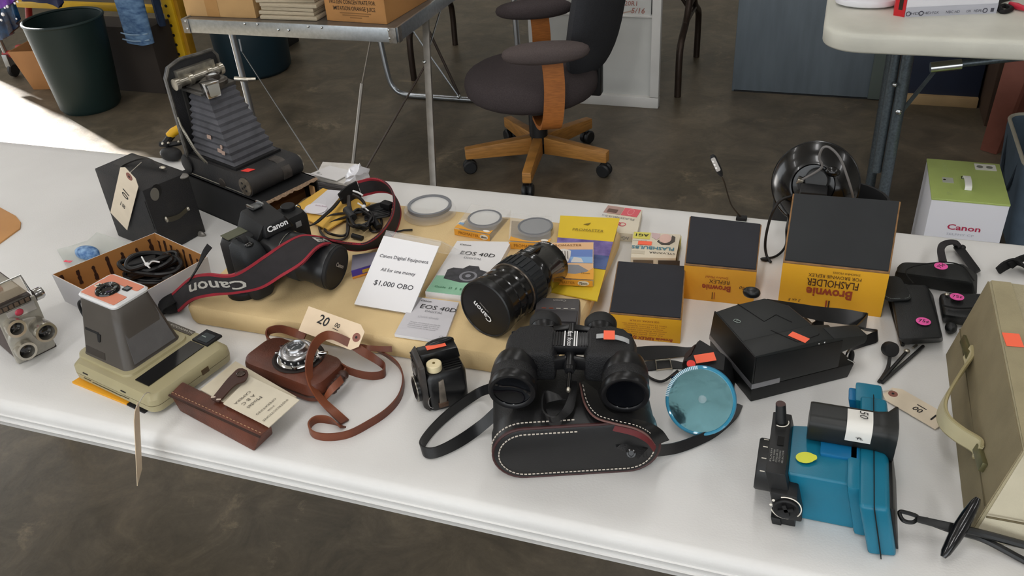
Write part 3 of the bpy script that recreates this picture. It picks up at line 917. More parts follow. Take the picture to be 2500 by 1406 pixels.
tag(obj('jeans', drape('j', '', [(Y(380, 62, 3.5).x, Y(380, 62, 3.5).z), (Y(398, 66, 3.5).x, Y(398, 66, 3.5).z)], 3.52, 1.6, denim, 0.004, 0.015, waves=1), mat('dark_denim', '#1d2c44', 0.9, var=0.2, vs=30)), 'second dark jeans leg partly hidden behind the yellow post', 'trousers')

pt = thing('dress', 'shiny purple garment with a dark blue beaded hem, hanging at the far left', 'dress', (-3.95, 3.35, 0.25))
purple = mat('purple_satin', '#6a2f9c', 0.25, var=0.3, vs=18, aniso=(3, 1, 1), coat=0.3)
navy_s = mat('navy_satin', '#1b2a57', 0.25, hex2='#2f6a8f', vs=14, coat=0.3)
a0, a1, a2, a3 = Y(-60, 30, 3.35), Y(0, 22, 3.35), Y(25, 12, 3.35), Y(45, -4, 3.35)
obj('skirt', drape('d', '', [(p.x, p.z) for p in (a0, a1, a2, a3)], 3.35, 1.55, purple, 0.012, 0.012, waves=4), purple, pt)
a0, a1, a2, a3 = Y(-60, 110, 3.36), Y(0, 100, 3.36), Y(24, 84, 3.36), Y(43, 50, 3.36)
obj('lining', drape('d', '', [(p.x, p.z) for p in (a0, a1, a2, a3)], 3.385, 1.5, navy_s, 0.014, 0.012, waves=4), mat('black_satin', '#10142a', 0.25, hex2='#1f4d78', vs=16, coat=0.3), pt)
bd = mat('white_beads', '#f2f2f6', 0.2)
bm = nb()
for (px, py, r) in ((18, 16, .008), (7, 35, .010), (36, 8, .006), (43, 4, .006), (3, 49, .007), (12, 19, .006), (40, 46, .005)):
    ellipsoid(bm, Y(px, py, 3.325), (r, r * .7, r), u=10, v=6)
obj('beads', bm, bd, pt, kind='stuff')
nt_ = mat('navy_cloth', '#171a3a', 0.8, var=0.3, vs=20)
a = [Y(55, 3, 3.2), Y(90, 4, 3.2), Y(120, 6, 3.2), Y(148, 18, 3.2), Y(155, 6, 3.2)]
tag(obj('jacket', drape('d', '', [(p.x, p.z) for p in a], 3.2, 1.55, nt_, 0.006, 0.012, waves=2), nt_), 'dark navy sleeve hanging over the rim of the green trash can', 'jacket')

# ================================================================== TABLE: BOXES AND FLAT THINGS
orange_st = mat('orange_sticker', '#ff6f4f', 0.6)
pink_st = mat('pink_sticker', '#e85aa6', 0.6)
manila = mat('manila_card', '#e3cdb0', 0.8, var=0.03, vs=40)
manila2 = mat('pale_manila_card', '#e0d2bc', 0.8, var=0.03, vs=40)
eyelet = mat('brown_eyelet', '#8c5b50', 0.7)
pen = mat('black_pen', '#1b1a1c', 0.6)
string_m = mat('white_string', '#cfc7ba', 0.9)

def price_tag(label, mtx, L, W, m, writing, string=None, sh=0.0):
    """shipping tag: origin at the middle of its far (square) end, x along the length towards the eyelet"""
    t = thing('price_tag', label, 'price tag', mtx=mtx)
    c = W * 0.28
    cd = obj('card', plate(nb(), mtx, [(0, -W / 2), (L - c, -W / 2), (L, -W / 2 + c * 0.75), (L, W / 2 - c * 0.75), (L - c, W / 2), (0, W / 2)], 0.0007), m, t)
    e = mtx @ M.Translation((L - c * 0.85, 0, 0))
    obj('eyelet', plate(nb(), e, disc(W * 0.17, 20), 0.0005, 0.0007), eyelet, cd)
    obj('eyelet_hole', plate(nb(), e, disc(W * 0.05, 12), 0.0002, 0.0013), pen, cd)
    for s, x, y, h, rot, un in writing:
        f = mtx @ M.Translation((x * L, y * W, 0.0002)) @ M.Rotation(rot, 4, 'Z')
        text(cd, s, f, h, pen, name='handwriting', shear=0.12, bold=0.012)
        if un:
            obj('underline', plate(nb(), f, rect(-h * .75, -h * 0.95, h * .75, -h * 0.82), 0.0002, 0.0009), pen, cd)
    if string:
        obj('string', tube(nb(), string, 0.0006, 5, 5), string_m, t)
    return t

# foam slab
foam_m = mat('yellow_foam', '#dcc293', 0.95, var=0.06, vs=10, bump=0.25, bs=500, spec=0.1)
FH = 0.035
fx0, fx1, fy0, fy1 = -0.868, -0.272, 0.874, 1.252
bm = nb()
ring_loft(bm, (fx0 + fx1) / 2, (fy0 + fy1) / 2, fx1 - fx0, fy1 - fy0, 0.02, [(0.012, TT + FH), (0.004, TT + FH - 0.002), (0.0, TT + FH - 0.008), (0.001, TT + 0.008), (0.004, TT + 0.001), (0.012, TT)])
tag(obj('foam_slab', bm, foam_m), 'yellow foam slab under the digital camera equipment', 'foam')

# ---- upside-down yellow boxes with dark tops
ylw = mat('yellow_card', '#e8ac24', 0.6, var=0.05, vs=9)
ylw2 = mat('dark_yellow_card', '#da9c2c', 0.62, var=0.07, vs=9)
dkc = mat('dark_slate_card', '#28292f', 0.8, var=0.08, vs=14, bump=0.15, bs=300)
dkg = mat('dark_grey_card', '#282a2c', 0.8, var=0.08, vs=14, bump=0.15, bs=300)
raw = mat('raw_card_edge', '#8d6a45', 0.85, var=0.2, vs=90)
red_p = mat('red_brown_print', '#9a3f22', 0.6)
brn_p = mat('brown_print', '#4a2b18', 0.6)
def yellow_box(label, fl, fr, hf, bl, br, hb, body, top, lip=0.004):
    """fl, fr front corners at height hf; bl, br back corners at height hb (the dark tray rides up at the back)"""
    FL, FR = T(*fl, hf), T(*fr, hf)
    BL, BR = T(*bl, hb), T(*br, hb)
    t = thing('camera_box', label, 'box', ((FL.x + BR.x) / 2, (FL.y + BR.y) / 2, TT))
    def dn(p, k=1.0):
        return V((p.x, p.y, TT))
    cen = (FL + FR + BL + BR) / 4
    dz = V((0, 0, lip))
    obj('sleeve', hexa(nb(), [dn(FL), dn(FR), dn(BR), dn(BL), FL - dz, FR - dz, BR - dz, BL - dz]), body, t, bevel=0.0008)
    k = 0.03
    q = [p.lerp(cen, k) for p in (FL, FR, BR, BL)]
    obj('rim', hexa(nb(), [FL - dz, FR - dz, BR - dz, BL - dz, FL - dz * .4, FR - dz * .4, BR - dz * .4, BL - dz * .4]), raw, t, bevel=0.0006)
    obj('tray_bottom', hexa(nb(), [p - dz * .5 for p in q] + [p + dz * .2 for p in q]), top, t, bevel=0.0008)
    ex = (FR - FL).normalized()
    # printing is upside down: x runs to the left, y runs down
    f = frame(V((FR.x, FR.y, FR.z - lip)) + V((0, -0.0006, 0)), V((FL.x, FL.y, FR.z - lip)) + V((0, -0.0006, 0)), V((FR.x, FR.y, TT)))
    return t, f, (FR - FL).length, hf - lip
tF, f, W, H = yellow_box('largest yellow box with a dark grey top, standing right of the others', (1912, 636), (2173, 664), 0.077, (1936, 470), (2200, 490), 0.128, ylw, dkg)
text(tF, 'SYNCHRO MODEL', f @ M.Translation((W * .39, 0.006, 0)), 0.0034, brn_p, w=W * .26)
text(tF, 'FOR BROWNIE REFLEX', f @ M.Translation((W * .49, 0.0135, 0)), 0.0058, brn_p, w=W * .50)
text(tF, 'FLASHOLDER', f @ M.Translation((W * .50, 0.025, 0)), 0.0125, brn_p, w=W * .49, bold=0.01)
text(tF, 'Brownie', f @ M.Translation((W * .52, 0.0415, 0)), 0.015, red_p, w=W * .44, bold=0.03)
decal(tF, 'stripe', f, rect(W * .525, .055, W * .540, .075), red_p)
decal(tF, 'stripe', f, rect(W * .500, .055, W * .515, .075), brn_p)
text(tF, '3 ex E', f @ M.Translation((W * .84, 0.060, 0)), 0.005, brn_p, name='handwriting', shear=0.2)
tR, f, W, H = yellow_box('yellow box with a torn front rim and dark top, behind the black instant camera', (1671, 642), (1848, 659), 0.063, (1684, 526), (1860, 546), 0.090, ylw2, dkc)
text(tR, 'Synchro Model', f @ M.Translation((W * .53, 0.015, 0)), 0.0042, red_p, w=W * .32, shear=0.3)
text(tR, 'REFLEX', f @ M.Translation((W * .49, 0.022, 0)), 0.0068, brn_p, w=W * .29, shear=0.1)
text(tR, 'Brownie', f @ M.Translation((W * .53, 0.033, 0)), 0.010, red_p, w=W * .40, bold=0.03)
decal(tR, 'stripe', f, rect(W * .545, .042, W * .555, .054), red_p)
decal(tR, 'stripe', f, rect(W * .575, .042, W * .585, .054), brn_p)
text(tR, '8860', f @ M.Translation((W * .14, 0.030, 0)) @ M.Rotation(-0.35, 4, 'Z'), 0.006, brn_p, name='handwriting', w=W * .15)
tM, f, W, H = yellow_box('yellow box with a slate top and fine print, beside the binoculars', (1486, 762), (1664, 778), 0.043, (1508, 636), (1674, 648), 0.052, ylw, dkc, 0.003)
text(tM, 'USE KODAK 127 FILM', f @ M.Translation((W * .50, 0.006, 0)), 0.0032, red_p, w=W * .40)
for k in range(6):
    text(tM, ['Takes 12 negatives on Kodak film', 'size 1 5/8 x 1 5/8 inches. Synchronized', 'shutter for instantaneous and time', 'exposures. Reflex type view finder', 'with hood. Fixed focus lens', 'Ask your dealer for film'][k], f @ M.Translation((W * .5, 0.012 + 0.0035 * k, 0)), 0.0019, red_p, w=W * (.62 - .05 * (k % 3)))
text(tM, 'Brownie REFLEX Synchro', f @ M.Translation((W * .46, 0.0355, 0)), 0.0050, red_p, w=W * .72, shear=0.2, bold=0.03)
arc = nb()
FL, FR, BL, BR = T(1486, 762, .043), T(1664, 778, .043), T(1508, 636, .052), T(1674, 648, .052)

# ---- flashbulb packets
cream = mat('cream_card', '#ded5c1', 0.6, var=0.03, vs=20)
def flat_box(name, label, cat, quad, h, m, z=0.0, hb=None, bevel=0.001, group=None):
    """quad: front-left, front-right, back-right, back-left of the TOP face in the photo"""
    q = [T(p[0], p[1], z + h) for p in quad]
    t = thing(name, label, cat, (sum((p.x for p in q)) / 4, sum((p.y for p in q)) / 4, TT + z), group=group)
    o = obj('box', hexa(nb(), [V((p.x, p.y, TT + z)) for p in q] + q), m, t, bevel=bevel)
    return t, q
tS, q = flat_box('flashbulb_packet', 'cream and yellow flashbulb packet with a woman printed on it, behind the slate-topped box', 'packet', ((1540, 628), (1650, 630), (1662, 572), (1545, 565)), 0.022, cream)
f = frame(q[2], q[3], q[1])            # upside down for us
W, H = (q[3] - q[2]).length, (q[1] - q[2]).length
f = f @ M.Translation((0, 0, 0.0))
def flipz(fr):
    return fr
# y axis of f runs towards us, x to the left: mirror-free because z then points up
up_ok = (f.to_3x3() @ V((0, 0, 1))).z
f = frame(q[1], q[0], q[2])
f = M(((-f[0][0], -f[0][1], f[0][2], f[0][3]), (-f[1][0], -f[1][1], f[1][2], f[1][3]), (-f[2][0], -f[2][1], f[2][2], f[2][3]), (0, 0, 0, 1)))
# simple rule: fu = frame seen upside down, origin at the back-left corner, x to the left of the reader
def upside(q):
    """frame on a top face read from the far side: origin = back-left corner of the reader (our back right)"""
    o_, xx, yy = q[2], q[3], q[1]
    ex = (q[3] - q[2]).normalized()
    ey = (q[2] - q[1]).normalized()
    ey = (ey - ex * ey.dot(ex)).normalized()
    # reader stands at the back looking at us: his right is our left, his up is towards us
    ey = -ey
    ez = ex.cross(ey)
    o_ = q[2]
    return M(((ex.x, ey.x, ez.x, o_.x), (ex.y, ey.y, ez.y, o_.y), (ex.z, ey.z, ez.z, o_.z), (0, 0, 0, 1)))
f = upside(q)
blue_p = mat('blue_print', '#3f7f96', 0.6)
yel_p = mat('yellow_print', '#d8cf62', 0.6)
skin_p = mat('skin_print', '#dcb9ae', 0.6)
hair_p = mat('hair_print', '#4d4742', 0.6)
decal(tS, 'yellow_panel', f, rect(W * .62, H * .02, W * .97, H * .30), yel_p)
text(tS, 'AG1', f @ M.Translation((W * .80, H * .15, 0.0003)), 0.0085, pen, w=W * .27, bold=0.02)
text(tS, 'BLUE DOT', f @ M.Translation((W * .81, H * .39, 0)), 0.003, mat('grey_ink', '#77777a', 0.6), w=W * .28)
text(tS, 'FLASHBULBS', f @ M.Translation((W * .52, H * .66, 0)), 0.0095, blue_p, w=W * .86, bold=0.02)
text(tS, 'SYLVANIA', f @ M.Translation((W * .32, H * .85, 0)), 0.0055, pen, w=W * .52)
decal(tS, 'face_print', f, disc(W * .125, 20, W * .30, H * .24, H * .19), skin_p, z0=0.0006)
decal(tS, 'hair_print', f, [(W * .10, H * .15), (W * .17, H * .08), (W * .19, H * .30), (W * .28, H * .41), (W * .40, H * .40), (W * .43, H * .30), (W * .46, H * .38), (W * .36, H * .50), (W * .20, H * .49), (W * .10, H * .34)], hair_p)
decal(tS, 'hand_print', f, [(W * .42, H * .05), (W * .60, H * .02), (W * .58, H * .2), (W * .48, H * .32), (W * .42, H * .2)], mat('pink_print', '#cdb3b4', 0.6), z0=0.0004)
decal(tS, 'price_sticker', f, rect(W * .56, H * .41, W * .84, H * .56), orange_st, z0=0.0008)
decal(tS, 'outline_box', f, rect(W * .67, H * .80, W * .93, H * .93), mat('pale_cream', '#cbc2ae', 0.6))
q0 = q
fr = frame(V((q0[0].x, q0[0].y, TT)) + V((0, -0.0008, 0)), V((q0[1].x, q0[1].y, TT)) + V((0, -0.0008, 0)), q0[0] + V((0, -0.0008, 0)))
decal(tS, 'front_print', fr, rect(0.004, 0.003, W * .45, 0.018), mat('grey_brown_print', '#6d5f4e', 0.6))
decal(tS, 'front_print', fr, rect(W * .55, 0.003, W * .98, 0.018), mat('dark_print', '#443b33', 0.6))
text(tS, 'AG1', fr @ M.Translation((W * .36, 0.010, 0.0006)), 0.005, cream, w=0.012)
fs = frame(V((q0[1].x, q0[1].y, TT)) + V((0.0008, 0, 0)), V((q0[2].x, q0[2].y, TT)) + V((0.0008, 0, 0)), q0[1] + V((0.0008, 0, 0)))
decal(tS, 'side_print', fs, rect(H * .05, 0.002, H * .6, 0.020), mat('olive_print', '#6a5a2c', 0.6))
decal(tS, 'side_print', fs, rect(H * .6, 0.002, H * .98, 0.020), yel_p)
text(tS, 'AG1', fs @ M.Translation((H * .70, 0.011, 0.0004)), 0.010, pen, w=0.022, bold=0.02)

tG, q = flat_box('flashbulb_packet', 'cream and red flashbulb packet lying tilted at the back edge of the table', 'packet', ((1478, 565), (1555, 572), (1568, 512), (1484, 500)), 0.016, cream)
f = upside(q)
W, H = (q[3] - q[2]).length, (q[1] - q[2]).length
red_pk = mat('coral_red_print', '#d6606a', 0.6)
decal(tG, 'red_panel', f, rect(W * .02, H * .03, W * .48, H * .34), red_pk)
decal(tG, 'photo_print', f, rect(W * .50, H * .03, W * .98, H * .34), mat('brown_pink_print', '#b08f86', 0.6))
decal(tG, 'photo_print', f, rect(W * .62, H * .16, W * .90, H * .30), mat('dark_brown_photo', '#6a5148', 0.6), z0=0.0006)
decal(tG, 'outline', f, disc(W * .09, 16, W * .25, H * .18, H * .13), mat('pale_red_print', '#e59a9c', 0.6), z0=0.0006)
decal(tG, 'outline', f, disc(W * .075, 16, W * .25, H * .18, H * .105), red_pk, z0=0.0009)
text(tG, 'FLASHBULBS', f @ M.Translation((W * .50, H * .46, 0)), 0.0062, MATS['grey_ink'], w=W * .92)
bm = nb()
for k in (0, 1):
    for i in range(14):
        a0, a1 = 2 * PI * i / 14, 2 * PI * (i + 1) / 14
        cx, cy, r0, r1 = W * (.28 + .14 * k), H * .70, .0065, .005
        plate(bm, f, [(cx + r0 * math.cos(a0), cy + r0 * math.sin(a0)), (cx + r0 * math.cos(a1), cy + r0 * math.sin(a1)), (cx + r1 * math.cos(a1), cy + r1 * math.sin(a1)), (cx + r1 * math.cos(a0), cy + r1 * math.sin(a0))], 0.0004, 0.0003)
obj('round_logo', bm, red_pk, tG)
fr = frame(V((q[0].x, q[0].y, TT)) + V((0, -0.0008, 0)), V((q[1].x, q[1].y, TT)) + V((0, -0.0008, 0)), q[0] + V((0, -0.0008, 0)))
fr2 = fr @ M.Translation((W, 0.016, 0)) @ M.Rotation(PI, 4, 'Z')
text(tG, 'AG-1', fr2 @ M.Translation((W * .50, 0.008, 0)), 0.006, MATS['grey_ink'])
decal(tG, 'round_logo', fr2, disc(0.005, 16, W * .2, 0.008), red_pk)

# ---- filters in cases
clear = mat('clear_plastic', '#f4f4f4', 0.08, alpha=0.22, spec=0.6)
def clearm():
    return clear
org_l = mat('orange_label', '#e8a53c', 0.5, var=0.04, vs=20)
ringm = mat('grey_ring', '#8f9298', 0.35, 0.5)
glass_w = mat('pale_glass', '#f0f0ee', 0.1, alpha=0.62)
t = thing('filter_case', 'round clear case holding a large grey-ringed filter, on the foam', 'filter case', T(1050, 522, FH))
c = T(1050, 522, FH)
obj('case', lathe(nb(), [(0, 0), (0.043, 0), (0.046, 0.002), (0.046, 0.006), (0.044, 0.012), (0, 0.012)], 40, M.Translation(c)), clear, t)
cr = T(1050, 516, FH + 0.013)
obj('ring', lathe(nb(), [(0.0335, 0), (0.0385, 0), (0.0385, 0.005), (0.0335, 0.005), (0.0335, 0)], 48, M.Translation(V((c.x, c.y + 0.002, c.z + 0.0125))), cap=False), ringm, t)
obj('glass', lathe(nb(), [(0, 0), (0.0335, 0), (0.0335, 0.0015), (0, 0.0015)], 40, M.Translation(V((c.x, c.y + 0.002, c.z + 0.0135)))), glass_w, t)
def square_case(label, fl, fr, br, bl, h, dark, flat=False):
    q = [T(p[0], p[1], FH + h) for p in (fl, fr, br, bl)]
    t = thing('filter_case', label, 'filter case', (sum(p.x for p in q) / 4, sum(p.y for p in q) / 4, TT + FH))
    obj('case', hexa(nb(), [V((p.x, p.y, TT + FH)) for p in q] + q), clear, t, bevel=0.0015)
    cen = sum(q, V()) / 4
    ex, ey = (q[1] - q[0]), (q[3] - q[0])
    W, H = ex.length, ey.length
    f = frame(q[0], q[1], q[3])
    base = f @ M.Translation((0, 0, -h * 0.75))
    cm = f @ M.Translation((W / 2, H * .56, 0.0004))
    r = min(W, H) * 0.43
    obj('ring', lathe(nb(), [(r * .88, -0.004), (r, -0.004), (r, 0.0), (r * .88, 0.0), (r * .88, -0.004)], 40, cm, cap=False), ringm, t)
    obj('glass', lathe(nb(), [(0, -0.003), (r * .9, -0.003), (r * .9, -0.001), (0, -0.001)], 40, cm), dark, t)
    # orange label: front strip and the two curved front corners
    pts = [(0.001, 0.0005), (W - 0.001, 0.0005)] + [(W - 0.001, H * .16)] + [(W * (1 - .5 * k / 8) , H * (.13 - .10 * math.sin(PI * .5 * k / 8))) for k in range(1, 9)] + [(W * (.5 - .5 * k / 8), H * (.03 + .10 * math.sin(PI * .5 * k / 8) ** 2)) for k in range(1, 8)] + [(0.001, H * .16)]
    decal(t, 'label', f, pts, org_l, 0.0004, 0.0003)
    ff = frame(V((q[0].x, q[0].y, TT + FH)) + V((0, -0.0010, 0)), V((q[1].x, q[1].y, TT + FH)) + V((0, -0.0010, 0)), q[0] + V((0, -0.0010, 0)))
    decal(t, 'label', ff, rect(0.001, 0.0008, W - 0.001, h - 0.0008), org_l)
    text(t, 'PROMASTER', ff @ M.Translation((W * .41, h * .5, 0.0004)), h * .42, mat('brown_label_ink', '#8a5a1c', 0.6), w=W * .55)
    decal(t, 'size_oval', ff, disc(W * .11, 18, W * .83, h * .5, h * .34), mat('white_print', '#efe9dc', 0.6), z0=0.0006)
    text(t, '58mm', ff @ M.Translation((W * .83, h * .5, 0.0008)), h * .32, pen, w=W * .16, bold=0.02)
    decal(t, 'size_oval', f, disc(W * .09, 18, W * .85, H * .07, H * .035), MATS['white_print'], z0=0.0008)
    return t, f, W, H
smoke = mat('grey_glass', '#7f8286', 0.08, alpha=0.9)
tq, f, W, H = square_case('square clear case with a clear filter, second filter case from the left', (1108, 556), (1197, 572), (1248, 512), (1150, 498), 0.013, glass_w)
decal(tq, 'blue_mark', f, rect(W * .03, H * .15, W * .16, H * .22), mat('blue_label', '#7fa3c8', 0.5), z0=0.0008)
square_case('square clear case with a dark grey filter, left of the yellow envelope', (1241, 588), (1343, 594), (1347, 528), (1246, 520), 0.014, smoke)

# yellow filter envelope with printed backing and the big case leaning on it
yp = mat('yellow_paper', '#e3c22e', 0.6, var=0.03, vs=14)
te = thing('filter_envelope', 'yellow filter envelope with a purple seascape print, under the large filter case', 'envelope', T(1420, 640, FH))
ZE = FH + 0.002
e0, e1, e2, e3 = T(1345, 712, ZE), T(1458, 734, ZE + .002), T(1513, 533, ZE + .004), T(1368, 526, ZE + .004)
obj('envelope', hexa(nb(), [p - V((0, 0, .0018)) for p in (e0, e1, e2, e3)] + [e0, e1, e2, e3]), yp, te)
def qmap(u, v):
    return e0.lerp(e1, u).lerp(e3.lerp(e2, u), v)
def qplate(par, name, uv, m, z=0.0004, t_=0.0004):
    pts = [qmap(*p) + V((0, 0, z)) for p in uv]
    return obj(name, prism(nb(), pts, (0, 0, t_)), m, par)
sea = mat('purple_sky_print', '#5a4a86', 0.6, hex2='#8a78b4', vs=40)
sea2 = mat('navy_sea_print', '#3b4a78', 0.6, hex2='#55689a', vs=40)
qplate(te, 'sky_print', [(0, .50), (1, .50), (1, .68), (0, .68)], sea)
qplate(te, 'sea_print', [(0, .34), (1, .34), (1, .50), (0, .50)], sea2)
fE = frame(qmap(0, .68), qmap(1, .68), qmap(0, 1))
WE = (e1 - e0).length
text(te, 'PROMASTER', frame(qmap(.20, .80), qmap(.9, .80), qmap(.20, 1)) @ M.Translation((0.030, 0, 0.0008)), 0.008, mat('olive_ink', '#7d6a1c', 0.6), w=WE * .70)
qplate(te, 'wing_mark', [(.42, .885), (.54, .91), (.50, .875)], MATS['olive_ink'], .0008)
qplate(te, 'filter_print', [(.03 + .36 * (.5 + .5 * math.cos(2 * PI * i / 24)), .19 + .055 * math.sin(2 * PI * i / 24)) for i in range(24)], mat('dark_red_ring', '#4f2018', 0.6))
qplate(te, 'filter_print', [(.03 + .02 + .32 * (.5 + .5 * math.cos(2 * PI * i / 24)), .19 + .040 * math.sin(2 * PI * i / 24)) for i in range(24)], mat('orange_red_print', '#c0562c', 0.6), .0008)
tC = thing('filter_case', 'largest filter case with zebra picture, lying on the yellow envelope', 'filter case', T(1385, 640, ZE))
c0, c1, c2, c3 = T(1338, 678, ZE + .014), T(1449, 684, ZE + .014), T(1450, 590, ZE + .016), T(1311, 592, ZE + .016)
obj('case', hexa(nb(), [p - V((0, 0, .011)) for p in (c0, c1, c2, c3)] + [c0, c1, c2, c3]), clear, tC, bevel=0.001)
k0, k1, k2, k3 = [p - V((0, 0, .0006)) for p in (c0, c1, c2, c3)]
def cmap(u, v):
    return k0.lerp(k1, u).lerp(k3.lerp(k2, u), v)
def cplate(name, uv, m, z=0.0008):
    return obj(name, prism(nb(), [cmap(*p) + V((0, 0, z)) for p in uv], (0, 0, .0003)), m, tC)
peach = mat('peach_print', '#e6b98c', 0.55)
cplate('card', [(0.01, .02), (.99, .02), (.99, .98), (.01, .98)], peach, .0004)
cplate('blue_panel', [(.20, .42), (.98, .42), (.98, .78), (.20, .78)], mat('sky_print', '#6a86c4', 0.6))
cplate('blue_panel', [(.55, .42), (.98, .42), (.98, .58), (.55, .58)], mat('light_blue_print', '#8fb4de', 0.6), .0011)
zeb = mat('zebra_print', '#d9d4cf', 0.6)
zebd = mat('zebra_stripe', '#6f655f', 0.6)
cplate('zebra_print', [(.22, .44), (.50, .44), (.56, .60), (.58, .74), (.46, .80), (.30, .76), (.22, .78)], zeb, .0013)
for k in range(6):
    u = .24 + .05 * k
    cplate('zebra_stripe', [(u, .50 + .03 * (k % 2)), (u + .018, .50), (u + .035, .72), (u + .02, .74)], zebd, .0016)
cplate('zebra_print', [(.55, .43), (.80, .43), (.76, .54), (.62, .57)], zeb, .0013)
cplate('label', [(0, 0), (1, 0), (1, .30), (.85, .18), (.6, .12), (.3, .14), (0, .22)], org_l, .0014)
cplate('grey_band', [(.0, .22), (.3, .14), (.6, .12), (.85, .18), (.9, .22), (.7, .36), (.05, .36)], mat('grey_band', '#8b8b90', 0.4), .0011)
text(tC, 'PROMASTER', frame(cmap(.24, .89), cmap(.9, .89), cmap(.24, 1)) @ M.Translation((.024, 0, .0008)), 0.006, MATS['brown_label_ink'], w=.046)
text(tC, '72mm', frame(cmap(.82, .10), cmap(.95, .10), cmap(.82, .3)) @ M.Translation((0, .004, .0016)), 0.004, pen)
fc = frame(V((c0.x, c0.y - .0008, c0.z - .011)), V((c1.x, c1.y - .0008, c1.z - .011)), V((c0.x, c0.y - .0008, c0.z)))
Wc = (c1 - c0).length
decal(tC, 'label', fc, rect(.001, .0005, Wc - .001, .0105), org_l)
text(tC, 'PROMASTER', fc @ M.Translation((Wc * .34, .0055, .0005)), .0045, MATS['brown_label_ink'], w=Wc * .5)
decal(tC, 'size_oval', fc, disc(.0085, 18, Wc * .78, .0055, .0042), MATS['white_print'], z0=.0006)
text(tC, '72mm', fc @ M.Translation((Wc * .78, .0055, .0008)), .004, pen, w=.012, bold=.02)

# ---- manuals
paper = mat('white_paper', '#e4e2e2', 0.7, var=0.015, vs=15)
paper_g = mat('grey_paper', '#cfcdd2', 0.7, var=0.02, vs=15)
grey_i = mat('grey_text', '#7b7b80', 0.7)
def booklet(name, label, bl, br, tr, tl, h, m, z=FH):
    q = [T(p[0], p[1], z + h) for p in (bl, br, tr, tl)]
    t = thing(name, label, 'booklet', (sum(p.x for p in q) / 4, sum(p.y for p in q) / 4, TT + z))
    obj('pages', hexa(nb(), [V((p.x, p.y, TT + z)) for p in q] + [p - V((0, 0, .0006)) for p in q]), paper, t)
    obj('cover', hexa(nb(), [p - V((0, 0, .0006)) for p in q] + q), m, t)
    return t, frame(q[0], q[1], q[3]), (q[1] - q[0]).length, (q[3] - q[0]).length, q
t, f, W, H, q = booklet('camera_manual', 'thicker white and green camera manual with a camera picture', (1038, 712), (1172, 728), (1248, 590), (1116, 588), 0.010, paper)
pic = mat('camera_photo_print', '#3d3d42', 0.55, var=0.3, vs=120)
green_p = mat('green_print', '#8fc0a2', 0.6, var=0.08, vs=20)
decal(t, 'green_panel', f, [(0.001, .001), (W - .001, .001), (W - .001, H * .40), (W * .5, H * .34), (0.001, H * .30)], green_p)
decal(t, 'camera_picture', f, [(W * .17, H * .26), (W * .14, H * .42), (W * .22, H * .47), (W * .40, H * .47), (W * .48, H * .54), (W * .66, H * .54), (W * .72, H * .48), (W * .92, H * .45), (W * .94, H * .28), (W * .70, H * .24), (W * .5, H * .22)], pic, z0=.0006)
decal(t, 'camera_picture', f, disc(W * .16, 24, W * .58, H * .34), mat('lens_print', '#85858c', 0.5), z0=.0010)
decal(t, 'camera_picture', f, disc(W * .115, 24, W * .58, H * .34), pic, z0=.0014)
decal(t, 'camera_picture', f, disc(W * .05, 24, W * .58, H * .34), MATS['lens_print'], z0=.0018)
text(t, 'Canon', f @ M.Translation((W * .17, H * .93, 0)), .0045, pen, w=W * .22, bold=.01)
text(t, 'EOS 40D', f @ M.Translation((W * .50, H * .77, 0)), .0105, pen, w=W * .66)
text(t, 'DIGITAL', f @ M.Translation((W * .46, H * .68, 0)), .0050, grey_i, w=W * .34)
text(t, 'Guide  D  S  E', f @ M.Translation((W * .36, H * .10, 0.0004)), .005, mat('dark_green_print', '#2c6b48', 0.6), w=W * .5)
t, f, W, H, q = booklet('camera_manual', 'thin grey camera manual at the front edge of the foam', (963, 815), (1085, 833), (1120, 738), (1012, 724), 0.005, paper_g)
text(t, 'Canon', f @ M.Translation((W * .17, H * .91, 0)), .0040, pen, w=W * .22, bold=.01)
text(t, 'EOS 40D', f @ M.Translation((W * .50, H * .76, 0)), .0100, pen, w=W * .74)
text(t, 'DIGITAL', f @ M.Translation((W * .46, H * .65, 0)), .0046, grey_i, w=W * .36)
text(t, 'Quick Guide', f @ M.Translation((W * .42, H * .50, 0)), .0050, mat('pale_grey_text', '#b3b3b8', 0.7), w=W * .42, shear=.2)
for k in range(4):
    text(t, ['The quick reference guide describes the', 'basic function settings and how to', 'shoot and playback images. For detailed', 'instructions refer to the manual.'][k], f @ M.Translation((W * .44, H * (.34 - .045 * k), 0)), .0022, grey_i, w=W * (.62 - .05 * (k == 3)))
text(t, 'CE', f @ M.Translation((W * .90, H * .08, 0)), .004, grey_i)

# ---- price sign in an acrylic stand
t = thing('price_sign', 'printed price sign leaning in a clear acrylic holder on the foam', 'sign', T(950, 700, FH))
s0, s1 = T(865, 743, FH + .004), T(1003, 766, FH + .004)
s3 = T(937, 576, FH + .055)
s2 = OP(1072, 602, s0, (s1 - s0).cross(s3 - s0))
nrm = (s1 - s0).cross(s3 - s0).normalized()
obj('paper', hexa(nb(), [s0, s1, s2, s3] + [p + nrm * .0006 for p in (s0, s1, s2, s3)]), mat('bright_paper', '#ecebed', 0.6), t)
obj('acrylic_front', hexa(nb(), [p - nrm * .0025 for p in (s0, s1, s2 + (s2 - s1) * .07, s3 + (s3 - s0) * .07)] + [p - nrm * .0004 for p in (s0, s1, s2 + (s2 - s1) * .07, s3 + (s3 - s0) * .07)]), clear, t)
tp0, tp1 = s3 + (s3 - s0) * .07, s2 + (s2 - s1) * .07
bk0, bk1 = V((tp0.x + .02, tp0.y + .05, TT + FH + .001)), V((tp1.x + .03, tp1.y + .05, TT + FH + .001))
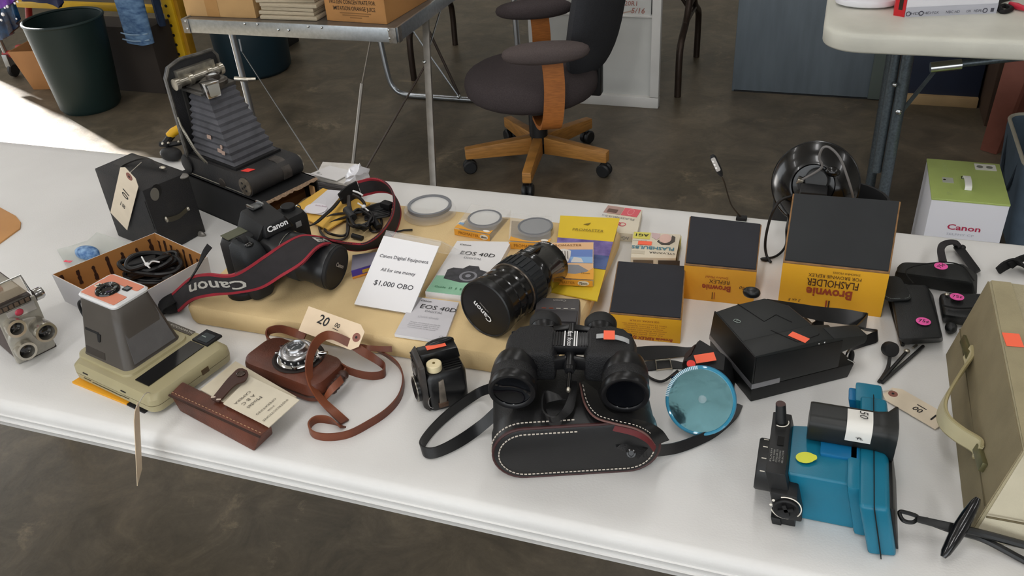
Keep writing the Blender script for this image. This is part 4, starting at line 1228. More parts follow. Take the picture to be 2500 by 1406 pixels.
obj('acrylic_back', hexa(nb(), [tp0, tp1, bk1, bk0] + [p + V((0, .0015, .0015)) for p in (tp0, tp1, bk1, bk0)]), clear, t)
f = frame(s0, s1, s3)
W, H = (s1 - s0).length, (s3 - s0).length
blk_i = mat('dark_grey_text', '#3a3a40', 0.6)
text(t, 'Canon Digital Equipment', f @ M.Translation((W * .50, H * .71, 0)), .0062, blk_i, w=W * .88, bold=.008)
text(t, 'All for one money', f @ M.Translation((W * .50, H * .52, 0)), .0062, blk_i, w=W * .62, bold=.008)
text(t, '$1,000 OBO', f @ M.Translation((W * .52, H * .33, 0)), .0088, blk_i, w=W * .70, bold=.008)

# ---- envelope, disc sleeve and paper pile behind the digital camera
t = tag(obj('padded_envelope', hexa(nb(), [p - V((0, 0, .0035)) for p in (T(706, 512, FH + .012), T(800, 560, FH + .008), T(905, 495, FH + .01), T(788, 458, FH + .022))] +
        [T(706, 512, FH + .012), T(800, 560, FH + .008), T(905, 495, FH + .01), T(788, 458, FH + .022)]), mat('buff_paper', '#d9ac4e', 0.7, var=0.05, vs=12), bevel=0.0015), 'buff padded envelope under the disc sleeve behind the digital camera', 'envelope')
t = thing('disc_sleeve', 'white disc sleeve lying on the buff envelope', 'sleeve', T(770, 500, FH + .015))
w4 = [T(735, 517, FH + .0155), T(792, 525, FH + .013), T(842, 466, FH + .018), T(800, 463, FH + .022)]
obj('sleeve', hexa(nb(), [p + V((0, 0, -.0008)) for p in w4] + w4), paper_g, t)
fd = frame(w4[0], w4[1], w4[3])
obj('disc', plate(nb(), fd @ M.Translation((.022, .014, .0006)), disc(.020, 28, 0, 0, .016), .0008), mat('pale_disc', '#dcd8de', 0.35), t)
text(t, 'Guide Book', fd @ M.Translation((.028, .022, .0012)), .003, mat('mauve_print', '#8a4a66', 0.6), w=.022)
news = mat('white_news', '#d8d4ce', 0.75, var=0.06, vs=60)
news_g = mat('grey_news', '#6d6a6b', 0.7, var=0.35, vs=90, aniso=(1, 1, 12))
for i in range(5):
    a_ = [T(765 + 2 * i, 470 - 1.0 * i, .004), T(868, 482, .004), T(885, 430, .004), T(790, 425, .004)]
    z0 = 0.0002 + i * .0062
    j = [V((random.uniform(-.003, .003), random.uniform(-.003, .003), 0)) for _ in range(4)]
    p = [V((a.x, min(a.y, 1.395), TT + z0)) + j[k] for k, a in enumerate(a_)]
    o = obj('magazine', hexa(nb(), p + [v + V((0, 0, .0056)) for v in p]), news_g if i < 4 else news, bevel=0.001)
    tag(o, ['lowest', 'second', 'third', 'fourth', 'topmost'][i] + ' magazine counted up from the table in the pile behind the yellow envelope', 'magazine', 'magazines piled at the back edge')
t = thing('paper_packet', 'printed white packet lying on top of the magazine pile', 'packet', T(820, 430, .034))
w4 = [T(757, 424, .042), T(822, 441, .034), T(862, 418, .036), T(805, 404, .040)]
obj('sheet', hexa(nb(), [p - V((0, 0, .0015)) for p in w4] + w4), paper, t)
fd = frame(w4[0], w4[1], w4[3])
decal(t, 'printed_block', fd, rect(.025, .020, .044, .036), mat('grey_block', '#a7a6a4', 0.6))
decal(t, 'printed_block', fd, rect(.010, .006, .022, .013), MATS['grey_block'])
crumple = nb()
random.seed(11)
cb_ = T(870, 432, .05)
base_pts = [(840, 452, .035), (870, 463, .034), (898, 440, .037), (905, 416, .05), (880, 404, .075), (855, 408, .07), (845, 430, .055)]
cen = crumple.verts.new(T(868, 432, .068))
rg = [crumple.verts.new(T(*p)) for p in base_pts]
lowc = crumple.verts.new(T(868, 440, .034))
for i in range(len(rg)):
    crumple.faces.new((cen, rg[i], rg[(i + 1) % len(rg)]))
    crumple.faces.new((lowc, rg[(i + 1) % len(rg)], rg[i]))
bmesh.ops.subdivide_edges(crumple, edges=crumple.edges, cuts=3, use_grid_fill=True)
for v in crumple.verts:
    v.co += V((random.uniform(-.0025, .0025), random.uniform(-.0025, .0025), random.uniform(0, .004)))
tag(obj('plastic_wrap', crumple, mat('white_plastic_film', '#e4e4ea', 0.3), sharp=30), 'crumpled white plastic wrap on the packet at the table back edge', 'wrapper')

# purple film box by the kit lens
t, q = flat_box('film_box', 'small purple and orange box half hidden behind the camera lens', 'box', ((857, 660), (925, 640), (935, 612), (860, 622)), 0.016, mat('grey_violet_card', '#8d8a9a', 0.55), FH)
W = (q[1] - q[0]).length
fr = frame(V((q[0].x, q[0].y - .0006, TT + FH)), V((q[1].x, q[1].y - .0006, TT + FH)), q[0] + V((0, -.0006, 0)))
decal(t, 'purple_band', fr, rect(.0005, .0045, W, .0155), mat('violet_print', '#4a3a9a', 0.5))
decal(t, 'orange_band', fr, rect(.0005, .0005, W, .0045), mat('orange_print', '#d9913c', 0.5))
decal(t, 'yellow_mark', fr, rect(W * .38, .006, W * .8, .012), mat('gold_print', '#c9a23c', 0.5), z0=.0006)

# tan rounded card at the left edge and plastic bag
tag(obj('leather_pad', plate(nb(), M.Translation((0, 0, TT)), [tuple(T(*p)[:2]) for p in ((-130, 560), (-90, 500), (0, 508), (40, 530), (52, 545), (50, 560), (0, 596), (-90, 640))], 0.003), mat('tan_leather', '#c08c55', 0.6, var=0.05, vs=15), bevel=0.0008), 'flat tan leather piece with a rounded corner at the left edge of the table', 'leather')
t = thing('plastic_bag', 'small clear plastic bag with a blue sponge and a pink sticker', 'bag', T(210, 620))
bm = nb()
bp = [T(*p) for p in ((140, 612, .002), (165, 655, .002), (260, 640, .004), (330, 602, .002), (238, 570, .02), (215, 590, .012), (170, 605, .010))]
prism(bm, bp, (0, 0, .003))
obj('bag', bm, mat('cloudy_film', '#cfd4ce', 0.2, alpha=0.35), t)
bm = nb()
ellipsoid(bm, T(213, 617, .012), (.024, .014, .011), M(), 20, 10, .8)
obj('blue_sponge', bm, mat('blue_sponge', '#2f5f9c', 0.6, hex2='#8fb3d8', vs=90), t)
fp = frame(T(153, 641, .0065), T(176, 641, .0065), T(153, 630, .0065))
obj('price_sticker', plate(nb(), fp, [(0, .003), (.014, 0), (.016, .006), (.001, .008)], .0006), mat('hot_pink_sticker', '#f4546a', 0.6), t)

# ================================================================== TABLE: CAMERAS, LEFT HALF
def RZ(x, y, deg, z=TT):
    return M.Translation((x, y, z)) @ M.Rotation(math.radians(deg), 4, 'Z')
def sticker(par, mtx, w, h, m=None, skew=0.0):
    return obj('price_sticker', plate(nb(), mtx, [(0, 0), (w, 0), (w + skew, h), (skew, h)], 0.0006, 0.0004), m or orange_st, par)
leath = mat('black_leather', '#1b1b1d', 0.55, var=0.15, vs=60, bump=0.35, bs=700)
worn_l = mat('worn_black_leather', '#232325', 0.6, hex2='#3a3735', vs=16, bump=0.4, bs=500, lo=.45, hi=.8)
chrome = mat('chrome', '#c8c8c8', 0.16, 1.0)
nickel = mat('aged_nickel', '#b9b3a6', 0.28, 0.9, var=0.25, vs=60)
blk_g = mat('gloss_black', '#0c0c0d', 0.18, coat=0.3)
blk_m = mat('matt_black', '#101012', 0.6)
lens_g = mat('lens_glass', '#0b0d16', 0.04, coat=0.6)

# ---- box camera
BC = RZ(-1.097, 1.107, -17.0)
t = thing('box_camera', 'old black box camera with a leather handle, tag hanging on its side', 'camera', mtx=BC)
w, d, h = 0.132, 0.086, 0.128
q = [T(288, 576), T(404, 622), T(503, 566), T(400, 530)]
qt = [T(230, 411, h), T(347, 466, h), None, T(322, 372, h)]
qt[2] = OP(458, 420, q[1], (q[2] - q[1]).cross(qt[1] - q[1]))
qt[0] = OP(230, 411, q[1], (q[0] - q[1]).cross(qt[1] - q[1]))
obj('body', hexa(nb(), q + qt), worn_l, t, bevel=0.0025)
topo = (qt[0] + qt[1] + qt[2] + qt[3]) / 4
# handle along the top
obj('handle', ribbon(nb(), [(T(*a, h + z), T(*b, h + z)) for a, b, z in (((268, 408), (288, 414), .002), ((285, 394), (309, 400), .010), ((318, 381), (345, 388), .017), ((355, 385), (372, 393), .014), ((383, 398), (394, 406), .007), ((395, 408), (407, 414), .002))], .003), mat('black_strap_leather', '#2b2826', .5, var=.2, vs=40), t)
for p_ in ((280, 409), (397, 409)):
    obj('handle_stud', ellipsoid(nb(), T(*p_, h + .005), (.006, .0045, .003), u=10, v=6), nickel, t)
cA, cB, cC = q[1], q[2], qt[1]
nF = (cB - cA).cross(cC - cA).normalized()
def onF(px, py, lift=0.0006):
    return OP(px, py, cA, nF) + nF * (lift if nF.y < 0 else -lift)
nO = nF if nF.y < 0 else -nF
fw = frame(onF(378, 470), onF(400, 462), onF(370, 440))
obj('finder_window', plate(nb(), frame(onF(377, 474), onF(387, 470), onF(372, 452)), disc(.0085, 20, 0, 0, .0115), .0008), mat('ground_glass', '#6b6964', .25), t)
obj('finder_rim', plate(nb(), frame(onF(381, 466, .0003), onF(391, 462, .0003), onF(376, 444, .0003)), disc(.0105, 20, 0, 0, .012), .0006), blk_m, t)
obj('window_slot', ribbon(nb(), [(onF(a, b - 6, .001), onF(a, b + 6, .001)) for a, b in ((405, 536), (420, 534), (437, 527), (450, 516), (457, 510))], .0012), mat('amber_window', '#3f3a2c', .3), t)
obj('slot_pin', ellipsoid(nb(), onF(404, 535, .002), (.004, .003, .006), u=10, v=6), nickel, t)
obj('slot_pin', ellipsoid(nb(), onF(457, 509, .002), (.004, .003, .004), u=10, v=6), nickel, t)
obj('corner_cap', ellipsoid(nb(), qt[2] + V((-.010, -.008, -.004)), (.016, .010, .005), M(), 14, 8), mat('scuffed_grey', '#7c7873', .5, var=.25, vs=90), t)
obj('latch', ellipsoid(nb(), onF(489, 574, .003), (.010, .005, .009), u=14, v=8), mat('scuffed_tin', '#8c8984', .4, .5, var=.25, vs=90), t)
obj('door_seam', tube(nb(), [onF(353, 492, .0004), onF(378, 560, .0004)], .0008, 5), blk_m, t)
# its tag
nL = (q[0] - q[1]).cross(qt[1] - q[1]).normalized()
nL = nL if nL.y < 0 else -nL
lo_ = q[1] + nL * .004
f0, f1 = OP(290.5, 540, lo_, nL), OP(318.5, 422, lo_, nL)
bl_, br_ = OP(272.7, 533, lo_, nL), OP(308.8, 547, lo_, nL)
ax = (f1 - f0).normalized()
fm = frame((bl_ + br_) / 2, (bl_ + br_) / 2 + ax, bl_)
price_tag('manila tag priced ten dollars hanging on the black box camera', fm, (f1 - f0).length, (br_ - bl_).length, manila2,
          [('10', .60, .0, .016, PI, False), ('00', .36, -.06, .0075, PI, True)], [f1 + V((0, 0, .001)), T(330, 410, .150), T(345, 396, h + .018)])

# ---- open box with a cable bundle
L_, F_, R_, B_ = T(126, 670, .052), T(286, 750, .052), T(507, 627, .052), T(378, 568, .052)
t = thing('open_box', 'white cardboard box open at the top, brown inside with dark printed bars', 'box', (L_ + R_) / 2 - V((0, 0, .052)))
wht = mat('white_carton_face', '#d4d3d6', .55, var=.02, vs=12)
brn = mat('brown_carton_inside', '#a9763f', .8, var=.08, vs=12)
drk = mat('dark_print_bar', '#33190d', .7)
rim4 = [L_, F_, R_, B_]
cen = sum(rim4, V()) / 4
bot4 = [V((p.x, p.y, TT)).lerp(V((cen.x, cen.y, TT)), .03) for p in rim4]
thick = .022
for i, nm in enumerate(('left', 'front', 'right', 'back')):
    a, b = i, (i + 1) % 4
    inn = [p.lerp(V((cen.x, cen.y, p.z)), thick) for p in (bot4[a], bot4[b], rim4[b], rim4[a])]
    mid_ = [p.lerp(V((cen.x, cen.y, p.z)), thick * .6) for p in (bot4[a], bot4[b], rim4[b], rim4[a])]
    obj('outer_wall', hexa(nb(), [bot4[a], bot4[b], mid_[1], mid_[0], rim4[a], rim4[b], mid_[2], mid_[3]]), wht, t)
    obj('inner_wall', hexa(nb(), [mid_[0], mid_[1], inn[1], inn[0], mid_[3], mid_[2], inn[2], inn[3]]), brn, t)
    if i in (2, 3):
        fr = frame(inn[0], inn[1], inn[3])
        Wd = (inn[1] - inn[0]).length
        zf = -.0006 if (fr.to_3x3() @ V((0, 0, 1))).dot(cen - inn[0]) < 0 else .0006
        n = 8 if i == 2 else 7
        for k in range(n):
            x = Wd * (.06 + .90 * k / (n - 1))
            y0_, y1_ = (.010 + .004 * (k % 3), .046 - .003 * ((k * 2) % 3))
            bm = nb()
            random.seed(k + i * 10)
            prev = None
            pts_l, pts_r = [], []
            for s_ in range(9):
                yy_ = y0_ + (y1_ - y0_) * s_ / 8
                wv = random.uniform(.0014, .0034)
                pts_l.append((x - wv, yy_)); pts_r.append((x + wv * random.uniform(.6, 1.2), yy_))
            plate(bm, fr, pts_l + pts_r[::-1], zf, zf * .3)
            obj('printed_bar', bm, drk, t)
obj('bottom', hexa(nb(), [p.lerp(V((cen.x, cen.y, TT)), .02) for p in bot4] + [p.lerp(V((cen.x, cen.y, TT)), .02) + V((0, 0, .002)) for p in bot4]), brn, t)
# cables
t = thing('cable_bundle', 'bundle of black cables with a white twist tie inside the open box', 'cable', T(375, 665, .01))
cab = mat('black_cable', '#131315', .42, var=.1, vs=40)
random.seed(5)
cc_ = T(372, 662, .02)
for k in range(11):
    pts = []
    rx, ry = random.uniform(.028, .044), random.uniform(.016, .028)
    rot = math.radians(random.uniform(5, 50))
    ox, oy, oz = random.uniform(-.006, .008), random.uniform(-.006, .006), .004 + .0034 * k
    for i in range(10):
        a = 2 * PI * i / 10
        x, y = rx * math.cos(a), ry * math.sin(a)
        pts.append(V((cc_.x + ox + x * math.cos(rot) - y * math.sin(rot), cc_.y + oy + x * math.sin(rot) + y * math.cos(rot), TT + .006 + oz + .004 * math.sin(2 * a + k))))
    obj('cable_loop', tube(nb(), pts, .0042, 8, 4, closed=True), cab, t)
obj('plug', bx((0, 0, 0), (.05, .022, .018), M.Translation(T(345, 645, .036)) @ M.Rotation(.6, 4, 'Z')), blk_m, t, bevel=.004)
obj('plug', bx((0, 0, 0), (.034, .018, .014), M.Translation(T(420, 690, .03)) @ M.Rotation(-.5, 4, 'Z')), blk_m, t, bevel=.003)
tie = [T(346, 627, .056), T(357, 646, .056), T(366, 654, .055)]
obj('twist_tie', tube(nb(), tie, .0013, 6, 4), mat('white_tie', '#e4e4e4', .5), t)
obj('twist_tie', tube(nb(), [T(361, 649, .056), T(372, 638, .056), T(390, 640, .054)], .0013, 6, 4), MATS['white_tie'], t)
obj('twist_knot', ellipsoid(nb(), T(359, 645, .056), (.004, .004, .003), u=10, v=6), MATS['white_tie'], t)

# ---- folding bellows camera on its carton
A_ = V((-.880, 1.132, TT))
u_ = V((.94, -.343, 0)).normalized()
v_ = V((-u_.y, u_.x, 0))
KM = M(((u_.x, v_.x, 0, A_.x), (u_.y, v_.y, 0, A_.y), (0, 0, 1, TT), (0, 0, 0, 1)))   # x back from the near end is negative
t = thing('open_carton', 'black carton lying on its side, open end brown and torn, under the bellows camera', 'box', mtx=KM)
CW, CHT, CL = .125, .072, .245
bc = mat('black_carton', '#121214', .7, var=.2, vs=30)
ib = mat('brown_carton_lining', '#6a4524', .8, var=.12, vs=14)
def kb(name, c, s, m, par, bevel=0.0, **k):
    return obj(name, bx(c, s, KM), m, par, bevel=bevel, **k)
kb('bottom_panel', (-CL / 2, CW / 2, .0015), (CL, CW, .003), bc, t)
kb('top_panel', (-CL / 2, CW / 2, CHT - .0015), (CL, CW, .003), bc, t)
kb('side_panel', (-CL / 2, .0015, CHT / 2), (CL, .003, CHT), bc, t)
kb('side_panel', (-CL / 2, CW - .0015, CHT / 2), (CL, .003, CHT), bc, t)
kb('end_panel', (-CL + .0015, CW / 2, CHT / 2), (.003, CW, CHT), bc, t)
kb('lining', (-.012, CW / 2, .0038), (.02, CW - .008, .001), ib, t)
kb('inner_flap', (-.040, CW / 2, CHT * .5), (.003, CW - .008, CHT * .9), ib, t)
kb('floor_lining', (-.02, CW / 2, .0040), (.04, CW - .008, .001), ib, t)
kb('tucked_flap', (-.004, CW - .012, CHT * .42), (.012, .003, CHT * .78), mat('pale_card', '#c29a6c', .8), t)
torn = nb()
random.seed(3)
n = 22
pa = [KM @ V((.0005, .002 + (CW - .004) * i / n, CHT + .001)) for i in range(n + 1)]
pb_ = [KM @ V((.0030 + random.uniform(0, .004), .002 + (CW - .004) * i / n, CHT - .002 - random.uniform(0, .0025))) for i in range(n + 1)]
ribbon(torn, list(zip(pa, pb_)), .0015, 1)
obj('torn_edge', torn, mat('torn_card_edge', '#8d7660', .9, var=.3, vs=200), t)
obj('torn_corner', ribbon(nb(), [(KM @ V((.002, -.002, .072)), KM @ V((.008, .004, .070))), (KM @ V((.004, -.004, .05)), KM @ V((.012, .004, .05))), (KM @ V((.004, .006, .034)), KM @ V((.010, .012, .036))), (KM @ V((.004, .022, .03)), KM @ V((.008, .024, .036)))], .0015), MATS['torn_card_edge'], t)

K = RZ(-.984, 1.238, -20, TT + CHT)
KM2 = 0
t = thing('bellows_camera', 'antique black folding bellows camera with its lens standing up, on the carton', 'camera', mtx=K)
BL_, BW_, BH_ = .214, .114, .038
# body with round ends
bm = nb()
prof = []
for i in range(9):
    a = -PI / 2 + PI * i / 8
    prof.append((BL_ / 2 - BH_ / 2 + BH_ / 2 * math.cos(a), BH_ / 2 + BH_ / 2 * math.sin(a)))
for i in range(9):
    a = PI / 2 + PI * i / 8
    prof.append((-BL_ / 2 + BH_ / 2 + BH_ / 2 * math.cos(a), BH_ / 2 + BH_ / 2 * math.sin(a)))
prism(bm, [K @ V((p[0], -BW_ / 2, p[1])) for p in prof], K.to_3x3() @ V((0, BW_, 0)))
obj('body', bm, worn_l, t, sharp=45)
for sx in (-1, 1):
    mm = K @ M.Translation((sx * (BL_ / 2 - BH_ / 2), -BW_ / 2 - .0005, BH_ / 2)) @ M.Rotation(PI / 2, 4, 'X')
    obj('spool_cap', lathe(nb(), [(0, -.001), (.0165, -.001), (.0165, .002), (.012, .003), (0, .003)], 24, mm), mat('worn_brass', '#6f665a', .45, .5, var=.3, vs=120) if sx > 0 else leath, t)
    if sx > 0:
        for dx, dy in ((.005, .004), (-.004, .007), (-.006, -.004), (.004, -.006), (0, 0)):
            obj('spool_hole', lathe(nb(), [(0, 0), (.0022, 0), (.0022, .0006), (0, .0006)], 10, mm @ M.Translation((dx, dy, .003))), blk_m, t)
mm = K @ M.Translation((BL_ / 2 - BH_ / 2, BW_ / 2 + .002, BH_ / 2)) @ M.Rotation(PI / 2, 4, 'X')
obj('winding_key', tube(nb(), [mm @ V((.009 * math.cos(2 * PI * i / 12), .012 * math.sin(2 * PI * i / 12), -.004)) for i in range(12)], .0018, 6, 3, closed=True), nickel, t)
obj('seam_trim', tube(nb(), [K @ V((-.08, -BW_ / 2 - .0005, .002)), K @ V((.085, -BW_ / 2 - .0005, .002))], .0010, 5), nickel, t)
obj('shutter_boss', lathe(nb(), [(0, 0), (.010, 0), (.009, .0015), (0, .002)], 18, K @ M.Translation((.015, -BW_ / 2 - .0002, .006)) @ M.Rotation(PI / 2, 4, 'X')), mat('dull_bronze', '#3c3631', .5, .4), t)
f = K @ M.Translation((.066, -.046, BH_ + .0005)) @ M.Rotation(math.radians(18), 4, 'Z')
sticker(t, f, .016, .012, mat('red_sticker', '#f2473f', .6), .006)
obj('leather_loop', ribbon(nb(), [(K @ V((x, .012, z)), K @ V((x, .030, z))) for x, z in ((.066, BH_ + .0005), (.086, BH_ + .001), (.100, BH_ - .006), (.1075, .022), (.105, .008))], .0015), mat('cracked_leather', '#45403c', .6, var=.3, vs=90), t)
# bed (front door) standing at the far left end
bed = nb()
bp = [(-BW_ / 2 + .002, 0)] + [(-BW_ / 2 + .002, .148), (-BW_ / 2 + .012, .166), (-.02, .174), (.02, .172), (BW_ / 2 - .010, .172), (BW_ / 2 - .002, .160), (BW_ / 2 - .002, 0)]
prism(bed, [K @ V((-.094, p[0], BH_ - .004 + p[1])) for p in bp], K.to_3x3() @ V((.012, 0, 0)))
obj('bed', bed, leath, t, bevel=.003)
rim_b = [K @ V((-.083, p[0], BH_ - .004 + p[1])) for p in bp]
obj('bed_rim', tube(nb(), rim_b, .0032, 6), mat('worn_rim', '#57544f', .5, .3, var=.3, vs=90), t)
for yy in (-.030, .030):
    obj('bed_rail', bx((-.080, yy, BH_ + .075), (.004, .006, .15), K), mat('rail_metal', '#5d5b58', .35, .7), t)
for yy, s in ((-BW_ / 2 + .004, 0), (-BW_ / 2 + .004, 1)):
    pts = [K @ V((-.078, yy - .003, BH_ + .075 - s * .012)), K @ V((-.070 + s * .004, yy - .004, BH_ + .05)), K @ V((-.050 + s * .006, yy - .004, BH_ + .018)), K @ V((-.026 + s * .008, yy - .003, BH_ - .002))]
    obj('strut', tube(nb(), pts, .0016, 6, 5), nickel, t)
# bellows: rows shrinking upwards
bot = [(-.074, -.046), (.052, -.046), (.052, .046), (-.074, .046)]
top = [(-.064, -.026), (-.014, -.026), (-.014, .030), (-.064, .030)]
bm = nb()
rows = []
N = 22
for k in range(N + 1):
    f_ = k / N
    z = BH_ - .002 + f_ * .126
    off = .0022 if k % 2 else -.0012
    cx = sum((p[0] for p in bot)) / 4 * (1 - f_) + sum((p[0] for p in top)) / 4 * f_
    row = []
    for a_, b_ in zip(bot, top):
        x, y = a_[0] * (1 - f_) + b_[0] * f_, a_[1] * (1 - f_) + b_[1] * f_
        sx, sy = (1 if x > cx else -1), (1 if y > 0 else -1)
        row.append(bm.verts.new(K @ V((x + sx * off, y + sy * off, z))))
    rows.append(row)
for a_, b_ in zip(rows, rows[1:]):
    for i in range(4):
        bm.faces.new((a_[i], a_[(i + 1) % 4], b_[(i + 1) % 4], b_[i]))
bm.faces.new(rows[0][::-1]); bm.faces.new(rows[-1])
obj('bellows', bm, mat('grey_black_bellows', '#4b4b50', .75, var=.25, vs=30, bump=.3, bs=300), t, sharp=10)
obj('bellows_frame', bx((-.010, 0, BH_ + .002), (.136, .100, .006), K), blk_m, t, bevel=.001)
for i, (x, z, w_) in enumerate(((-.016, .045, .012), (.012, .026, .013), (.022, .024, .010), (.018, .034, .006))):
    fm = K @ M.Translation((x, -.0455 + z * .13, BH_ + z)) @ M.Rotation(math.radians(82), 4, 'X')
    obj('repair_patch', plate(nb(), fm, rrect(w_, .007, .001, 2), .0008, .0016), mat('pink_patch', '#a88f82', .7), t)
# lens standard
SZ = BH_ + .124
mt = mat('tarnished_silver', '#aaa59a', .3, .85, var=.3, vs=70)
obj('lens_board', bx((-.039, .002, SZ), (.058, .064, .006), K), mat('dark_board', '#4a4743', .5, .3, var=.2, vs=40), t, bevel=.001)
obj('standard_foot', bx((-.076, .0, SZ + .018), (.012, .078, .026), K), mt, t, bevel=.002)
obj('standard_roller', tube(nb(), [K @ V((-.066, -.050, SZ + .012)), K @ V((-.066, .046, SZ + .012))], .0075, 12), mt, t)
for yy in (-.048, -.020, .020, .044):
    obj('roller_knob', tube(nb(), [K @ V((-.066, yy - .004, SZ + .012)), K @ V((-.066, yy + .004, SZ + .012))], .0105, 14), nickel, t)
obj('shutter', lathe(nb(), [(0, .003), (.024, .003), (.024, .010), (.020, .013), (.0125, .013), (.0125, .021), (.010, .022), (.009, .018), (0, .018)], 30, K @ M.Translation((-.030, .004, SZ))), mat('bronze_black', '#55504a', .35, .6, var=.2, vs=60), t)
obj('lens_glass', lathe(nb(), [(0, 0), (.009, 0), (.006, .002), (0, .003)], 24, K @ M.Translation((-.030, .004, SZ + .019))), mat('milky_glass', '#c7cbcb', .08), t)
FNm = K @ M.Translation((-.006, -.020, SZ + .006)) @ M.Rotation(math.radians(-8), 4, 'Z')
obj('reflex_finder', frustum(nb(), (0, 0, -.014), (.018, .024, 0), (-.002, 0, .013), (.024, .027, 0), FNm), chrome, t, bevel=.001)
obj('finder_glass', plate(nb(), FNm @ M.Translation((.0118, 0, 0)) @ M.Rotation(math.radians(82), 4, 'Y'), rrect(.020, .020, .003, 3), .0008), mat('bright_mirror', '#d8d8d8', .08, 1.0), t)
obj('finder_arm', bx((-.045, -.034, SZ - .002), (.062, .006, .005), K), mat('rail_metal', '#5d5b58', .35, .7), t, bevel=.001)
obj('cable_post', tube(nb(), [K @ V((-.012, .034, SZ + .006)), K @ V((.006, .050, SZ + .002))], .004, 10), mt, t)
obj('thumb_lever', tube(nb(), [K @ V((.004, .046, SZ + .004)), K @ V((.014, .060, SZ + .002))], .003, 8), nickel, t)

# yellow-black clamp lying behind
t = thing('clamp', 'black spring clamp with a yellow grip behind the bellows camera', 'clamp', T(425, 372))
obj('jaw', ellipsoid(nb(), T(418, 376, .014), (.026, .016, .014), M.Identity(4), 16, 10, .8), blk_m, t)
obj('handle', tube(nb(), [T(392, 352, .028), T(420, 352, .030), T(448, 346, .032)], .006, 8, 4), blk_m, t)
obj('handle', tube(nb(), [T(402, 353, .032), T(415, 335, .040), T(420, 330, .044)], .008, 8, 4), blk_m, t)
obj('grip', tube(nb(), [T(412, 333, .042), T(424, 322, .050), T(440, 312, .055)], [.0085, .0095, .0085], 10), mat('yellow_rubber', '#d7a514', .5), t)
for p_ in ((398, 350), (411, 349), (436, 346), (445, 345)):
    obj('rivet', ellipsoid(nb(), T(*p_, .036), (.0035, .0035, .003), u=8, v=6), nickel, t)

# ---- instant camera standing on its film back
I = RZ(-.842, .763, -13.3)
t = thing('instant_camera', 'tan and brown instant camera with a salmon faceplate, standing lens up', 'camera', mtx=I)
tan = mat('tan_plastic_shell', '#a39a78', .42, var=.04, vs=20)
brown_g = mat('grey_brown_plastic', '#4a4540', .4, var=.05, vs=20)
steel_v = mat('grey_vinyl', '#5a5858', .5, var=.06, vs=60, bump=.1, bs=600)
bm = nb()
def rl(bm, mtx, cx, cy, levels, r=.01, n=5):
    """levels: (w, d, dx, dy, z)"""
    rings = []
    for w_, d_, dx, dy, z in levels:
        pts = rrect(w_, d_, min(r, w_ * .3, d_ * .3), n, cx + dx, cy + dy)
        rings.append([bm.verts.new(mtx @ V((p[0], p[1], z))) for p in pts])
    for a_, b_ in zip(rings, rings[1:]):
        k = len(a_)
        for i in range(k):
            bm.faces.new((a_[i], a_[(i + 1) % k], b_[(i + 1) % k], b_[i]))
    bm.faces.new(rings[0][::-1]); bm.faces.new(rings[-1])
    return bm
obj('lower_shell', rl(nb(), I, .002, 0, [(.168, .130, 0, 0, .004), (.176, .138, 0, 0, .007), (.178, .140, 0, 0, .017)], .014), tan, t)
obj('upper_shell', rl(nb(), I, .002, 0, [(.178, .140, 0, 0, .018), (.177, .139, 0, 0, .026), (.168, .130, 0, 0, .032), (.160, .122, 0, 0, .0325)], .014), tan, t)
obj('seam', rl(nb(), I, .002, 0, [(.1765, .1385, 0, 0, .0165), (.1765, .1385, 0, 0, .0185)], .014), mat('shell_seam', '#4d4836', .7), t)  # dark olive line along the joint of the two shells
obj('tower_plinth', rl(nb(), I, -.032, -.002, [(.118, .108, 0, 0, .031), (.116, .106, 0, 0, .036), (.110, .100, 0, 0, .0365)], .014), tan, t)
obj('tower', rl(nb(), I, -.032, -.002, [(.104, .096, 0, 0, .035), (.100, .092, 0, 0, .038), (.086, .068, -.008, .004, .095), (.082, .060, -.012, .006, .1155), (.080, .058, -.0125, .007, .1165)], .012), brown_g, t, sharp=50)
# vinyl side panel (+x) and upper band
obj('side_panel', hexa(nb(), [I @ V(p) for p in ((.0185, -.036, .042), (.0185, .034, .042), (.0008, .030, .094), (.0008, -.025, .094), (.0195, -.036, .042), (.0195, .034, .042), (.0018, .030, .094), (.0018, -.025, .094))]), steel_v, t)
capm = mat('white_frame', '#d9d9da', .3)
salm = mat('salmon_plate', '#d68468', .4)
TF = I @ M.Translation((-.0445, .005, .1165))
fpf = obj('faceplate_frame', rl(nb(), TF, 0, 0, [(.081, .059, 0, 0, 0), (.082, .060, 0, 0, .003), (.078, .056, 0, 0, .0055)], .008), capm, t)
for x0, x1, y0, y1 in ((-.036, .036, -.0255, -.0035), (-.036, .036, .0125, .0255), (-.036, -.008, -.0035, .0125)):
    decal(fpf, 'salmon_panel', TF @ M.Translation((0, 0, .0055)), rrect(x1 - x0, y1 - y0, .002, 2, (x0 + x1) / 2, (y0 + y1) / 2), salm)
t_l = TF @ M.Translation((-.004, -.005, .0058))
ld = obj('lens_dial', lathe(nb(), [(.0075, .001), (.009, .004), (.0145, .005), (.0165, .003), (.017, 0), (.0075, 0)], 32, t_l, cap=False), blk_g, t)
obj('lens', lathe(nb(), [(0, .001), (.0078, .001), (.0078, .002), (0, .002)], 24, t_l), lens_g, fpf)
for k in range(9):
    a = math.radians(40 * k)
    obj('dial_mark', plate(nb(), t_l @ M.Translation((.0125 * math.cos(a), .0125 * math.sin(a), .0050)) @ M.Rotation(a, 4, 'Z'), rect(-.0018, -.0003, .0018, .0003), .0003), mat('pale_mark', '#8f9a94', .5), ld)
decal(t, 'finder_window', TF @ M.Translation((.013, .0065, .0056)), rrect(.012, .010, .001, 2, .005, .004), blk_m, .001)
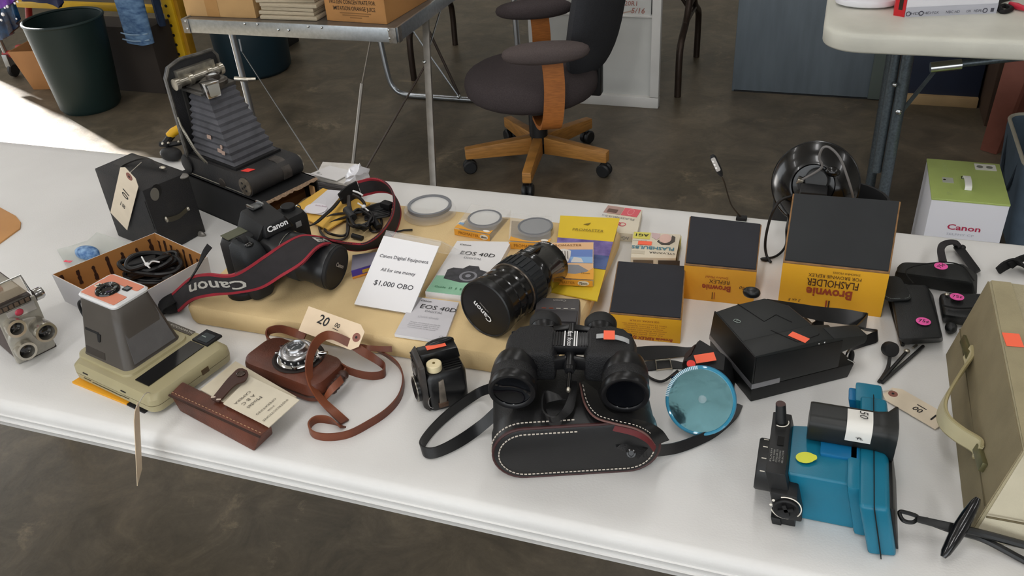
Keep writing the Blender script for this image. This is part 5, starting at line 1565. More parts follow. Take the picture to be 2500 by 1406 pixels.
decal(t, 'finder_glass', TF @ M.Translation((.013, .0065, .0068)), rect(.001, .001, .009, .007), mat('grey_window', '#6f767a', .1), .0003)
decal(fpf, 'badge', TF @ M.Translation((-.031, -.0075, .0062)), rect(0, 0, .012, .009), mat('cream_badge', '#ddd3c3', .5), .0005)
decal(fpf, 'badge_mark', TF @ M.Translation((-.0285, -.006, .0066)), [(0, 0), (.0025, .003), (0, .006), (.003, .006), (.0045, .0045), (.006, .006), (.0078, .006), (.0052, .003), (.0078, 0), (.006, 0), (.0045, .0015), (.003, 0)], pen, .0004)
# viewfinder recess on the near-left face (-y)
sy = (lambda z: -.050 + (z - .035) * (.022 / .0815) + .0)
def fy(x, z, lift=.0006):
    f_ = (z - .038) / (.1165 - .038)
    y_ = (-.002 - .046) * (1 - f_) + (.005 - .029) * f_
    return I @ V((x, y_ - lift, z))
obj('finder_recess', hexa(nb(), [fy(-.072, .082), fy(-.034, .082), fy(-.034, .082, -.004), fy(-.072, .082, -.004), fy(-.072, .108), fy(-.034, .108), fy(-.034, .108, -.004), fy(-.072, .108, -.004)]), blk_m, t)
obj('finder_bar', hexa(nb(), [fy(-.070, .088, .0012), fy(-.036, .088, .0012), fy(-.036, .088, 0), fy(-.070, .088, 0), fy(-.070, .092, .0012), fy(-.036, .092, .0012), fy(-.036, .092, 0), fy(-.070, .092, 0)]), mat('grey_bar', '#7d7c78', .4), t)
obj('finder_lens', hexa(nb(), [fy(-.068, .096, .0012), fy(-.040, .096, .0012), fy(-.040, .096, 0), fy(-.068, .096, 0), fy(-.064, .1005, .0012), fy(-.046, .1005, .0012), fy(-.046, .1005, 0), fy(-.064, .1005, 0)]), mat('grey_window', '#6f767a', .1), t)
obj('shutter_bar', hexa(nb(), [fy(-.070, .074, .0016), fy(-.040, .074, .0016), fy(-.040, .074, 0), fy(-.070, .074, 0), fy(-.070, .077, .0016), fy(-.040, .077, .0016), fy(-.040, .077, 0), fy(-.070, .077, 0)]), blk_m, t)
obj('shutter_tip', hexa(nb(), [fy(-.042, .064, .0022), fy(-.038, .064, .0022), fy(-.038, .064, 0), fy(-.042, .064, 0), fy(-.044, .075, .0022), fy(-.036, .075, .0022), fy(-.036, .075, 0), fy(-.044, .075, 0)]), blk_m, t)
obj('battery_door', hexa(nb(), [fy(-.072, .040), fy(-.030, .040), fy(-.030, .040, -.001), fy(-.072, .040, -.001), fy(-.072, .050), fy(-.030, .050), fy(-.030, .050, -.001), fy(-.072, .050, -.001)]), mat('dark_brown_plastic', '#332d29', .45), t)
obj('side_handle', tube(nb(), [I @ V(p) for p in ((-.083, -.018, .108), (-.096, -.020, .100), (-.100, -.020, .088), (-.096, -.020, .074), (-.086, -.020, .068))], .0022, 8, 5), blk_m, t)
# black film slot and window on the deck
decal(t, 'film_slot', I @ M.Translation((0, 0, .0325)), [(.036, -.052), (.064, -.052), (.062, .046), (.034, .046)], blk_g, .0012)
obj('counter_hood', bx((.0505, .062, .0335), (.032, .028, .004), I), blk_m, t, bevel=.001)
decal(t, 'counter_window', I @ M.Translation((.052, .060, .0356)), rrect(.020, .018, .002, 3), mat('dark_window', '#3a4044', .08), .0005)
decal(t, 'counter_mark', I @ M.Translation((.047, .060, .0362)), rect(-.004, -.0008, .004, .0008), MATS['pale_mark'])
decal(t, 'name_plate', I @ M.Translation((-.010, .060, .0325)), rect(-.030, -.005, .032, .005), mat('bronze_plate', '#4a4237', .4), .0008)
text(t, 'KODAMATIC', I @ M.Translation((0, .060, .0330)), .004, mat('silver_print', '#c9c6bb', .4), w=.050)
obj('side_window', bx((.0912, .018, .020), (.001, .012, .008), I), mat('amber_plastic', '#4d3a1c', .2), t)
for x in (-.052, .030):
    obj('latch_slot', bx((x, -.0702, .024), (.010, .001, .0016), I), blk_m, t)
    obj('latch_seam', bx((x, -.0702, .014), (.016, .0008, .0008), I), MATS['shell_seam'], t)
obj('panel_seam', bx((-.010, -.0702, .013), (.062, .0008, .0008), I), MATS['shell_seam'], t)
# leaflets under it
tag(obj('leaflet', prism(nb(), [T(177, 936), T(310, 990), T(420, 905), T(300, 860)], (0, 0, .0032)), mat('orange_leaflet', '#e3a01e', .55), bevel=.0005), 'orange leaflet peeking out under the instant camera', 'leaflet')
tag(obj('leaflet', prism(nb(), [T(300, 985), T(352, 1010), T(430, 960), T(380, 930)], (0, 0, .0022)), pen), 'small black leaflet corner under the instant camera', 'leaflet')
# hanging tag over the table edge
ha, hb_ = Y(354, 973, .632), Y(361, 1144, .622)
ax = (ha - hb_).normalized()
wv = (V((-.62, .53, -.55)) + .18 * V((.65, .76, 0))).normalized()
wv = (wv - ax * wv.dot(ax)).normalized()
fm = frame(hb_ - V((0, .016, 0)), hb_ - V((0, .016, 0)) + ax, hb_ - V((0, .016, 0)) + wv)
price_tag('manila tag hanging edge-on over the front edge of the table', fm, (ha - hb_).length, .030, manila, [('15', .5, 0, .010, 0, False)],
          [ha - V((0, .016, 0)), Y(356, 960, .655), T(372, 962, .006)])

# ---- three-lens movie camera at the left edge
mo = T(92, 868, 0)
nx = V((.38, .92, 0)).normalized()
nn = V((nx.y, -nx.x, 0))
MC = M(((nx.x, -nn.x, 0, mo.x), (nx.y, -nn.y, 0, mo.y), (0, 0, 1, TT), (0, 0, 0, 1)))   # x along the front, y back, z up
t = thing('movie_camera', 'old grey movie camera with three lenses at the left edge of the table', 'camera', mtx=MC)
gp = mat('grey_hammered_paint', '#a8a49a', .35, .45, var=.1, vs=90)
bl = mat('brown_vinyl', '#4a403c', .65, var=.1, vs=60, bump=.2, bs=500)
obj('body', bx((0, .062, .049), (.052, .120, .094), MC), bl, t, bevel=.005)
obj('front_plate', bx((0, .002, .047), (.058, .008, .092), MC), gp, t, bevel=.004)
obj('name_plate', bx((.004, -.0025, .080), (.040, .002, .014), MC), mat('silver_plate', '#c2bebb', .3, .6), t, bevel=.001)
obj('red_badge', ellipsoid(nb(), (.0, -.004, .080), (.006, .002, .0055), MC, 14, 8), mat('red_enamel', '#b23a4c', .25), t)
obj('meter_cells', bx((-.004, -.0005, .094), (.050, .010, .009), MC), mat('dark_cells', '#2b2623', .3), t, bevel=.001)
for k in range(6):
    obj('meter_cell', bx((-.023 + .0078 * k, -.0060, .0945), (.0058, .0014, .0058), MC), mat('brown_cell', '#5b4c41', .2), t)
fw_ = [MC @ V(p) for p in ((-.026, .004, .099), (-.026, .010, .125), (.024, .010, .125), (.026, .004, .099))]
obj('sight_frame', tube(nb(), fw_, .0018, 8), chrome, t)
obj('sight_glass', hexa(nb(), [MC @ V(p) for p in ((-.024, .004, .101), (.024, .004, .101), (.024, .005, .101), (-.024, .005, .101), (-.024, .010, .124), (.022, .010, .124), (.022, .011, .124), (-.024, .011, .124))]), mat('tinted_glass', '#b8a890', .06, alpha=.35), t)
obj('top_case', bx((-.004, .055, .102), (.044, .080, .014), MC), gp, t, bevel=.004)
obj('accessory_shoe', bx((-.010, .030, .111), (.018, .020, .006), MC), mat('red_gel', '#8d3b33', .3), t, bevel=.001)
obj('corner_knob', lathe(nb(), [(0, 0), (.009, 0), (.009, .010), (.007, .013), (0, .013)], 20, MC @ M.Translation((.031, .012, .086)) @ M.Rotation(PI / 2, 4, 'Y')), chrome, t)
for (px, py, r, ln, ri) in ((42, 803, .0135, .020, .0095), (114, 812, .0150, .036, .0115), (67, 858, .0140, .024, .0105)):
    c = OP(px, py, mo + nn * ln, nn)
    lm = M(((nx.x, 0, nn.x, c.x), (nx.y, 0, nn.y, c.y), (0, 1, 0, c.z), (0, 0, 0, 1)))
    lbr = obj('lens_barrel', lathe(nb(), [(r * .9, -ln), (r * .9, -ln * .45), (r, -ln * .4), (r * 1.02, -.003), (r, 0), (ri, 0), (ri * .9, -.008), (ri * .9, -.010), (0, -.010)], 30, lm), mat('satin_chrome', '#bdb8ad', .25, .9), t)
    obj('lens_glass', lathe(nb(), [(0, -.0090), (ri * .9, -.0092), (ri * .5, -.0075), (0, -.007)], 24, lm), lens_g, lbr)
obj('turret', lathe(nb(), [(0, 0), (.030, 0), (.030, .004), (.027, .006), (0, .006)], 32, MC @ M.Translation((0, -.002, .038)) @ M.Rotation(PI / 2, 4, 'X')), gp, t)
obj('foot_trim', bx((.006, .006, .003), (.046, .014, .006), MC), mat('dark_trim', '#332a26', .5), t, bevel=.001)

# ---- brown leather camera
LC = RZ(-.632, .800, -12)
t = thing('leather_cased_camera', 'brown leather cased camera lying on its back with a chrome lens facing up', 'camera', mtx=LC)
bl_m = mat('brown_leather', '#4a271a', .42, hex2='#653626', vs=22, bump=.2, bs=400)
blk_in = mat('dark_leather_inside', '#1d120d', .7)
bm = nb()
rl(bm, LC, 0, 0, [(.132, .062, 0, 0, .0), (.140, .070, 0, 0, .004), (.140, .070, 0, 0, .024), (.136, .066, 0, 0, .030), (.126, .056, 0, 0, .033)], .022, 8)
obj('case_body', bm, bl_m, t)
obj('case_ridge', rl(nb(), LC, 0, 0, [(.1415, .0715, 0, 0, .0105), (.1425, .0725, 0, 0, .012), (.1415, .0715, 0, 0, .0135)], .023, 8), mat('dark_brown_leather', '#331a11', .45, var=.15, vs=40), t)
lm = LC @ M.Translation((.006, .006, .0335))
obj('lens_opening', lathe(nb(), [(0, -.001), (.034, -.001), (.036, .0005), (.033, .0015), (.031, .0005), (0, .0005)], 36, lm), blk_in, t)
obj('shutter_plate', lathe(nb(), [(0, 0), (.028, 0), (.029, .002), (.026, .004), (0, .004)], 36, lm), chrome, t)
lbr = obj('lens_barrel', lathe(nb(), [(.024, .003), (.024, .012), (.0245, .0125), (.0225, .0145), (.018, .0155), (.0165, .015), (.0145, .017), (.0135, .020), (.0115, .021), (.010, .017), (0, .016)], 36, lm), mat('satin_silver', '#a8a8aa', .25, .95, var=.1, vs=200), t)
obj('aperture_band', lathe(nb(), [(.0243, .0045), (.0246, .0045), (.0246, .0105), (.0243, .0105), (.0243, .0045)], 36, lm, cap=False), mat('black_band', '#1a1a1c', .35), lbr)
for k in range(16):
    a = 2 * PI * k / 16
    obj('aperture_mark', box(nb(), (.0247, 0, .0075), (.0006, .0022, .003), lm @ M.Rotation(a, 4, 'Z')), mat('white_enamel', '#cfcfcf', .4), t)
obj('lens_glass', lathe(nb(), [(0, .0165), (.0102, .0172), (.006, .0190), (0, .0196)], 28, lm), mat('grey_lens', '#44474a', .05, coat=.6), lbr)
for x, y, s in ((.031, .006, .007), (.029, -.008, .006), (-.026, -.014, .007), (-.028, .006, .006), (.020, -.022, .006)):
    obj('shutter_lever', box(nb(), (x, y, .005), (s * 1.4, s * .7, .004), lm @ M.Rotation(math.atan2(y, x) * .2, 4, 'Z')), chrome, t, bevel=.0008)
obj('shutter_release', tube(nb(), [lm @ V((.026, .014, .006)), lm @ V((.038, .018, .008))], .0028, 10), chrome, t)
def leather_strap(nm, pts, w, par, m=None, th=.0022):
    """pts: (px, py, h, lean): centre line with the strap standing on its edge (lean 0) or lying flat (lean 1)"""
    C_ = [T(p[0], p[1], p[2]) for p in pts]
    e = []
    for i, c in enumerate(C_):
        a, b = C_[max(i - 1, 0)], C_[min(i + 1, len(C_) - 1)]
        tg = (b - a).normalized()
        side = V((0, 0, 1)).cross(tg)
        side = side.normalized() if side.length > 1e-6 else V((1, 0, 0))
        lean = pts[i][3]
        wd = (V((0, 0, 1)) * math.cos(lean * PI / 2) + side * math.sin(lean * PI / 2)).normalized()
        e.append((c - wd * w / 2, c + wd * w / 2))
    return obj(nm, ribbon(nb(), e, th, 7), m or bl_m, par)
straps_m = mat('chestnut_strap', '#54281b', .4, hex2='#7a4228', vs=14, bump=.12, bs=500)
leather_strap('strap', [(664, 838, .018, 0), (652, 826, .02, 0), (657, 808, .024, 0), (685, 803, .030, .1), (718, 812, .036, .4), (745, 822, .034, .6)], .012, t, straps_m)
leather_strap('strap', [(842, 1030, .003, .95), (815, 1005, .006, .9), (785, 975, .016, .7), (762, 940, .028, .5), (754, 900, .042, .4), (760, 860, .052, .3), (778, 830, .056, .3), (805, 818, .054, .4), (845, 833, .046, .5), (885, 858, .034, .5), (918, 878, .020, .3), (938, 895, .010, .1), (936, 912, .007, 0), (912, 918, .007, 0), (880, 914, .012, 0), (852, 905, .02, 0), (836, 896, .022, 0)], .0125, t, straps_m)
leather_strap('strap', [(845, 905, .024, 0), (820, 935, .022, .3), (800, 960, .014, .5), (790, 975, .010, .5), (810, 950, .024, .5), (835, 925, .03, .3)], .010, t, straps_m)
leather_strap('strap', [(838, 1043, .004, .6), (805, 1026, .006, 0), (772, 1024, .006, 0), (755, 1040, .006, 0), (765, 1060, .006, 0), (800, 1067, .006, 0), (850, 1060, .006, 0), (900, 1035, .006, 0), (945, 1005, .006, 0), (975, 970, .006, 0), (985, 930, .006, 0), (975, 895, .008, .1), (950, 872, .012, .2), (915, 853, .018, .4), (890, 843, .024, .6), (868, 842, .028, .6)], .0115, t, straps_m)
leather_strap('strap_tail', [(868, 848, .030, .7), (900, 850, .028, .6), (930, 852, .024, .5), (957, 852, .022, .4)], .008, t, straps_m)
for a in range(5):
    c = T(838 - a * 7, 915 + a * 9, .030 - .003 * a)
    obj('frayed_loop', ellipsoid(nb(), c, (.008, .006, .007), M.Identity(4), 10, 6), MATS['dark_brown_leather'], t)
obj('case_flap', hexa(nb(), [T(632, 918, .004), T(712, 955, .002), T(740, 920, .004), T(655, 885, .006), T(632, 915, .010), T(712, 952, .008), T(740, 917, .010), T(655, 882, .012)]), mat('suede', '#8a6248', .95, var=.12, vs=120, bump=.4, bs=900), t, bevel=.0015)
# tag 20.00
ta, tb_ = T(755.5, 747, .066), T(728, 808, .040)
tc_, td = T(885, 812, .060), T(876, 843, .042)
far_mid = (ta + tb_) / 2
e_mid = (tc_ + td) / 2
fm = frame(far_mid, e_mid, ta)
price_tag('manila tag priced twenty dollars propped behind the brown leather camera', fm, (e_mid - far_mid).length * 1.02, (ta - tb_).length * .97, manila,
          [('20', .32, .16, .014, -.10, False), ('00', .56, .17, .0065, -.10, True)])

# ---- leather ever-ready front with instruction booklet
t = thing('leather_pouch', 'brown stitched leather pouch with a snap strap holding an old booklet', 'pouch', T(540, 1010))
P_ = dict(a=T(413, 962, .026), b=T(445, 930, .030), c=T(664, 1040, .028), d=T(634, 1064, .024), e=T(440, 1005, 0), f=T(620, 1103, 0), g=T(668, 1058, 0), h=T(470, 968, 0))
obj('body', hexa(nb(), [P_['e'], P_['f'], P_['g'], P_['h'], P_['a'], P_['d'], P_['c'], P_['b']]), bl_m, t, bevel=.003)
st = mat('tan_stitch', '#b08a68', .8)
bm = nb()
for k in range(26):
    p0, p1 = P_['a'].lerp(P_['d'], (k + .2) / 26), P_['a'].lerp(P_['d'], (k + .75) / 26)
    up_ = V((.0012, .0035, .0014))
    tube(bm, [p0 + up_, p1 + up_], .0005, 4)
obj('stitching', bm, st, t, kind='stuff')
obj('edge_seam', tube(nb(), [P_['a'].lerp(P_['d'], k / 8) + V((0, -.0004, -.0015)) for k in range(9)], .0018, 6), MATS['dark_brown_leather'], t)
obj('snap_strap', ribbon(nb(), [(T(516, 975, .0325), T(534, 983, .0325)), (T(532, 955, .036), T(552, 963, .036)), (T(552, 930, .0385), T(575, 940, .0385)), (T(566, 915, .0395), T(598, 930, .0395)), (T(580, 902, .0395), T(606, 914, .0395)), (T(592, 900, .0392), T(603, 905, .0392))], .002), mat('snap_strap_leather', '#3d2119', .45, var=.12, vs=30), t)
obj('snap', lathe(nb(), [(0, 0), (.0058, 0), (.006, .0012), (.0045, .002), (.004, .0012), (0, .0012)], 20, M.Translation(T(588, 913, .0405))), mat('bronze_snap', '#4b3f38', .3, .7), t)
for px, py in ((521, 969), (534, 975)):
    obj('rivet_stitch', box(nb(), (0, 0, 0), (.006, .0022, .001), M.Translation(T(px, py, .0345)) @ M.Rotation(.3, 4, 'Z')), mat('pale_thread', '#c9b8a8', .7), t)
t = thing('booklet', 'yellowed instruction booklet tucked in the brown leather pouch', 'booklet', T(610, 960, .02))
old = mat('yellowed_paper', '#cdc3ae', .8, hex2='#b9ad94', vs=14)
w4 = [T(489, 950, .0300), T(655, 1040, .030), T(724, 968, .030), T(575, 881, .030)]
obj('pages', hexa(nb(), [p - V((0, 0, .004)) for p in w4] + w4), old, t, bevel=.0005)
w4 = [T(545, 985, .0335), T(657, 1042, .0335), T(731, 976, .0335), T(610, 918, .0335)]
obj('cover', hexa(nb(), [p - V((0, 0, .0012)) for p in w4] + w4), mat('cream_paper', '#d6cdb9', .8, var=.06, vs=18), t)
fx = frame(w4[2], w4[1], w4[3])
exx = (w4[1] - w4[2]).normalized()
eyy = -(w4[3] - w4[2]).normalized()
eyy = (eyy - exx * eyy.dot(exx)).normalized()
ezz = exx.cross(eyy)
fb = M(((exx.x, eyy.x, ezz.x, w4[2].x), (exx.y, eyy.y, ezz.y, w4[2].y), (exx.z, eyy.z, ezz.z, w4[2].z), (0, 0, 0, 1)))
Wb = (w4[1] - w4[2]).length
old_ink = mat('faded_ink', '#5b554c', .8)
for s, yy, hh, ww in (('INSTRUCTIONS', -.014, .0034, .80), ('FOR', -.022, .003, .2), ('OPERATING', -.030, .0034, .62), ('.', -.040, .003, None), ('Model', -.050, .0056, .42), ('A B C', -.061, .0052, .40), ('CAMERA', -.071, .0042, .5)):
    text(t, s, fb @ M.Translation((Wb * .52, yy, 0)), hh, old_ink, w=Wb * ww if ww else None)

# ---- small black moulded camera
TC = RZ(-.415, .816, 38.6)
t = thing('toy_camera', 'small black moulded box camera with a cream winding knob and orange sticker', 'camera', mtx=TC)
bake = mat('black_bakelite', '#131314', .28, var=.15, vs=50, bump=.06, bs=300)
obj('body', rl(nb(), TC, 0, 0, [(.050, .048, 0, 0, 0), (.054, .052, 0, 0, .003), (.054, .052, 0, 0, .052), (.048, .046, 0, 0, .0575), (.044, .042, 0, 0, .058)], .008), bake, t)
obj('finder_block', hexa(nb(), [TC @ V(p) for p in ((-.026, .000, .057), (.027, .000, .057), (.027, .024, .057), (-.026, .024, .057), (-.026, .002, .074), (.025, .002, .072), (.025, .022, .072), (-.026, .022, .074))]), bake, t, bevel=.002)
obj('finder_hood', ellipsoid(nb(), (.006, .021, .071), (.020, .006, .007), TC, 16, 8, .7), bake, t)
sticker(t, TC @ M.Translation((-.014, .009, .0738)) @ M.Rotation(math.radians(2), 4, 'Y'), .026, .009)
obj('winding_knob', lathe(nb(), [(0, .0), (.0095, 0), (.010, .001), (.010, .009), (.009, .010), (.002, .0103), (.0015, .009), (0, .009)], 28, TC @ M.Translation((-.012, -.013, .0585))), mat('cream_knob', '#e2d3ab', .45), t)
obj('knob_screw', lathe(nb(), [(0, 0), (.0016, 0), (.0016, .0008), (0, .001)], 12, TC @ M.Translation((-.012, -.013, .0685))), mat('brass', '#8d7a4a', .35, .8), t)
for k in range(4):
    obj('top_rib', box(nb(), (.012, -.005 - .0045 * k, .0585), (.024, .0018, .002), TC), bake, t)
obj('front_plate', hexa(nb(), [TC @ V(p) for p in ((-.034, -.020, .006), (-.026, -.026, .0), (-.026, .026, .0), (-.034, .020, .006), (-.034, -.018, .070), (-.026, -.024, .074), (-.026, .024, .078), (-.034, .018, .074))]), mat('scuffed_bakelite', '#1c1a19', .4, hex2='#3a3430', vs=40), t, bevel=.003)
for k in range(7):
    obj('grip_rib', box(nb(), (-.032, .016, .034 + .0058 * k), (.006, .010, .0026), TC), bake, t, bevel=.0006)
lx = TC @ M.Translation((-.034, -.002, .026)) @ M.Rotation(-PI / 2, 4, 'Y')
obj('lens_ring', lathe(nb(), [(.017, 0), (.017, .004), (.014, .006), (.010, .004), (.008, .003), (0, .003)], 28, lx), bake, t)
obj('lens_trim', lathe(nb(), [(.0165, .004), (.0175, .004), (.0175, .005), (.0165, .005), (.0165, .004)], 28, lx, cap=False), nickel, t)
lx2 = TC @ M.Translation((-.034, .002, .056)) @ M.Rotation(-PI / 2, 4, 'Y')
obj('finder_lens', lathe(nb(), [(0, 0), (.010, 0), (.010, .002), (.007, .003), (0, .002)], 22, lx2), mat('smoked_lens', '#3a3632', .15), t)
obj('latch_strip', hexa(nb(), [TC @ V(p) for p in ((-.014, -.0285, .012), (-.004, -.0285, .010), (-.004, -.026, .010), (-.014, -.026, .012), (-.012, -.0285, .048), (-.005, -.0285, .050), (-.005, -.026, .050), (-.012, -.026, .048))]), mat('dull_nickel', '#958b80', .35, .8, var=.25, vs=80), t, bevel=.0008)
obj('latch_foot', box(nb(), (-.009, -.0275, .010), (.013, .004, .007), TC), mat('rusty_nickel', '#6c5648', .5, .6, var=.3, vs=90), t, bevel=.001)
obj('trim_arc', tube(nb(), [TC @ V((-.022 - .006 * math.sin(a), -.0265 + .002, .016 + .010 * math.cos(a))) for a in [PI * k / 8 for k in range(9)]], .0006, 5), chrome, t)

# ---- digital camera
dw = V((.40, .917, 0)).normalized()          # grip end towards far end
df = V((dw.y, -dw.x, 0))                     # towards the lens
do = V((-.776, .992, TT + FH))
DC = M(((dw.x, -df.x, 0, do.x), (dw.y, -df.y, 0, do.y), (0, 0, 1, do.z), (0, 0, 0, 1)))   # x along the body, y backwards, z up
t = thing('digital_camera', 'black digital reflex camera with a zoom lens and red-edged neck strap', 'camera', mtx=DC)
dcm = mat('black_camera_body', '#17181a', .5, var=.1, vs=40, bump=.12, bs=900)
rub = mat('grip_rubber', '#1f2225', .6, var=.12, vs=30, bump=.25, bs=900)
obj('body', rl(nb(), DC, 0, 0, [(.132, .040, 0, 0, 0), (.142, .046, 0, 0, .004), (.142, .046, 0, 0, .078), (.132, .040, 0, 0, .088), (.118, .030, 0, .002, .090)], .014), dcm, t)
obj('grip', rl(nb(), DC, -.052, -.030, [(.034, .044, 0, 0, .002), (.040, .052, 0, 0, .010), (.040, .052, 0, 0, .070), (.036, .044, 0, .004, .084), (.026, .030, 0, .006, .090)], .014), rub, t)
obj('status_display', box(nb(), (-.048, .006, .0905), (.034, .022, .001), DC), mat('lcd_grey', '#5d5f50', .15), t)
obj('shutter_button', ellipsoid(nb(), (-.052, -.040, .0895), (.007, .006, .003), DC, 14, 8), blk_g, t)
obj('control_dial', lathe(nb(), [(0, -.004), (.010, -.004), (.010, .004), (0, .004)], 20, DC @ M.Translation((-.052, -.024, .088)) @ M.Rotation(PI / 2, 4, 'Y')), blk_m, t)
obj('prism_hump', hexa(nb(), [DC @ V(p) for p in ((-.036, -.030, .078), (.036, -.030, .078), (.036, .024, .082), (-.036, .024, .082), (-.020, -.034, .104), (.020, -.034, .104), (.022, .020, .114), (-.022, .020, .114))]), dcm, t, bevel=.004)
obj('flash_hood', hexa(nb(), [DC @ V(p) for p in ((-.024, -.042, .086), (.024, -.042, .086), (.024, -.02, .082), (-.024, -.02, .082), (-.018, -.036, .103), (.018, -.036, .103), (.020, -.01, .108), (-.020, -.01, .108))]), dcm, t, bevel=.003)
fC = frame(DC @ V((-.020, -.0415, .0895)), DC @ V((.020, -.0415, .0895)), DC @ V((-.018, -.0368, .102)))
text(t, 'Canon', fC @ M.Translation((.020, .0075, .0008)), .0085, mat('white_logo', '#e8e8e8', .5), w=.036, bold=.03)
obj('hot_shoe', box(nb(), (0, .012, .1145), (.020, .018, .002), DC @ M.Rotation(.0, 4, 'X')), mat('grey_steel_shoe', '#6d6f70', .35, .8), t, bevel=.0006)
for x in (-.0085, .0085):
    obj('shoe_rail', box(nb(), (x, .012, .117), (.003, .018, .003), DC), mat('bright_steel', '#c9cdd0', .2, 1.0), t)
obj('mode_dial', lathe(nb(), [(0, 0), (.0115, 0), (.0115, .007), (.0105, .008), (0, .008)], 26, DC @ M.Translation((.050, .004, .089))), blk_m, t)
obj('strap_lug', tube(nb(), [DC @ V((.066 + .006 * math.cos(a), .004, .084 + .006 * math.sin(a))) for a in [2 * PI * k / 10 for k in range(10)]], .0012, 6, 0, True), chrome, t)
obj('badge', box(nb(), (.046, -.0236, .074), (.010, .001, .009), DC), mat('grey_badge', '#8c8c8c', .4), t)
# kit lens
la = V(T(690, 613, FH + .052)); lb = V(T(823, 655, FH + .037))
ax = (lb - la).normalized()
lup = V((0, 0, 1)); lxx = lup.cross(ax).normalized(); lyy = ax.cross(lxx)
LM = M(((lxx.x, lyy.x, ax.x, la.x), (lxx.y, lyy.y, ax.y, la.y), (lxx.z, lyy.z, ax.z, la.z), (0, 0, 0, 1)))
Ln = (lb - la).length
lensb = mat('lens_black', '#1a1b1d', .35, var=.08, vs=60)
lens = obj('lens', lathe(nb(), [(0, -.030), (.034, -.030), (.034, .004), (.0335, .010), (.0345, .014), (.0345, Ln - .050), (.0325, Ln - .046), (.0325, Ln - .026), (.0345, Ln - .022), (.0352, Ln - .008), (.0345, Ln - .006), (0, Ln - .006)], 44, LM), lensb, t)
obj('zoom_ring', lathe(nb(), [(.0346, Ln - .072), (.0358, Ln - .070), (.0358, Ln - .053), (.0346, Ln - .051), (.0346, Ln - .072)], 44, LM, cap=False), rub, lens)
obj('silver_line', lathe(nb(), [(.0345, Ln - .0855), (.0349, Ln - .0855), (.0349, Ln - .0845), (.0345, Ln - .0845), (.0345, Ln - .0855)], 44, LM, cap=False), chrome, lens)
cap = obj('lens_cap', lathe(nb(), [(0, Ln - .006), (.034, Ln - .006), (.0345, Ln - .001), (.0325, Ln + .0005), (.031, Ln - .0008), (0, Ln - .0008)], 44, LM), blk_m, lens)
# reading upright for a person facing the cap, tilted as in the photo
ro = math.radians(-58)
CF = M(((-lxx.x, lyy.x, ax.x, 0), (-lxx.y, lyy.y, ax.y, 0), (-lxx.z, lyy.z, ax.z, 0), (0, 0, 0, 1)))
ex_ = V((lyy.z * 0 + lxx.x, lxx.y, lxx.z))
cen = la + ax * (Ln - .0007)
right = lxx if lxx.dot(CR @ V((1, 0, 0))) > 0 else -lxx
up2 = ax.cross(right)
if up2.z < 0:
    up2 = -up2
    right = up2.cross(ax)
CM = M(((right.x, up2.x, ax.x, cen.x), (right.y, up2.y, ax.y, cen.y), (right.z, up2.z, ax.z, cen.z), (0, 0, 0, 1)))
text(lens, 'Canon', CM @ M.Translation((.008, 0, 0)) @ M.Rotation(math.radians(-40), 4, 'Z'), .0065, mat('grey_logo', '#b9b4ac', .4), w=.026, bold=.02)
for k in range(5):
    a = math.radians(118 + 9 * k)
    obj('scale_mark', box(nb(), (0, .03475, Ln - .036), (.0022, .0006, .0035), LM @ M.Rotation(a - PI / 2 + PI, 4, 'Z')), mat('white_enamel', '#cfcfcf', .4), lens)
# neck strap
ED = [((421, 716, .030), (437, 762, .012)), ((467, 676, .075), (470, 735, .042)), ((505, 667, .100), (520, 722, .065)), ((554, 671, .112), (575, 716, .076)), ((589, 660, .120), (640, 703, .086)),
      ((643, 625, .124), (690, 675, .096)), ((694, 593, .124), (738, 645, .108)), ((735, 575, .122), (775, 607, .116)), ((775, 577, .118), (805, 597, .108)), ((815, 587, .100), (840, 607, .066)),
      ((860, 594, .083), (872, 612, .048)), ((895, 592, .078), (905, 607, .038)), ((930, 566, .076), (938, 597, .0372)), ((957, 523, .076), (967, 563, .0372)), ((960, 475, .078), (978, 517, .0372)),
      ((942, 446, .080), (962, 478, .042)), ((908, 435, .080), (930, 470, .048)), ((872, 442, .078), (884, 480, .050))]
E3 = [(T(*a), T(*b)) for a, b in ED]
strap_m = mat('grey_black_webbing', '#2a2729', .85, var=.12, vs=60, bump=.3, bs=1200)
red_m = mat('red_webbing', '#94212f', .75, var=.1, vs=60)
ns = obj('neck_strap', ribbon(nb(), E3, .0022, 7), strap_m, t)
for s in (0, 1):
    e2 = []
    for a, b in E3:
        w_ = (b - a)
        k = .0042 / w_.length
        e2.append((a, a + w_ * k) if s == 0 else (b, b - w_ * k))
    obj('red_edge', ribbon(nb(), e2, .0032, 7), red_m, ns)
SA, SB = smooth_path([e[0] for e in E3], 7), smooth_path([e[1] for e in E3], 7)
def strap_text(s, i0, i1, v0, v1):
    """letters printed along the curved strap: from station i0 to i1, between v0 (foot of the letters) and v1 (top) across it"""
    o = text(ns, s, M(), .72, mat('pale_strap_print', '#b9b5ad', .6), bold=.02)
    inv = MW[ns.name]
    vs = [inv @ v.co for v in o.data.vertices]
    xa, xb = min(v.x for v in vs), max(v.x for v in vs)
    ya, yb = min(v.y for v in vs), max(v.y for v in vs)
    for v, w in zip(o.data.vertices, vs):
        k = (i0 + (i1 - i0) * (w.x - xa) / (xb - xa)) * 7
        n = min(max(int(k), 1), len(SA) - 3)
        a, b = SA[n].lerp(SA[n + 1], k - n), SB[n].lerp(SB[n + 1], k - n)
        nm = (SA[n + 1] - SA[n]).cross(b - a).normalized()
        nm = nm if nm.dot(EYE - a) > 0 else -nm
        v.co = inv.inverted() @ (a.lerp(b, v0 + (v1 - v0) * (w.y - ya) / (yb - ya)) + nm * .0019)
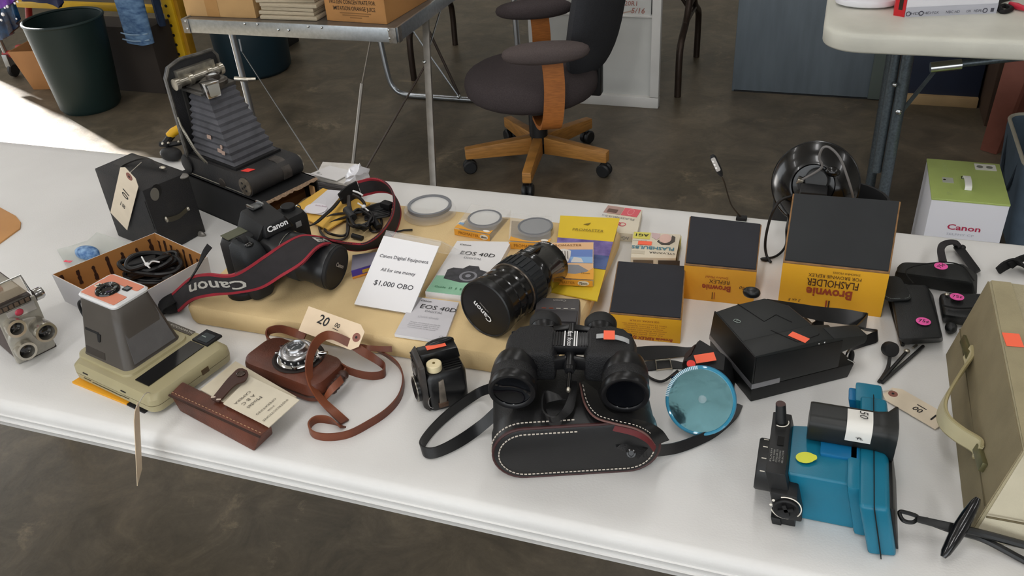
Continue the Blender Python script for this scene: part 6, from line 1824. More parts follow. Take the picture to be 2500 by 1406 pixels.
strap_text('Canon', 3.7, .9, .30, .78)
strap_text('EOS', 7.4, 9.3, .72, .30)
blk_w = mat('black_webbing', '#0e0e10', .8, bump=.3, bs=1000)
obj('strap_sleeve', ribbon(nb(), [(T(870, 442, .079), T(882, 480, .048)), (T(845, 456, .074), T(862, 492, .044)), (T(826, 474, .07), T(838, 498, .05))], .0045, 6), blk_w, ns)
def webbing(par, nm, pts, w, m=blk_w, th=.0018):
    C_ = [T(*p[:3]) for p in pts]
    e = []
    for i, c in enumerate(C_):
        a, b = C_[max(i - 1, 0)], C_[min(i + 1, len(C_) - 1)]
        tg = (b - a).normalized()
        side = V((0, 0, 1)).cross(tg)
        side = side.normalized() if side.length > 1e-4 else V((1, 0, 0))
        ln_ = pts[i][3] if len(pts[i]) > 3 else 1.0
        wd = (V((0, 0, 1)) * math.cos(ln_ * PI / 2) + side * math.sin(ln_ * PI / 2)).normalized()
        e.append((c - wd * w / 2, c + wd * w / 2))
    return obj(nm, ribbon(nb(), e, th, 6), m, par)
webbing(t, 'narrow_strap', [(832, 486, .06, .6), (812, 508, .062, .8), (790, 528, .066, .8), (770, 545, .07, .8), (752, 552, .085, .8), (738, 545, .105, .8)], .010)
webbing(t, 'narrow_strap', [(738, 545, .105, .8), (720, 535, .115, .8), (704, 525, .120, .9)], .010)
webbing(t, 'strap_pad', [(428, 735, .024, .7), (418, 745, .018, .6), (405, 756, .010, .5), (396, 764, .006, .6)], .030, th=.005)
webbing(t, 'narrow_strap', [(452, 700, .05, .6), (478, 660, .09, .6), (498, 620, .115, .7), (512, 600, .122, .7)], .010)
obj('strap_end', ellipsoid(nb(), T(418, 740, .014), (.022, .020, .013), M.Identity(4), 16, 8, .8), blk_w, t)
tag(obj('lens_cap', lathe(nb(), [(0, 0), (.026, 0), (.027, .002), (.027, .009), (.025, .011), (0, .011)], 32, M.Translation(T(600, 712, FH)) ), blk_m), 'round black lens cap on the foam under the camera strap', 'lens cap')

# ---- cables within the strap loop
t = thing('cable_bundle', 'tangle of black cables with white ties on the foam inside the strap loop', 'cable', T(870, 545, FH))
cb2 = mat('dark_brown_cable', '#1c1614', .4)
def cab_(nm, pts, r=.0022, m=cb2, closed=False):
    obj(nm, tube(nb(), [T(p[0], p[1], FH + p[2]) for p in pts], r, 8, 6, closed=closed), m, t)
cab_('cable_loop', [(850, 520, .016), (810, 525, .010), (783, 545, .005), (782, 565, .004), (800, 582, .004), (830, 586, .004), (848, 575, .006), (852, 550, .012)])
cab_('cable_loop', [(848, 528, .014), (815, 540, .008), (795, 555, .006), (800, 568, .006), (830, 576, .006), (846, 570, .006), (848, 545, .012)])
cab_('cable_loop', [(905, 520, .014), (925, 525, .010), (932, 545, .005), (925, 562, .004), (910, 565, .004), (902, 555, .006), (900, 535, .012)])
cab_('cable_loop', [(852, 480, .03), (852, 500, .026), (856, 516, .02), (862, 530, .016)], .0038)
cab_('cable_loop', [(862, 475, .034), (880, 485, .032), (890, 500, .026), (880, 515, .022)], .0028)
random.seed(9)
for k in range(9):
    a = random.uniform(0, 6.28)
    pts = [(880 + 26 * math.cos(a + i * .7) + random.uniform(-6, 6), 535 + 20 * math.sin(a + i * .7) + random.uniform(-5, 5), .006 + .002 * k) for i in range(9)]
    cab_('cable_loop', pts, .0024, cab)
for k in range(5):
    cab_('cable_loop', [(885, 512 + 3 * k, .018 - .002 * k), (915, 500 + 3 * k, .020 - .002 * k), (945, 495 + 5 * k, .018 - .002 * k), (952, 505 + 5 * k, .012), (925, 515 + 4 * k, .012), (890, 520 + 4 * k, .012)], .0022, cab)
obj('plug', tube(nb(), [T(905, 530, FH + .012), T(925, 556, FH + .008)], .0062, 12), blk_m, t)
obj('plug', tube(nb(), [T(846, 512, FH + .022), T(862, 532, FH + .018)], .0072, 12), mat('grey_black_plug', '#2a2c2e', .45), t)
obj('plug', tube(nb(), [T(860, 575, FH + .006), T(885, 582, FH + .004)], .0045, 10), blk_m, t)
obj('plug', box(nb(), (0, 0, 0), (.022, .014, .010), M.Translation(T(945, 500, FH + .02)) @ M.Rotation(-.3, 4, 'Z')), blk_m, t, bevel=.002)
obj('cable_tie', tube(nb(), [T(874, 496, FH + .034), T(885, 503, FH + .036), T(900, 515, FH + .030)], .0014, 6, 4), MATS['white_tie'], t)
obj('cable_tie', tube(nb(), [T(862, 466, FH + .04), T(874, 470, FH + .04), T(886, 477, FH + .036)], .0016, 6, 4), MATS['white_tie'], t)
obj('tie_knot', ellipsoid(nb(), T(888, 504, FH + .037), (.004, .004, .003), M.Identity(4), 10, 6), MATS['white_tie'], t)
tag(obj('stylus', tube(nb(), [T(968, 566, FH + .003), T(985, 562, FH + .003), T(1007, 561, FH + .003)], .0016, 8), blk_m), 'thin black stick on the foam beside the price sign', 'stick')

# ---- loose zoom lens
za, zb_ = T(1183, 757, FH + .0425), T(1340, 640, FH + .036)
ax = (zb_ - za).normalized()
lxx = V((0, 0, 1)).cross(ax).normalized(); lyy = ax.cross(lxx)
ZM = M(((lxx.x, lyy.x, ax.x, za.x), (lxx.y, lyy.y, ax.y, za.y), (lxx.z, lyy.z, ax.z, za.z), (0, 0, 0, 1)))
t = thing('zoom_lens', 'large black zoom lens lying capped on the foam', 'lens', mtx=ZM)
zl = (zb_ - za).length
gl = mat('gloss_lens_barrel', '#141415', .18, coat=.4)
obj('lens_cap', lathe(nb(), [(0, .0015), (.0395, .0015), (.0405, 0), (.0425, .001), (.043, .004), (.043, .012), (.042, .014), (0, .014)], 48, ZM), mat('cap_black', '#121213', .35), t)
obj('front_barrel', lathe(nb(), [(.0385, .012), (.0415, .014), (.0415, .022), (.0395, .024), (.0395, .030), (.0405, .031), (.0405, .041), (.0375, .043), (.0375, .048), (.0395, .050), (.0395, .060), (.037, .060)], 48, ZM), gl, t)
obj('silver_ring', lathe(nb(), [(.0395, .0605), (.0412, .0605), (.0412, .063), (.0395, .063), (.0395, .0605)], 48, ZM, cap=False), mat('warm_silver', '#9a9086', .25, .9), t)
obj('zoom_ring', lathe(nb(), [(.038, .062), (.0405, .064), (.041, .094), (.039, .096), (.036, .096)], 48, ZM), rub, t)
bm = nb()
for k in range(30):
    box(bm, (.0412, 0, .080), (.0016, .0048, .024), ZM @ M.Rotation(2 * PI * k / 30, 4, 'Z'))
obj('grip_ribs', bm, rub, t, kind='stuff')
obj('rear_barrel', lathe(nb(), [(.036, .095), (.0385, .098), (.0385, .112), (.036, .116), (.0355, .140), (.034, .142), (.034, zl), (0, zl)], 48, ZM), gl, t)
up_rot = M.Rotation(math.atan2(lyy.z, lxx.z) - PI / 2, 4, 'Z')
def zat(ang, r, z):
    a = math.radians(ang)
    d = (-lxx * math.sin(a) + lyy * math.cos(a)) if lyy.z > 0 else (lxx * math.sin(a) - lyy * math.cos(a))
    p = za + ax * z + d * r
    x = ax
    y = d.cross(x)
    return M(((x.x, y.x, d.x, p.x), (x.y, y.y, d.y, p.y), (x.z, y.z, d.z, p.z), (0, 0, 0, 1)))
obj('scale_window', box(nb(), (0, 0, 0), (.026, .020, .004), zat(-8, .0365, .118)), gl, t, bevel=.001)
obj('scale_glass', box(nb(), (0, 0, .0022), (.014, .012, .0006), zat(-8, .0365, .117)), mat('grey_scale', '#4c4f52', .2), t)
for k in range(3):
    obj('scale_line', box(nb(), (-.004 + .004 * k, 0, .0027), (.0008, .007, .0004), zat(-8, .0365, .117)), MATS['white_enamel'], t)
obj('focus_switch', box(nb(), (0, 0, 0), (.020, .009, .005), zat(-52, .0365, .120)), blk_m, t, bevel=.001)
obj('switch_mark', box(nb(), (.004, 0, .003), (.006, .002, .0004), zat(-52, .0365, .120)), MATS['white_enamel'], t)
fz = zat(-5, .0349, .150)
text(t, 'Canon', fz @ M.Rotation(-PI / 2, 4, 'Z'), .004, MATS['white_logo'], w=.018)
cen = za
right = lxx if lxx.dot(CR @ V((1, 0, 0))) > 0 else -lxx
out = -ax
up2 = out.cross(right)
if up2.z < 0:
    up2 = -up2
    right = up2.cross(out)
CM = M(((right.x, up2.x, out.x, cen.x), (right.y, up2.y, out.y, cen.y), (right.z, up2.z, out.z, cen.z), (0, 0, 0, 1)))
text(t, 'Canon', CM @ M.Translation((-.004, -.004, -.0010)) @ M.Rotation(math.radians(142), 4, 'Z'), .0085, mat('white_logo', '#e8e8e8', .5), w=.036, bold=.02)
text(t, 'ULTRASONIC', CM @ M.Translation((-.001, .004, -.0012)) @ M.Rotation(math.radians(142), 4, 'Z'), .002, MATS['grey_logo'], w=.018)

# ---- battery charger
t, q = flat_box('battery_charger', 'dark grey battery charger behind the binoculars', 'charger', ((1298, 788), (1412, 792), (1417, 728), (1312, 724)), 0.030, mat('charcoal_plastic', '#4b4849', .45, var=.05, vs=30), FH, bevel=.004)
f = frame(q[0], q[1], q[3])
W, H = (q[1] - q[0]).length, (q[3] - q[0]).length
fu = f @ M.Translation((W * .52, H * .86, 0)) @ M.Rotation(PI, 4, 'Z')
text(t, 'Canon', fu, .0042, MATS['grey_logo'], w=.018)
for k, m_ in enumerate((red_p, red_p, MATS['grey_logo'], MATS['grey_logo'], MATS['grey_logo'])):
    decal(t, 'charge_mark', f @ M.Translation((W * (.2 + .16 * k), H * .55, 0)), rect(-.003, 0, .003, .0012), m_)
obj('charger_step', box(nb(), (0, 0, 0), (W * .9, H * .42, .004), f @ M.Translation((W / 2, H * .24, .001))), mat('black_grey_plastic', '#343235', .45), t, bevel=.001)

# ================================================================== TABLE: RIGHT HALF
# ---- oval leather case under the binoculars
CA = RZ(-.208, .722, 20)
t = thing('binocular_case', 'oval black leather case with white stitching lying under the binoculars', 'case', mtx=CA)
cl = mat('case_leather', '#151516', .5, var=.15, vs=40, bump=.25, bs=700)
cl2 = mat('case_leather_smooth', '#1a1a1b', .38, var=.1, vs=20, bump=.08, bs=500)
dkr = mat('dark_red_piping', '#3c1c1b', .5)
CWd, CHt, CLn = .196, .078, .118
def oval(w, h, n=16, cx=0, z0=0.0):
    """flat-sided oval outline in x, z"""
    r = h / 2
    pts = []
    for k in range(n + 1):
        a = -PI / 2 + PI * k / n
        pts.append((w / 2 - r + r * math.cos(a), z0 + r + r * math.sin(a)))
    for k in range(n + 1):
        a = PI / 2 + PI * k / n
        pts.append((-w / 2 + r + r * math.cos(a), z0 + r + r * math.sin(a)))
    return pts
def oval_loft(mtx, levels):
    bm = nb()
    rings = []
    for w, h, z0, y in levels:
        rings.append([bm.verts.new(mtx @ V((p[0], y, p[1]))) for p in oval(w, h, 16, 0, z0)])
    for a_, b_ in zip(rings, rings[1:]):
        k = len(a_)
        for i in range(k):
            bm.faces.new((a_[i], a_[(i + 1) % k], b_[(i + 1) % k], b_[i]))
    bm.faces.new(rings[0]); bm.faces.new(rings[-1][::-1])
    return bm
obj('case_body', oval_loft(CA, [(CWd - .006, CHt - .006, .003, .004), (CWd - .004, CHt - .004, .002, .02), (CWd - .004, CHt - .004, .002, CLn - .01), (CWd - .010, CHt - .010, .005, CLn)]), cl, t, sharp=50)
obj('lid', oval_loft(CA, [(CWd - .012, CHt - .012, .006, -.002), (CWd - .002, CHt - .002, .001, 0), (CWd, CHt, 0, .003), (CWd, CHt, 0, .030), (CWd - .003, CHt - .003, .0015, .031)]), cl2, t, sharp=35)
lidp = oval(CWd - .003, CHt - .003, 16, 0, .0015)
obj('piping', tube(nb(), [CA @ V((p[0], .0005, p[1])) for p in lidp], .0019, 6, closed=True), dkr, t)
wst = mat('white_stitching', '#c9c0b4', .8)
def stitches(outline, y, lo, hi, n, off=(0, 0, 0), r=.0008):
    bm = nb()
    L_ = len(outline)
    seglen = [((V((outline[(i + 1) % L_][0], 0, outline[(i + 1) % L_][1])) - V((outline[i][0], 0, outline[i][1]))).length) for i in range(L_)]
    tot = sum(seglen)
    def at_(d):
        d %= tot
        for i in range(L_):
            if d <= seglen[i]:
                f_ = d / max(seglen[i], 1e-9)
                a, b = outline[i], outline[(i + 1) % L_]
                return V((a[0] + (b[0] - a[0]) * f_, y, a[1] + (b[1] - a[1]) * f_))
            d -= seglen[i]
    for k in range(n):
        d0 = tot * (lo + (hi - lo) * k / n)
        d1 = d0 + tot * (hi - lo) / n * .66
        tube(bm, [CA @ (at_(d0) + V(off)), CA @ (at_(d1) + V(off))], r, 5)
    return bm
inner = oval(CWd - .020, CHt - .020, 16, 0, .010)
for lo, hi, n, y, o_ in ((.60, 1.02, 34, -.0026, inner), (.50, .61, 10, -.0026, inner), (.355, .50, 12, -.0026, inner)):
    pass
obj('stitching', stitches(oval(CWd - .016, CHt - .016, 16, 0, .008), -.0024, .36, 1.10, 66), wst, t, kind='stuff')
obj('stitching', stitches(oval(CWd + .001, CHt + .001, 16, 0, -.0005), .0085, .38, .72, 34), wst, t, kind='stuff')
obj('stitching', stitches(oval(CWd - .002, CHt - .002, 16, 0, .001), CLn - .014, .50, .78, 24), wst, t, kind='stuff')
# flap edge curling over the top right
flap = [T(1418, 935, .076), T(1430, 985, .083), T(1455, 1018, .085), T(1500, 1033, .085), T(1550, 1045, .083), T(1582, 1062, .073), T(1600, 1085, .055)]
fl2 = [p + V((.012, .018, -.006)) for p in flap]
obj('flap', ribbon(nb(), list(zip(flap, fl2)), .003, 6), cl2, t)
obj('flap_piping', tube(nb(), [p + V((-.0006, -.0016, .0010)) for p in flap], .0013, 6, 6), mat('pink_brown_piping', '#6a4a45', .6), t)
bm = nb()
sp = smooth_path(flap, 10)
for k in range(2, len(sp) - 2, 2):
    tube(bm, [sp[k] + V((.001, .002, .0024)), sp[k + 1] + V((.001, .002, .0024))], .0006, 4)
obj('stitching', bm, wst, t, kind='stuff')
obj('red_lining', ribbon(nb(), [(p + V((.001, -.001, -.002)), p + V((-.001, -.004, -.008))) for p in flap[3:]], .0012, 6), mat('red_lining', '#5c1418', .6), t)
obj('snap_tab', hexa(nb(), [T(1505, 1090, .040), T(1560, 1118, .030), T(1585, 1090, .034), T(1520, 1078, .044), T(1505, 1090, .044) + V((0, -.002, 0)), T(1560, 1118, .034) + V((0, -.002, 0)), T(1585, 1090, .038) + V((0, -.002, 0)), T(1520, 1078, .048) + V((0, -.002, 0))]), cl, t, bevel=.001)
sm = frame(T(1541, 1106, .0405), T(1560, 1108, .040), T(1541, 1090, .047))
obj('snap', lathe(nb(), [(0, 0), (.0050, 0), (.0052, .0014), (.0034, .0018), (.003, .0008), (0, .0008)], 20, sm), blk_g, t)
obj('case_strap', ribbon(nb(), [(T(1570, 1092, .040), T(1572, 1116, .026)), (T(1600, 1088, .030), T(1602, 1114, .014)), (T(1650, 1080, .016), T(1655, 1106, .003)), (T(1700, 1063, .014), T(1708, 1086, .002)), (T(1745, 1042, .014), T(1752, 1062, .002)), (T(1785, 1010, .014), T(1796, 1022, .002)), (T(1800, 985, .014), T(1812, 990, .002))], .0022), cl2, t)
obj('case_strap', ribbon(nb(), [(T(1196, 935, .040), T(1198, 960, .026)), (T(1165, 948, .020), T(1168, 972, .006)), (T(1110, 985, .016), T(1113, 1010, .002)), (T(1060, 1030, .016), T(1064, 1054, .002)), (T(1028, 1070, .016), T(1034, 1096, .002)), (T(1030, 1088, .016), T(1040, 1116, .002)), (T(1060, 1092, .016), T(1066, 1117, .002)), (T(1110, 1068, .016), T(1116, 1096, .002)), (T(1165, 1030, .020), T(1172, 1060, .006)), (T(1215, 985, .046), T(1225, 1015, .034)), (T(1232, 968, .055), T(1244, 998, .045))], .0022, 7), cl2, t)
obj('loose_strap', ribbon(nb(), [(T(1366, 965, .088), T(1382, 975, .088)), (T(1330, 955, .096), T(1332, 985, .084)), (T(1325, 1000, .094), T(1336, 1012, .084)), (T(1350, 1018, .092), T(1352, 1032, .082)), (T(1372, 1000, .092), T(1394, 1008, .086)), (T(1388, 965, .096), T(1406, 970, .092)), (T(1395, 930, .098), T(1408, 932, .094))], .0018, 6), cl2, t)

# ---- binoculars
bo = T(1387, 962, .108)
by = (T(1399, 790, .120) - bo)
byl = by.length
by = by.normalized()
bxv = (T(1525, 958, .108) - T(1248, 966, .108)).normalized()
bxv = (bxv - by * bxv.dot(by)).normalized()
bz = bxv.cross(by)
by = by * .84
BM = M(((bxv.x, by.x, bz.x, bo.x), (bxv.y, by.y, bz.y, bo.y), (bxv.z, by.z, bz.z, bo.z), (0, 0, 0, 1)))
t = thing('binoculars', 'black binoculars with white focus lettering resting on the leather case', 'binoculars', mtx=BM)
pebb = mat('pebbled_black', '#1a1a1c', .42, var=.2, vs=300, bump=.7, bs=900)
satin = mat('satin_black', '#141416', .32)
osp = (T(1525, 958, .108) - T(1248, 966, .108)).length / 2
for s in (-1, 1):
    ob = BM @ M.Translation((s * osp, 0, 0)) @ M.Rotation(-PI / 2, 4, 'X')      # local z runs along +y (away from us)
    ot = obj('objective_tube', lathe(nb(), [(.0215, .0015), (.0235, 0), (.0268, 0), (.0278, .003), (.0278, .011), (.0268, .014), (.0262, .030), (.0270, .034), (.0255, .050), (.023, .060), (0, .060)], 40, ob, cap=False), satin, t)
    obj('objective_sleeve', lathe(nb(), [(.0266, .015), (.0270, .016), (.0272, .031), (.0266, .032)], 40, ob, cap=False), pebb, ot)
    obj('objective_glass', lathe(nb(), [(0, .008), (.012, .0066), (.0225, .0030)], 36, ob, cap=False), mat('coated_glass', '#06080d', .05, coat=.3), ot)
    obj('retaining_ring', lathe(nb(), [(.0235, .0004), (.0212, .005), (.0218, .0055), (.024, .0010), (.0235, .0004)], 40, ob, cap=False), blk_g, ot)
    # prism housing
    hx = s * .0475
    pts = [(s * .0175, .050), (s * .074, .046), (s * .0765, .060), (s * .076, .090), (s * .064, .110), (s * .046, .117), (s * .020, .113), (s * .0155, .100)]
    bm = nb()
    lo_ = [bm.verts.new(BM @ V((p[0], p[1], -.022))) for p in pts]
    m1 = [bm.verts.new(BM @ V((p[0] + (p[0] - hx) * .04, p[1], -.010))) for p in pts]
    m2 = [bm.verts.new(BM @ V((p[0] + (p[0] - hx) * .04, p[1], .010))) for p in pts]
    cxm, cym = sum(p[0] for p in pts) / 8, sum(p[1] for p in pts) / 8
    hi_ = [bm.verts.new(BM @ V((cxm + (p[0] - cxm) * .90, cym + (p[1] - cym) * .93, .021))) for p in pts]
    for a_, b_ in ((lo_, m1), (m1, m2), (m2, hi_)):
        for i in range(8):
            bm.faces.new((a_[i], a_[(i + 1) % 8], b_[(i + 1) % 8], b_[i]))
    bm.faces.new(lo_[::-1]); bm.faces.new(hi_)
    obj('prism_housing', bm, pebb, t, bevel=.005, seg=3)
    pl_ = [(p[0], p[1]) for p in pts]
    obj('end_plate', prism(nb(), [BM @ V((cxm + (p[0] - cxm) * .92, p[1] * 0 + .1125 + (p[1] - .1) * .25, z)) for p, z in ((pts[1], -.019), (pts[1], .017), (pts[6], .017), (pts[6], -.019))], BM.to_3x3() @ V((0, .003, 0))), satin, t, bevel=.001)
    ep = BM @ M.Translation((s * .034, .110, .001)) @ M.Rotation(-PI / 2, 4, 'X')
    epo = obj('eyepiece', lathe(nb(), [(.0150, -.004), (.0150, .010), (.0165, .014), (.0180, .020)], 30, ep), satin, t)
    obj('eyecup', lathe(nb(), [(.0178, .018), (.0195, .022), (.0200, .033), (.0185, .036), (.0150, .035), (.0135, .030), (0, .030)], 32, ep), mat('rubber_eyecup', '#1b1b1c', .6), epo)
    obj('hinge_arm', hexa(nb(), [BM @ V(p) for p in ((s * .004, .052, -.004), (s * .028, .050, -.006), (s * .028, .058, -.006), (s * .004, .060, -.004), (s * .004, .052, .014), (s * .028, .050, .010), (s * .028, .058, .010), (s * .004, .060, .014))]), satin, t, bevel=.002)
    obj('eyepiece_bridge', hexa(nb(), [BM @ V(p) for p in ((s * .003, .116, .002), (s * .024, .112, .004), (s * .024, .122, .004), (s * .003, .128, .002), (s * .003, .116, .012), (s * .024, .112, .012), (s * .024, .122, .012), (s * .003, .128, .012))]), satin, t, bevel=.002)
obj('hinge', tube(nb(), [BM @ V((0, .042, .006)), BM @ V((0, .128, .006))], .0070, 16), satin, t)
obj('hinge_cap', lathe(nb(), [(0, 0), (.0055, 0), (.0065, .006), (.0045, .009), (0, .009)], 18, BM @ M.Translation((0, .036, .006)) @ M.Rotation(-PI / 2, 4, 'X')), satin, t)
obj('neck_screw', tube(nb(), [BM @ V((0, .010, .0)), BM @ V((0, .036, .004))], .0028, 10), blk_g, t)
obj('screw_end', ellipsoid(nb(), BM @ V((0, .008, .0)), (.003, .003, .004), M.Identity(4), 10, 8), nickel, t)
obj('focus_rocker', hexa(nb(), [BM @ V(p) for p in ((-.027, .068, .006), (.027, .068, .006), (.027, .100, .006), (-.027, .100, .006), (-.025, .068, .020), (.025, .068, .020), (.025, .100, .020), (-.025, .100, .020))]), satin, t, bevel=.003)
for k in range(5):
    for s in (-1, 1):
        obj('rocker_rib', box(nb(), (s * (.010 + .0032 * k), .084, .0203), (.0012, .028, .0012), BM), satin, t)
ff = BM @ M.Translation((0, .084, .0206))
for x in (-.0072, .0045, .0072):
    decal(t, 'white_line', ff, rect(x - .0007, -.0155, x + .0007, .0155), mat('white_logo', '#e8e8e8', .5), .0004)
text(t, 'fast focus', ff @ M.Translation((-.0012, 0, 0)) @ M.Rotation(-PI / 2, 4, 'Z'), .0060, MATS['white_logo'], w=.031, shear=.25, bold=.012)
# tape and orange sticker on the right housing
obj('tape', ribbon(nb(), [(BM @ V((x, .078 + a, z)), BM @ V((x, .087 + a, z))) for x, z, a in ((.030, .0235, .004), (.042, .0245, .004), (.056, .0240, .001), (.066, .0220, -.002), (.074, .016, -.004))], .0006), mat('silver_tape', '#a9abac', .4), t)
obj('price_sticker', plate(nb(), BM @ M.Translation((.0385, .078, .0252)), [(0, 0), (.013, 0), (.013, .018), (0, .018)], .0006), orange_st, t)

# ---- blue flash gun
dn = (EYE - T(1710, 978, .05)).normalized()
dn = (dn + V((-.10, -.05, -.10))).normalized()
dc = T(1710, 978, .044)
dx_ = V((0, 0, 1)).cross(dn).normalized()
dy_ = dn.cross(dx_)
DM = M(((dx_.x, dy_.x, dn.x, dc.x), (dx_.y, dy_.y, dn.y, dc.y), (dx_.z, dy_.z, dn.z, dc.z), (0, 0, 0, 1)))
t = thing('flash_gun', 'black flash gun with a round blue mirrored reflector and orange sticker', 'flash', mtx=DM)
bmir = mat('blue_mirror', '#86bccd', .12, 1.0, var=.08, vs=20, bump=.22, bs=45)
brim = mat('blue_clear_rim', '#3f93b4', .08, coat=.6, alpha=.85)
R_ = .0405
obj('reflector', lathe(nb(), [(R_ * .97, .0), (R_ * .88, -.006), (R_ * .72, -.0125), (R_ * .54, -.0155), (R_ * .52, -.0135), (R_ * .36, -.018), (R_ * .14, -.020), (0, -.020), (0, -.022), (R_ * .5, -.0205), (R_ * .9, -.010), (R_, -.002)], 56, DM), bmir, t)
obj('reflector_rim', tube(nb(), [DM @ V((R_ * math.cos(2 * PI * i / 56), R_ * math.sin(2 * PI * i / 56), 0)) for i in range(56)], .0021, 8, closed=True), brim, t)
obj('reflector_lip', tube(nb(), [DM @ V((R_ * 1.015 * math.cos(2 * PI * i / 56), R_ * 1.015 * math.sin(2 * PI * i / 56), -.004)) for i in range(56)], .0018, 8, closed=True), mat('deep_blue_rim', '#1f6c94', .1, coat=.6), t)
bm = nb()
for k in range(26):
    a = math.radians(104 + 3.1 * k)
    box(bm, (R_ * 1.0, 0, .0016), (.0042, .0012, .0022), DM @ M.Rotation(a, 4, 'Z'))
obj('rim_teeth', bm, mat('white_blue_teeth', '#d8ecf4', .15), t, kind='stuff')
obj('reflector_ring', tube(nb(), [DM @ V((R_ * .55 * math.cos(2 * PI * i / 40), R_ * .55 * math.sin(2 * PI * i / 40), -.0140)) for i in range(40)], .0012, 8, closed=True), mat('pale_blue_metal', '#bcdfe8', .12, 1.0), t)
obj('bulb', ellipsoid(nb(), (.002, .002, -.007), (.0075, .0075, .0095), DM, 20, 14), mat('bulb_glass', '#eef6f8', .03, alpha=.25, coat=.5), t)
obj('bulb_filament', ellipsoid(nb(), (.002, .002, -.009), (.0025, .0025, .004), DM, 10, 8), nickel, t)
obj('bulb_socket', lathe(nb(), [(.008, -.0195), (.008, -.014), (.006, -.0125), (0, -.0125)], 24, DM @ M.Translation((.002, .002, 0))), mat('pale_blue_metal', '#bcdfe8', .12, 1.0), t)
obj('reflector_bump', lathe(nb(), [(0, 0), (.009, 0), (.0085, .003), (.006, .004), (0, .002)], 20, DM @ M.Translation((-.006, .013, -.0165))), bmir, t)
obj('reflector_bump', box(nb(), (-.008, -.010, -.0150), (.015, .011, .002), DM @ M.Rotation(.35, 4, 'Z')), mat('dark_reflection_blue', '#3f86a8', .08, 1.0), t, bevel=.0006)  # darker block added to put dark reflection patches into the mirror dish
obj('contact', ellipsoid(nb(), (.015, .005, -.0150), (.003, .003, .002), DM, 10, 6), mat('copper_contact', '#c98a6a', .2, 1.0), t)
obj('body', hexa(nb(), [T(1655, 930, 0), T(1790, 985, 0), T(1800, 900, 0), T(1690, 880, 0), T(1668, 880, .050), T(1768, 905, .050), T(1772, 868, .058), T(1708, 826, .062)]), blk_m, t, bevel=.004)
obj('brown_side', hexa(nb(), [T(1668, 905, .030), T(1690, 890, .040), T(1692, 870, .046), T(1675, 880, .042), T(1664, 890, .046), T(1688, 862, .056), T(1702, 832, .0625), T(1672, 862, .054)]), mat('brown_black_plastic', '#2c1a14', .45), t, bevel=.002)
fs = frame(T(1700, 888, .0565), T(1744, 881, .0575), T(1695, 868, .0605))
sticker(t, fs, .026, .0125)
obj('red_dot', plate(nb(), frame(T(1687, 889, .0555), T(1700, 889, .0555), T(1687, 880, .0575)), disc(.0055, 20), .0012), mat('red_sticker', '#f2473f', .6), t)
obj('hinge_block', hexa(nb(), [DM @ V(p) for p in ((-.037, .016, -.012), (-.024, .030, -.012), (-.019, .039, -.009), (-.041, .024, -.009), (-.036, .017, .001), (-.024, .030, .001), (-.021, .037, .000), (-.040, .022, .000))]), mat('navy_plastic', '#10233c', .2), t, bevel=.001)
obj('cord', tube(nb(), [T(1655, 905, .010), T(1620, 930, .004), (T(1592, 925, .003)), T(1572, 908, .003), T(1560, 895, .004), T(1545, 880, .004)], .0018, 8, 6), blk_m, t)
# buckled strap of the case behind the binoculars
t = thing('buckled_strap', 'black leather strap with a square silver buckle, right of the binoculars', 'strap', T(1620, 880))
obj('strap', ribbon(nb(), [(T(1545, 848, .016), T(1550, 880, .006)), (T(1590, 845, .012), T(1592, 878, .004)), (T(1640, 845, .010), T(1645, 872, .003)), (T(1678, 848, .010), T(1682, 868, .003)), (T(1700, 845, .012), T(1702, 866, .004))], .002), cl2, t)
obj('strap', ribbon(nb(), [(T(1552, 888, .008), T(1554, 908, .001)), (T(1600, 880, .006), T(1603, 903, .001)), (T(1640, 880, .006), T(1642, 900, .001)), (T(1668, 885, .006), T(1670, 900, .001))], .0025), cl, t)
bq = [T(1600, 880, .009), T(1636, 878, .009), T(1640, 900, .006), T(1604, 904, .006)]
obj('buckle', tube(nb(), bq, .0014, 8, 0, True), nickel, t)

# ---- black instant camera
BP = RZ(.001, .993, 35)
t = thing('instant_camera', 'large matt black boxy instant camera with a silver strip and orange sticker', 'camera', mtx=BP)
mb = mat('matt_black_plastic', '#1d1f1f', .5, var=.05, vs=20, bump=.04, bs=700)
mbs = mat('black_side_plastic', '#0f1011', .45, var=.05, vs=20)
slv = mat('silver_strip', '#96969a', .35, .7)
H_ = .0745
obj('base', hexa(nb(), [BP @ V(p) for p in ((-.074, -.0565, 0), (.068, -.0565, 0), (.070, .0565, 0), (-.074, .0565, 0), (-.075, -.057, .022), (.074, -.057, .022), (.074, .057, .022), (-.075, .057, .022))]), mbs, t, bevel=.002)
obj('silver_band', hexa(nb(), [BP @ V(p) for p in ((-.0762, -.0578, .0225), (-.0762, .0572, .0225), (-.070, .0572, .0225), (-.070, -.0578, .0225), (-.0762, -.0578, .0305), (-.0762, .0572, .0305), (-.070, .0572, .0305), (-.070, -.0578, .0305))]), slv, t, bevel=.0006)
obj('silver_band', hexa(nb(), [BP @ V(p) for p in ((-.0762, -.0582, .0225), (-.036, -.0582, .0225), (-.036, -.054, .0225), (-.0762, -.054, .0225), (-.0762, -.0582, .0305), (-.036, -.0582, .0305), (-.036, -.054, .0305), (-.0762, -.054, .0305))]), slv, t, bevel=.0006)
bm = nb()
prof = [(-.075, .022), (.050, .022), (.050, H_ - .006), (.022, H_), (-.075, H_)]
prism(bm, [BP @ V((p[0], -.057, p[1])) for p in prof], BP.to_3x3() @ V((0, .034, 0)))
obj('near_block', bm, mb, t, bevel=.0025)
bm = nb()
lo_ = [(-.075, -.024), (.052, -.024), (.040, .030), (.018, .057), (-.075, .057)]
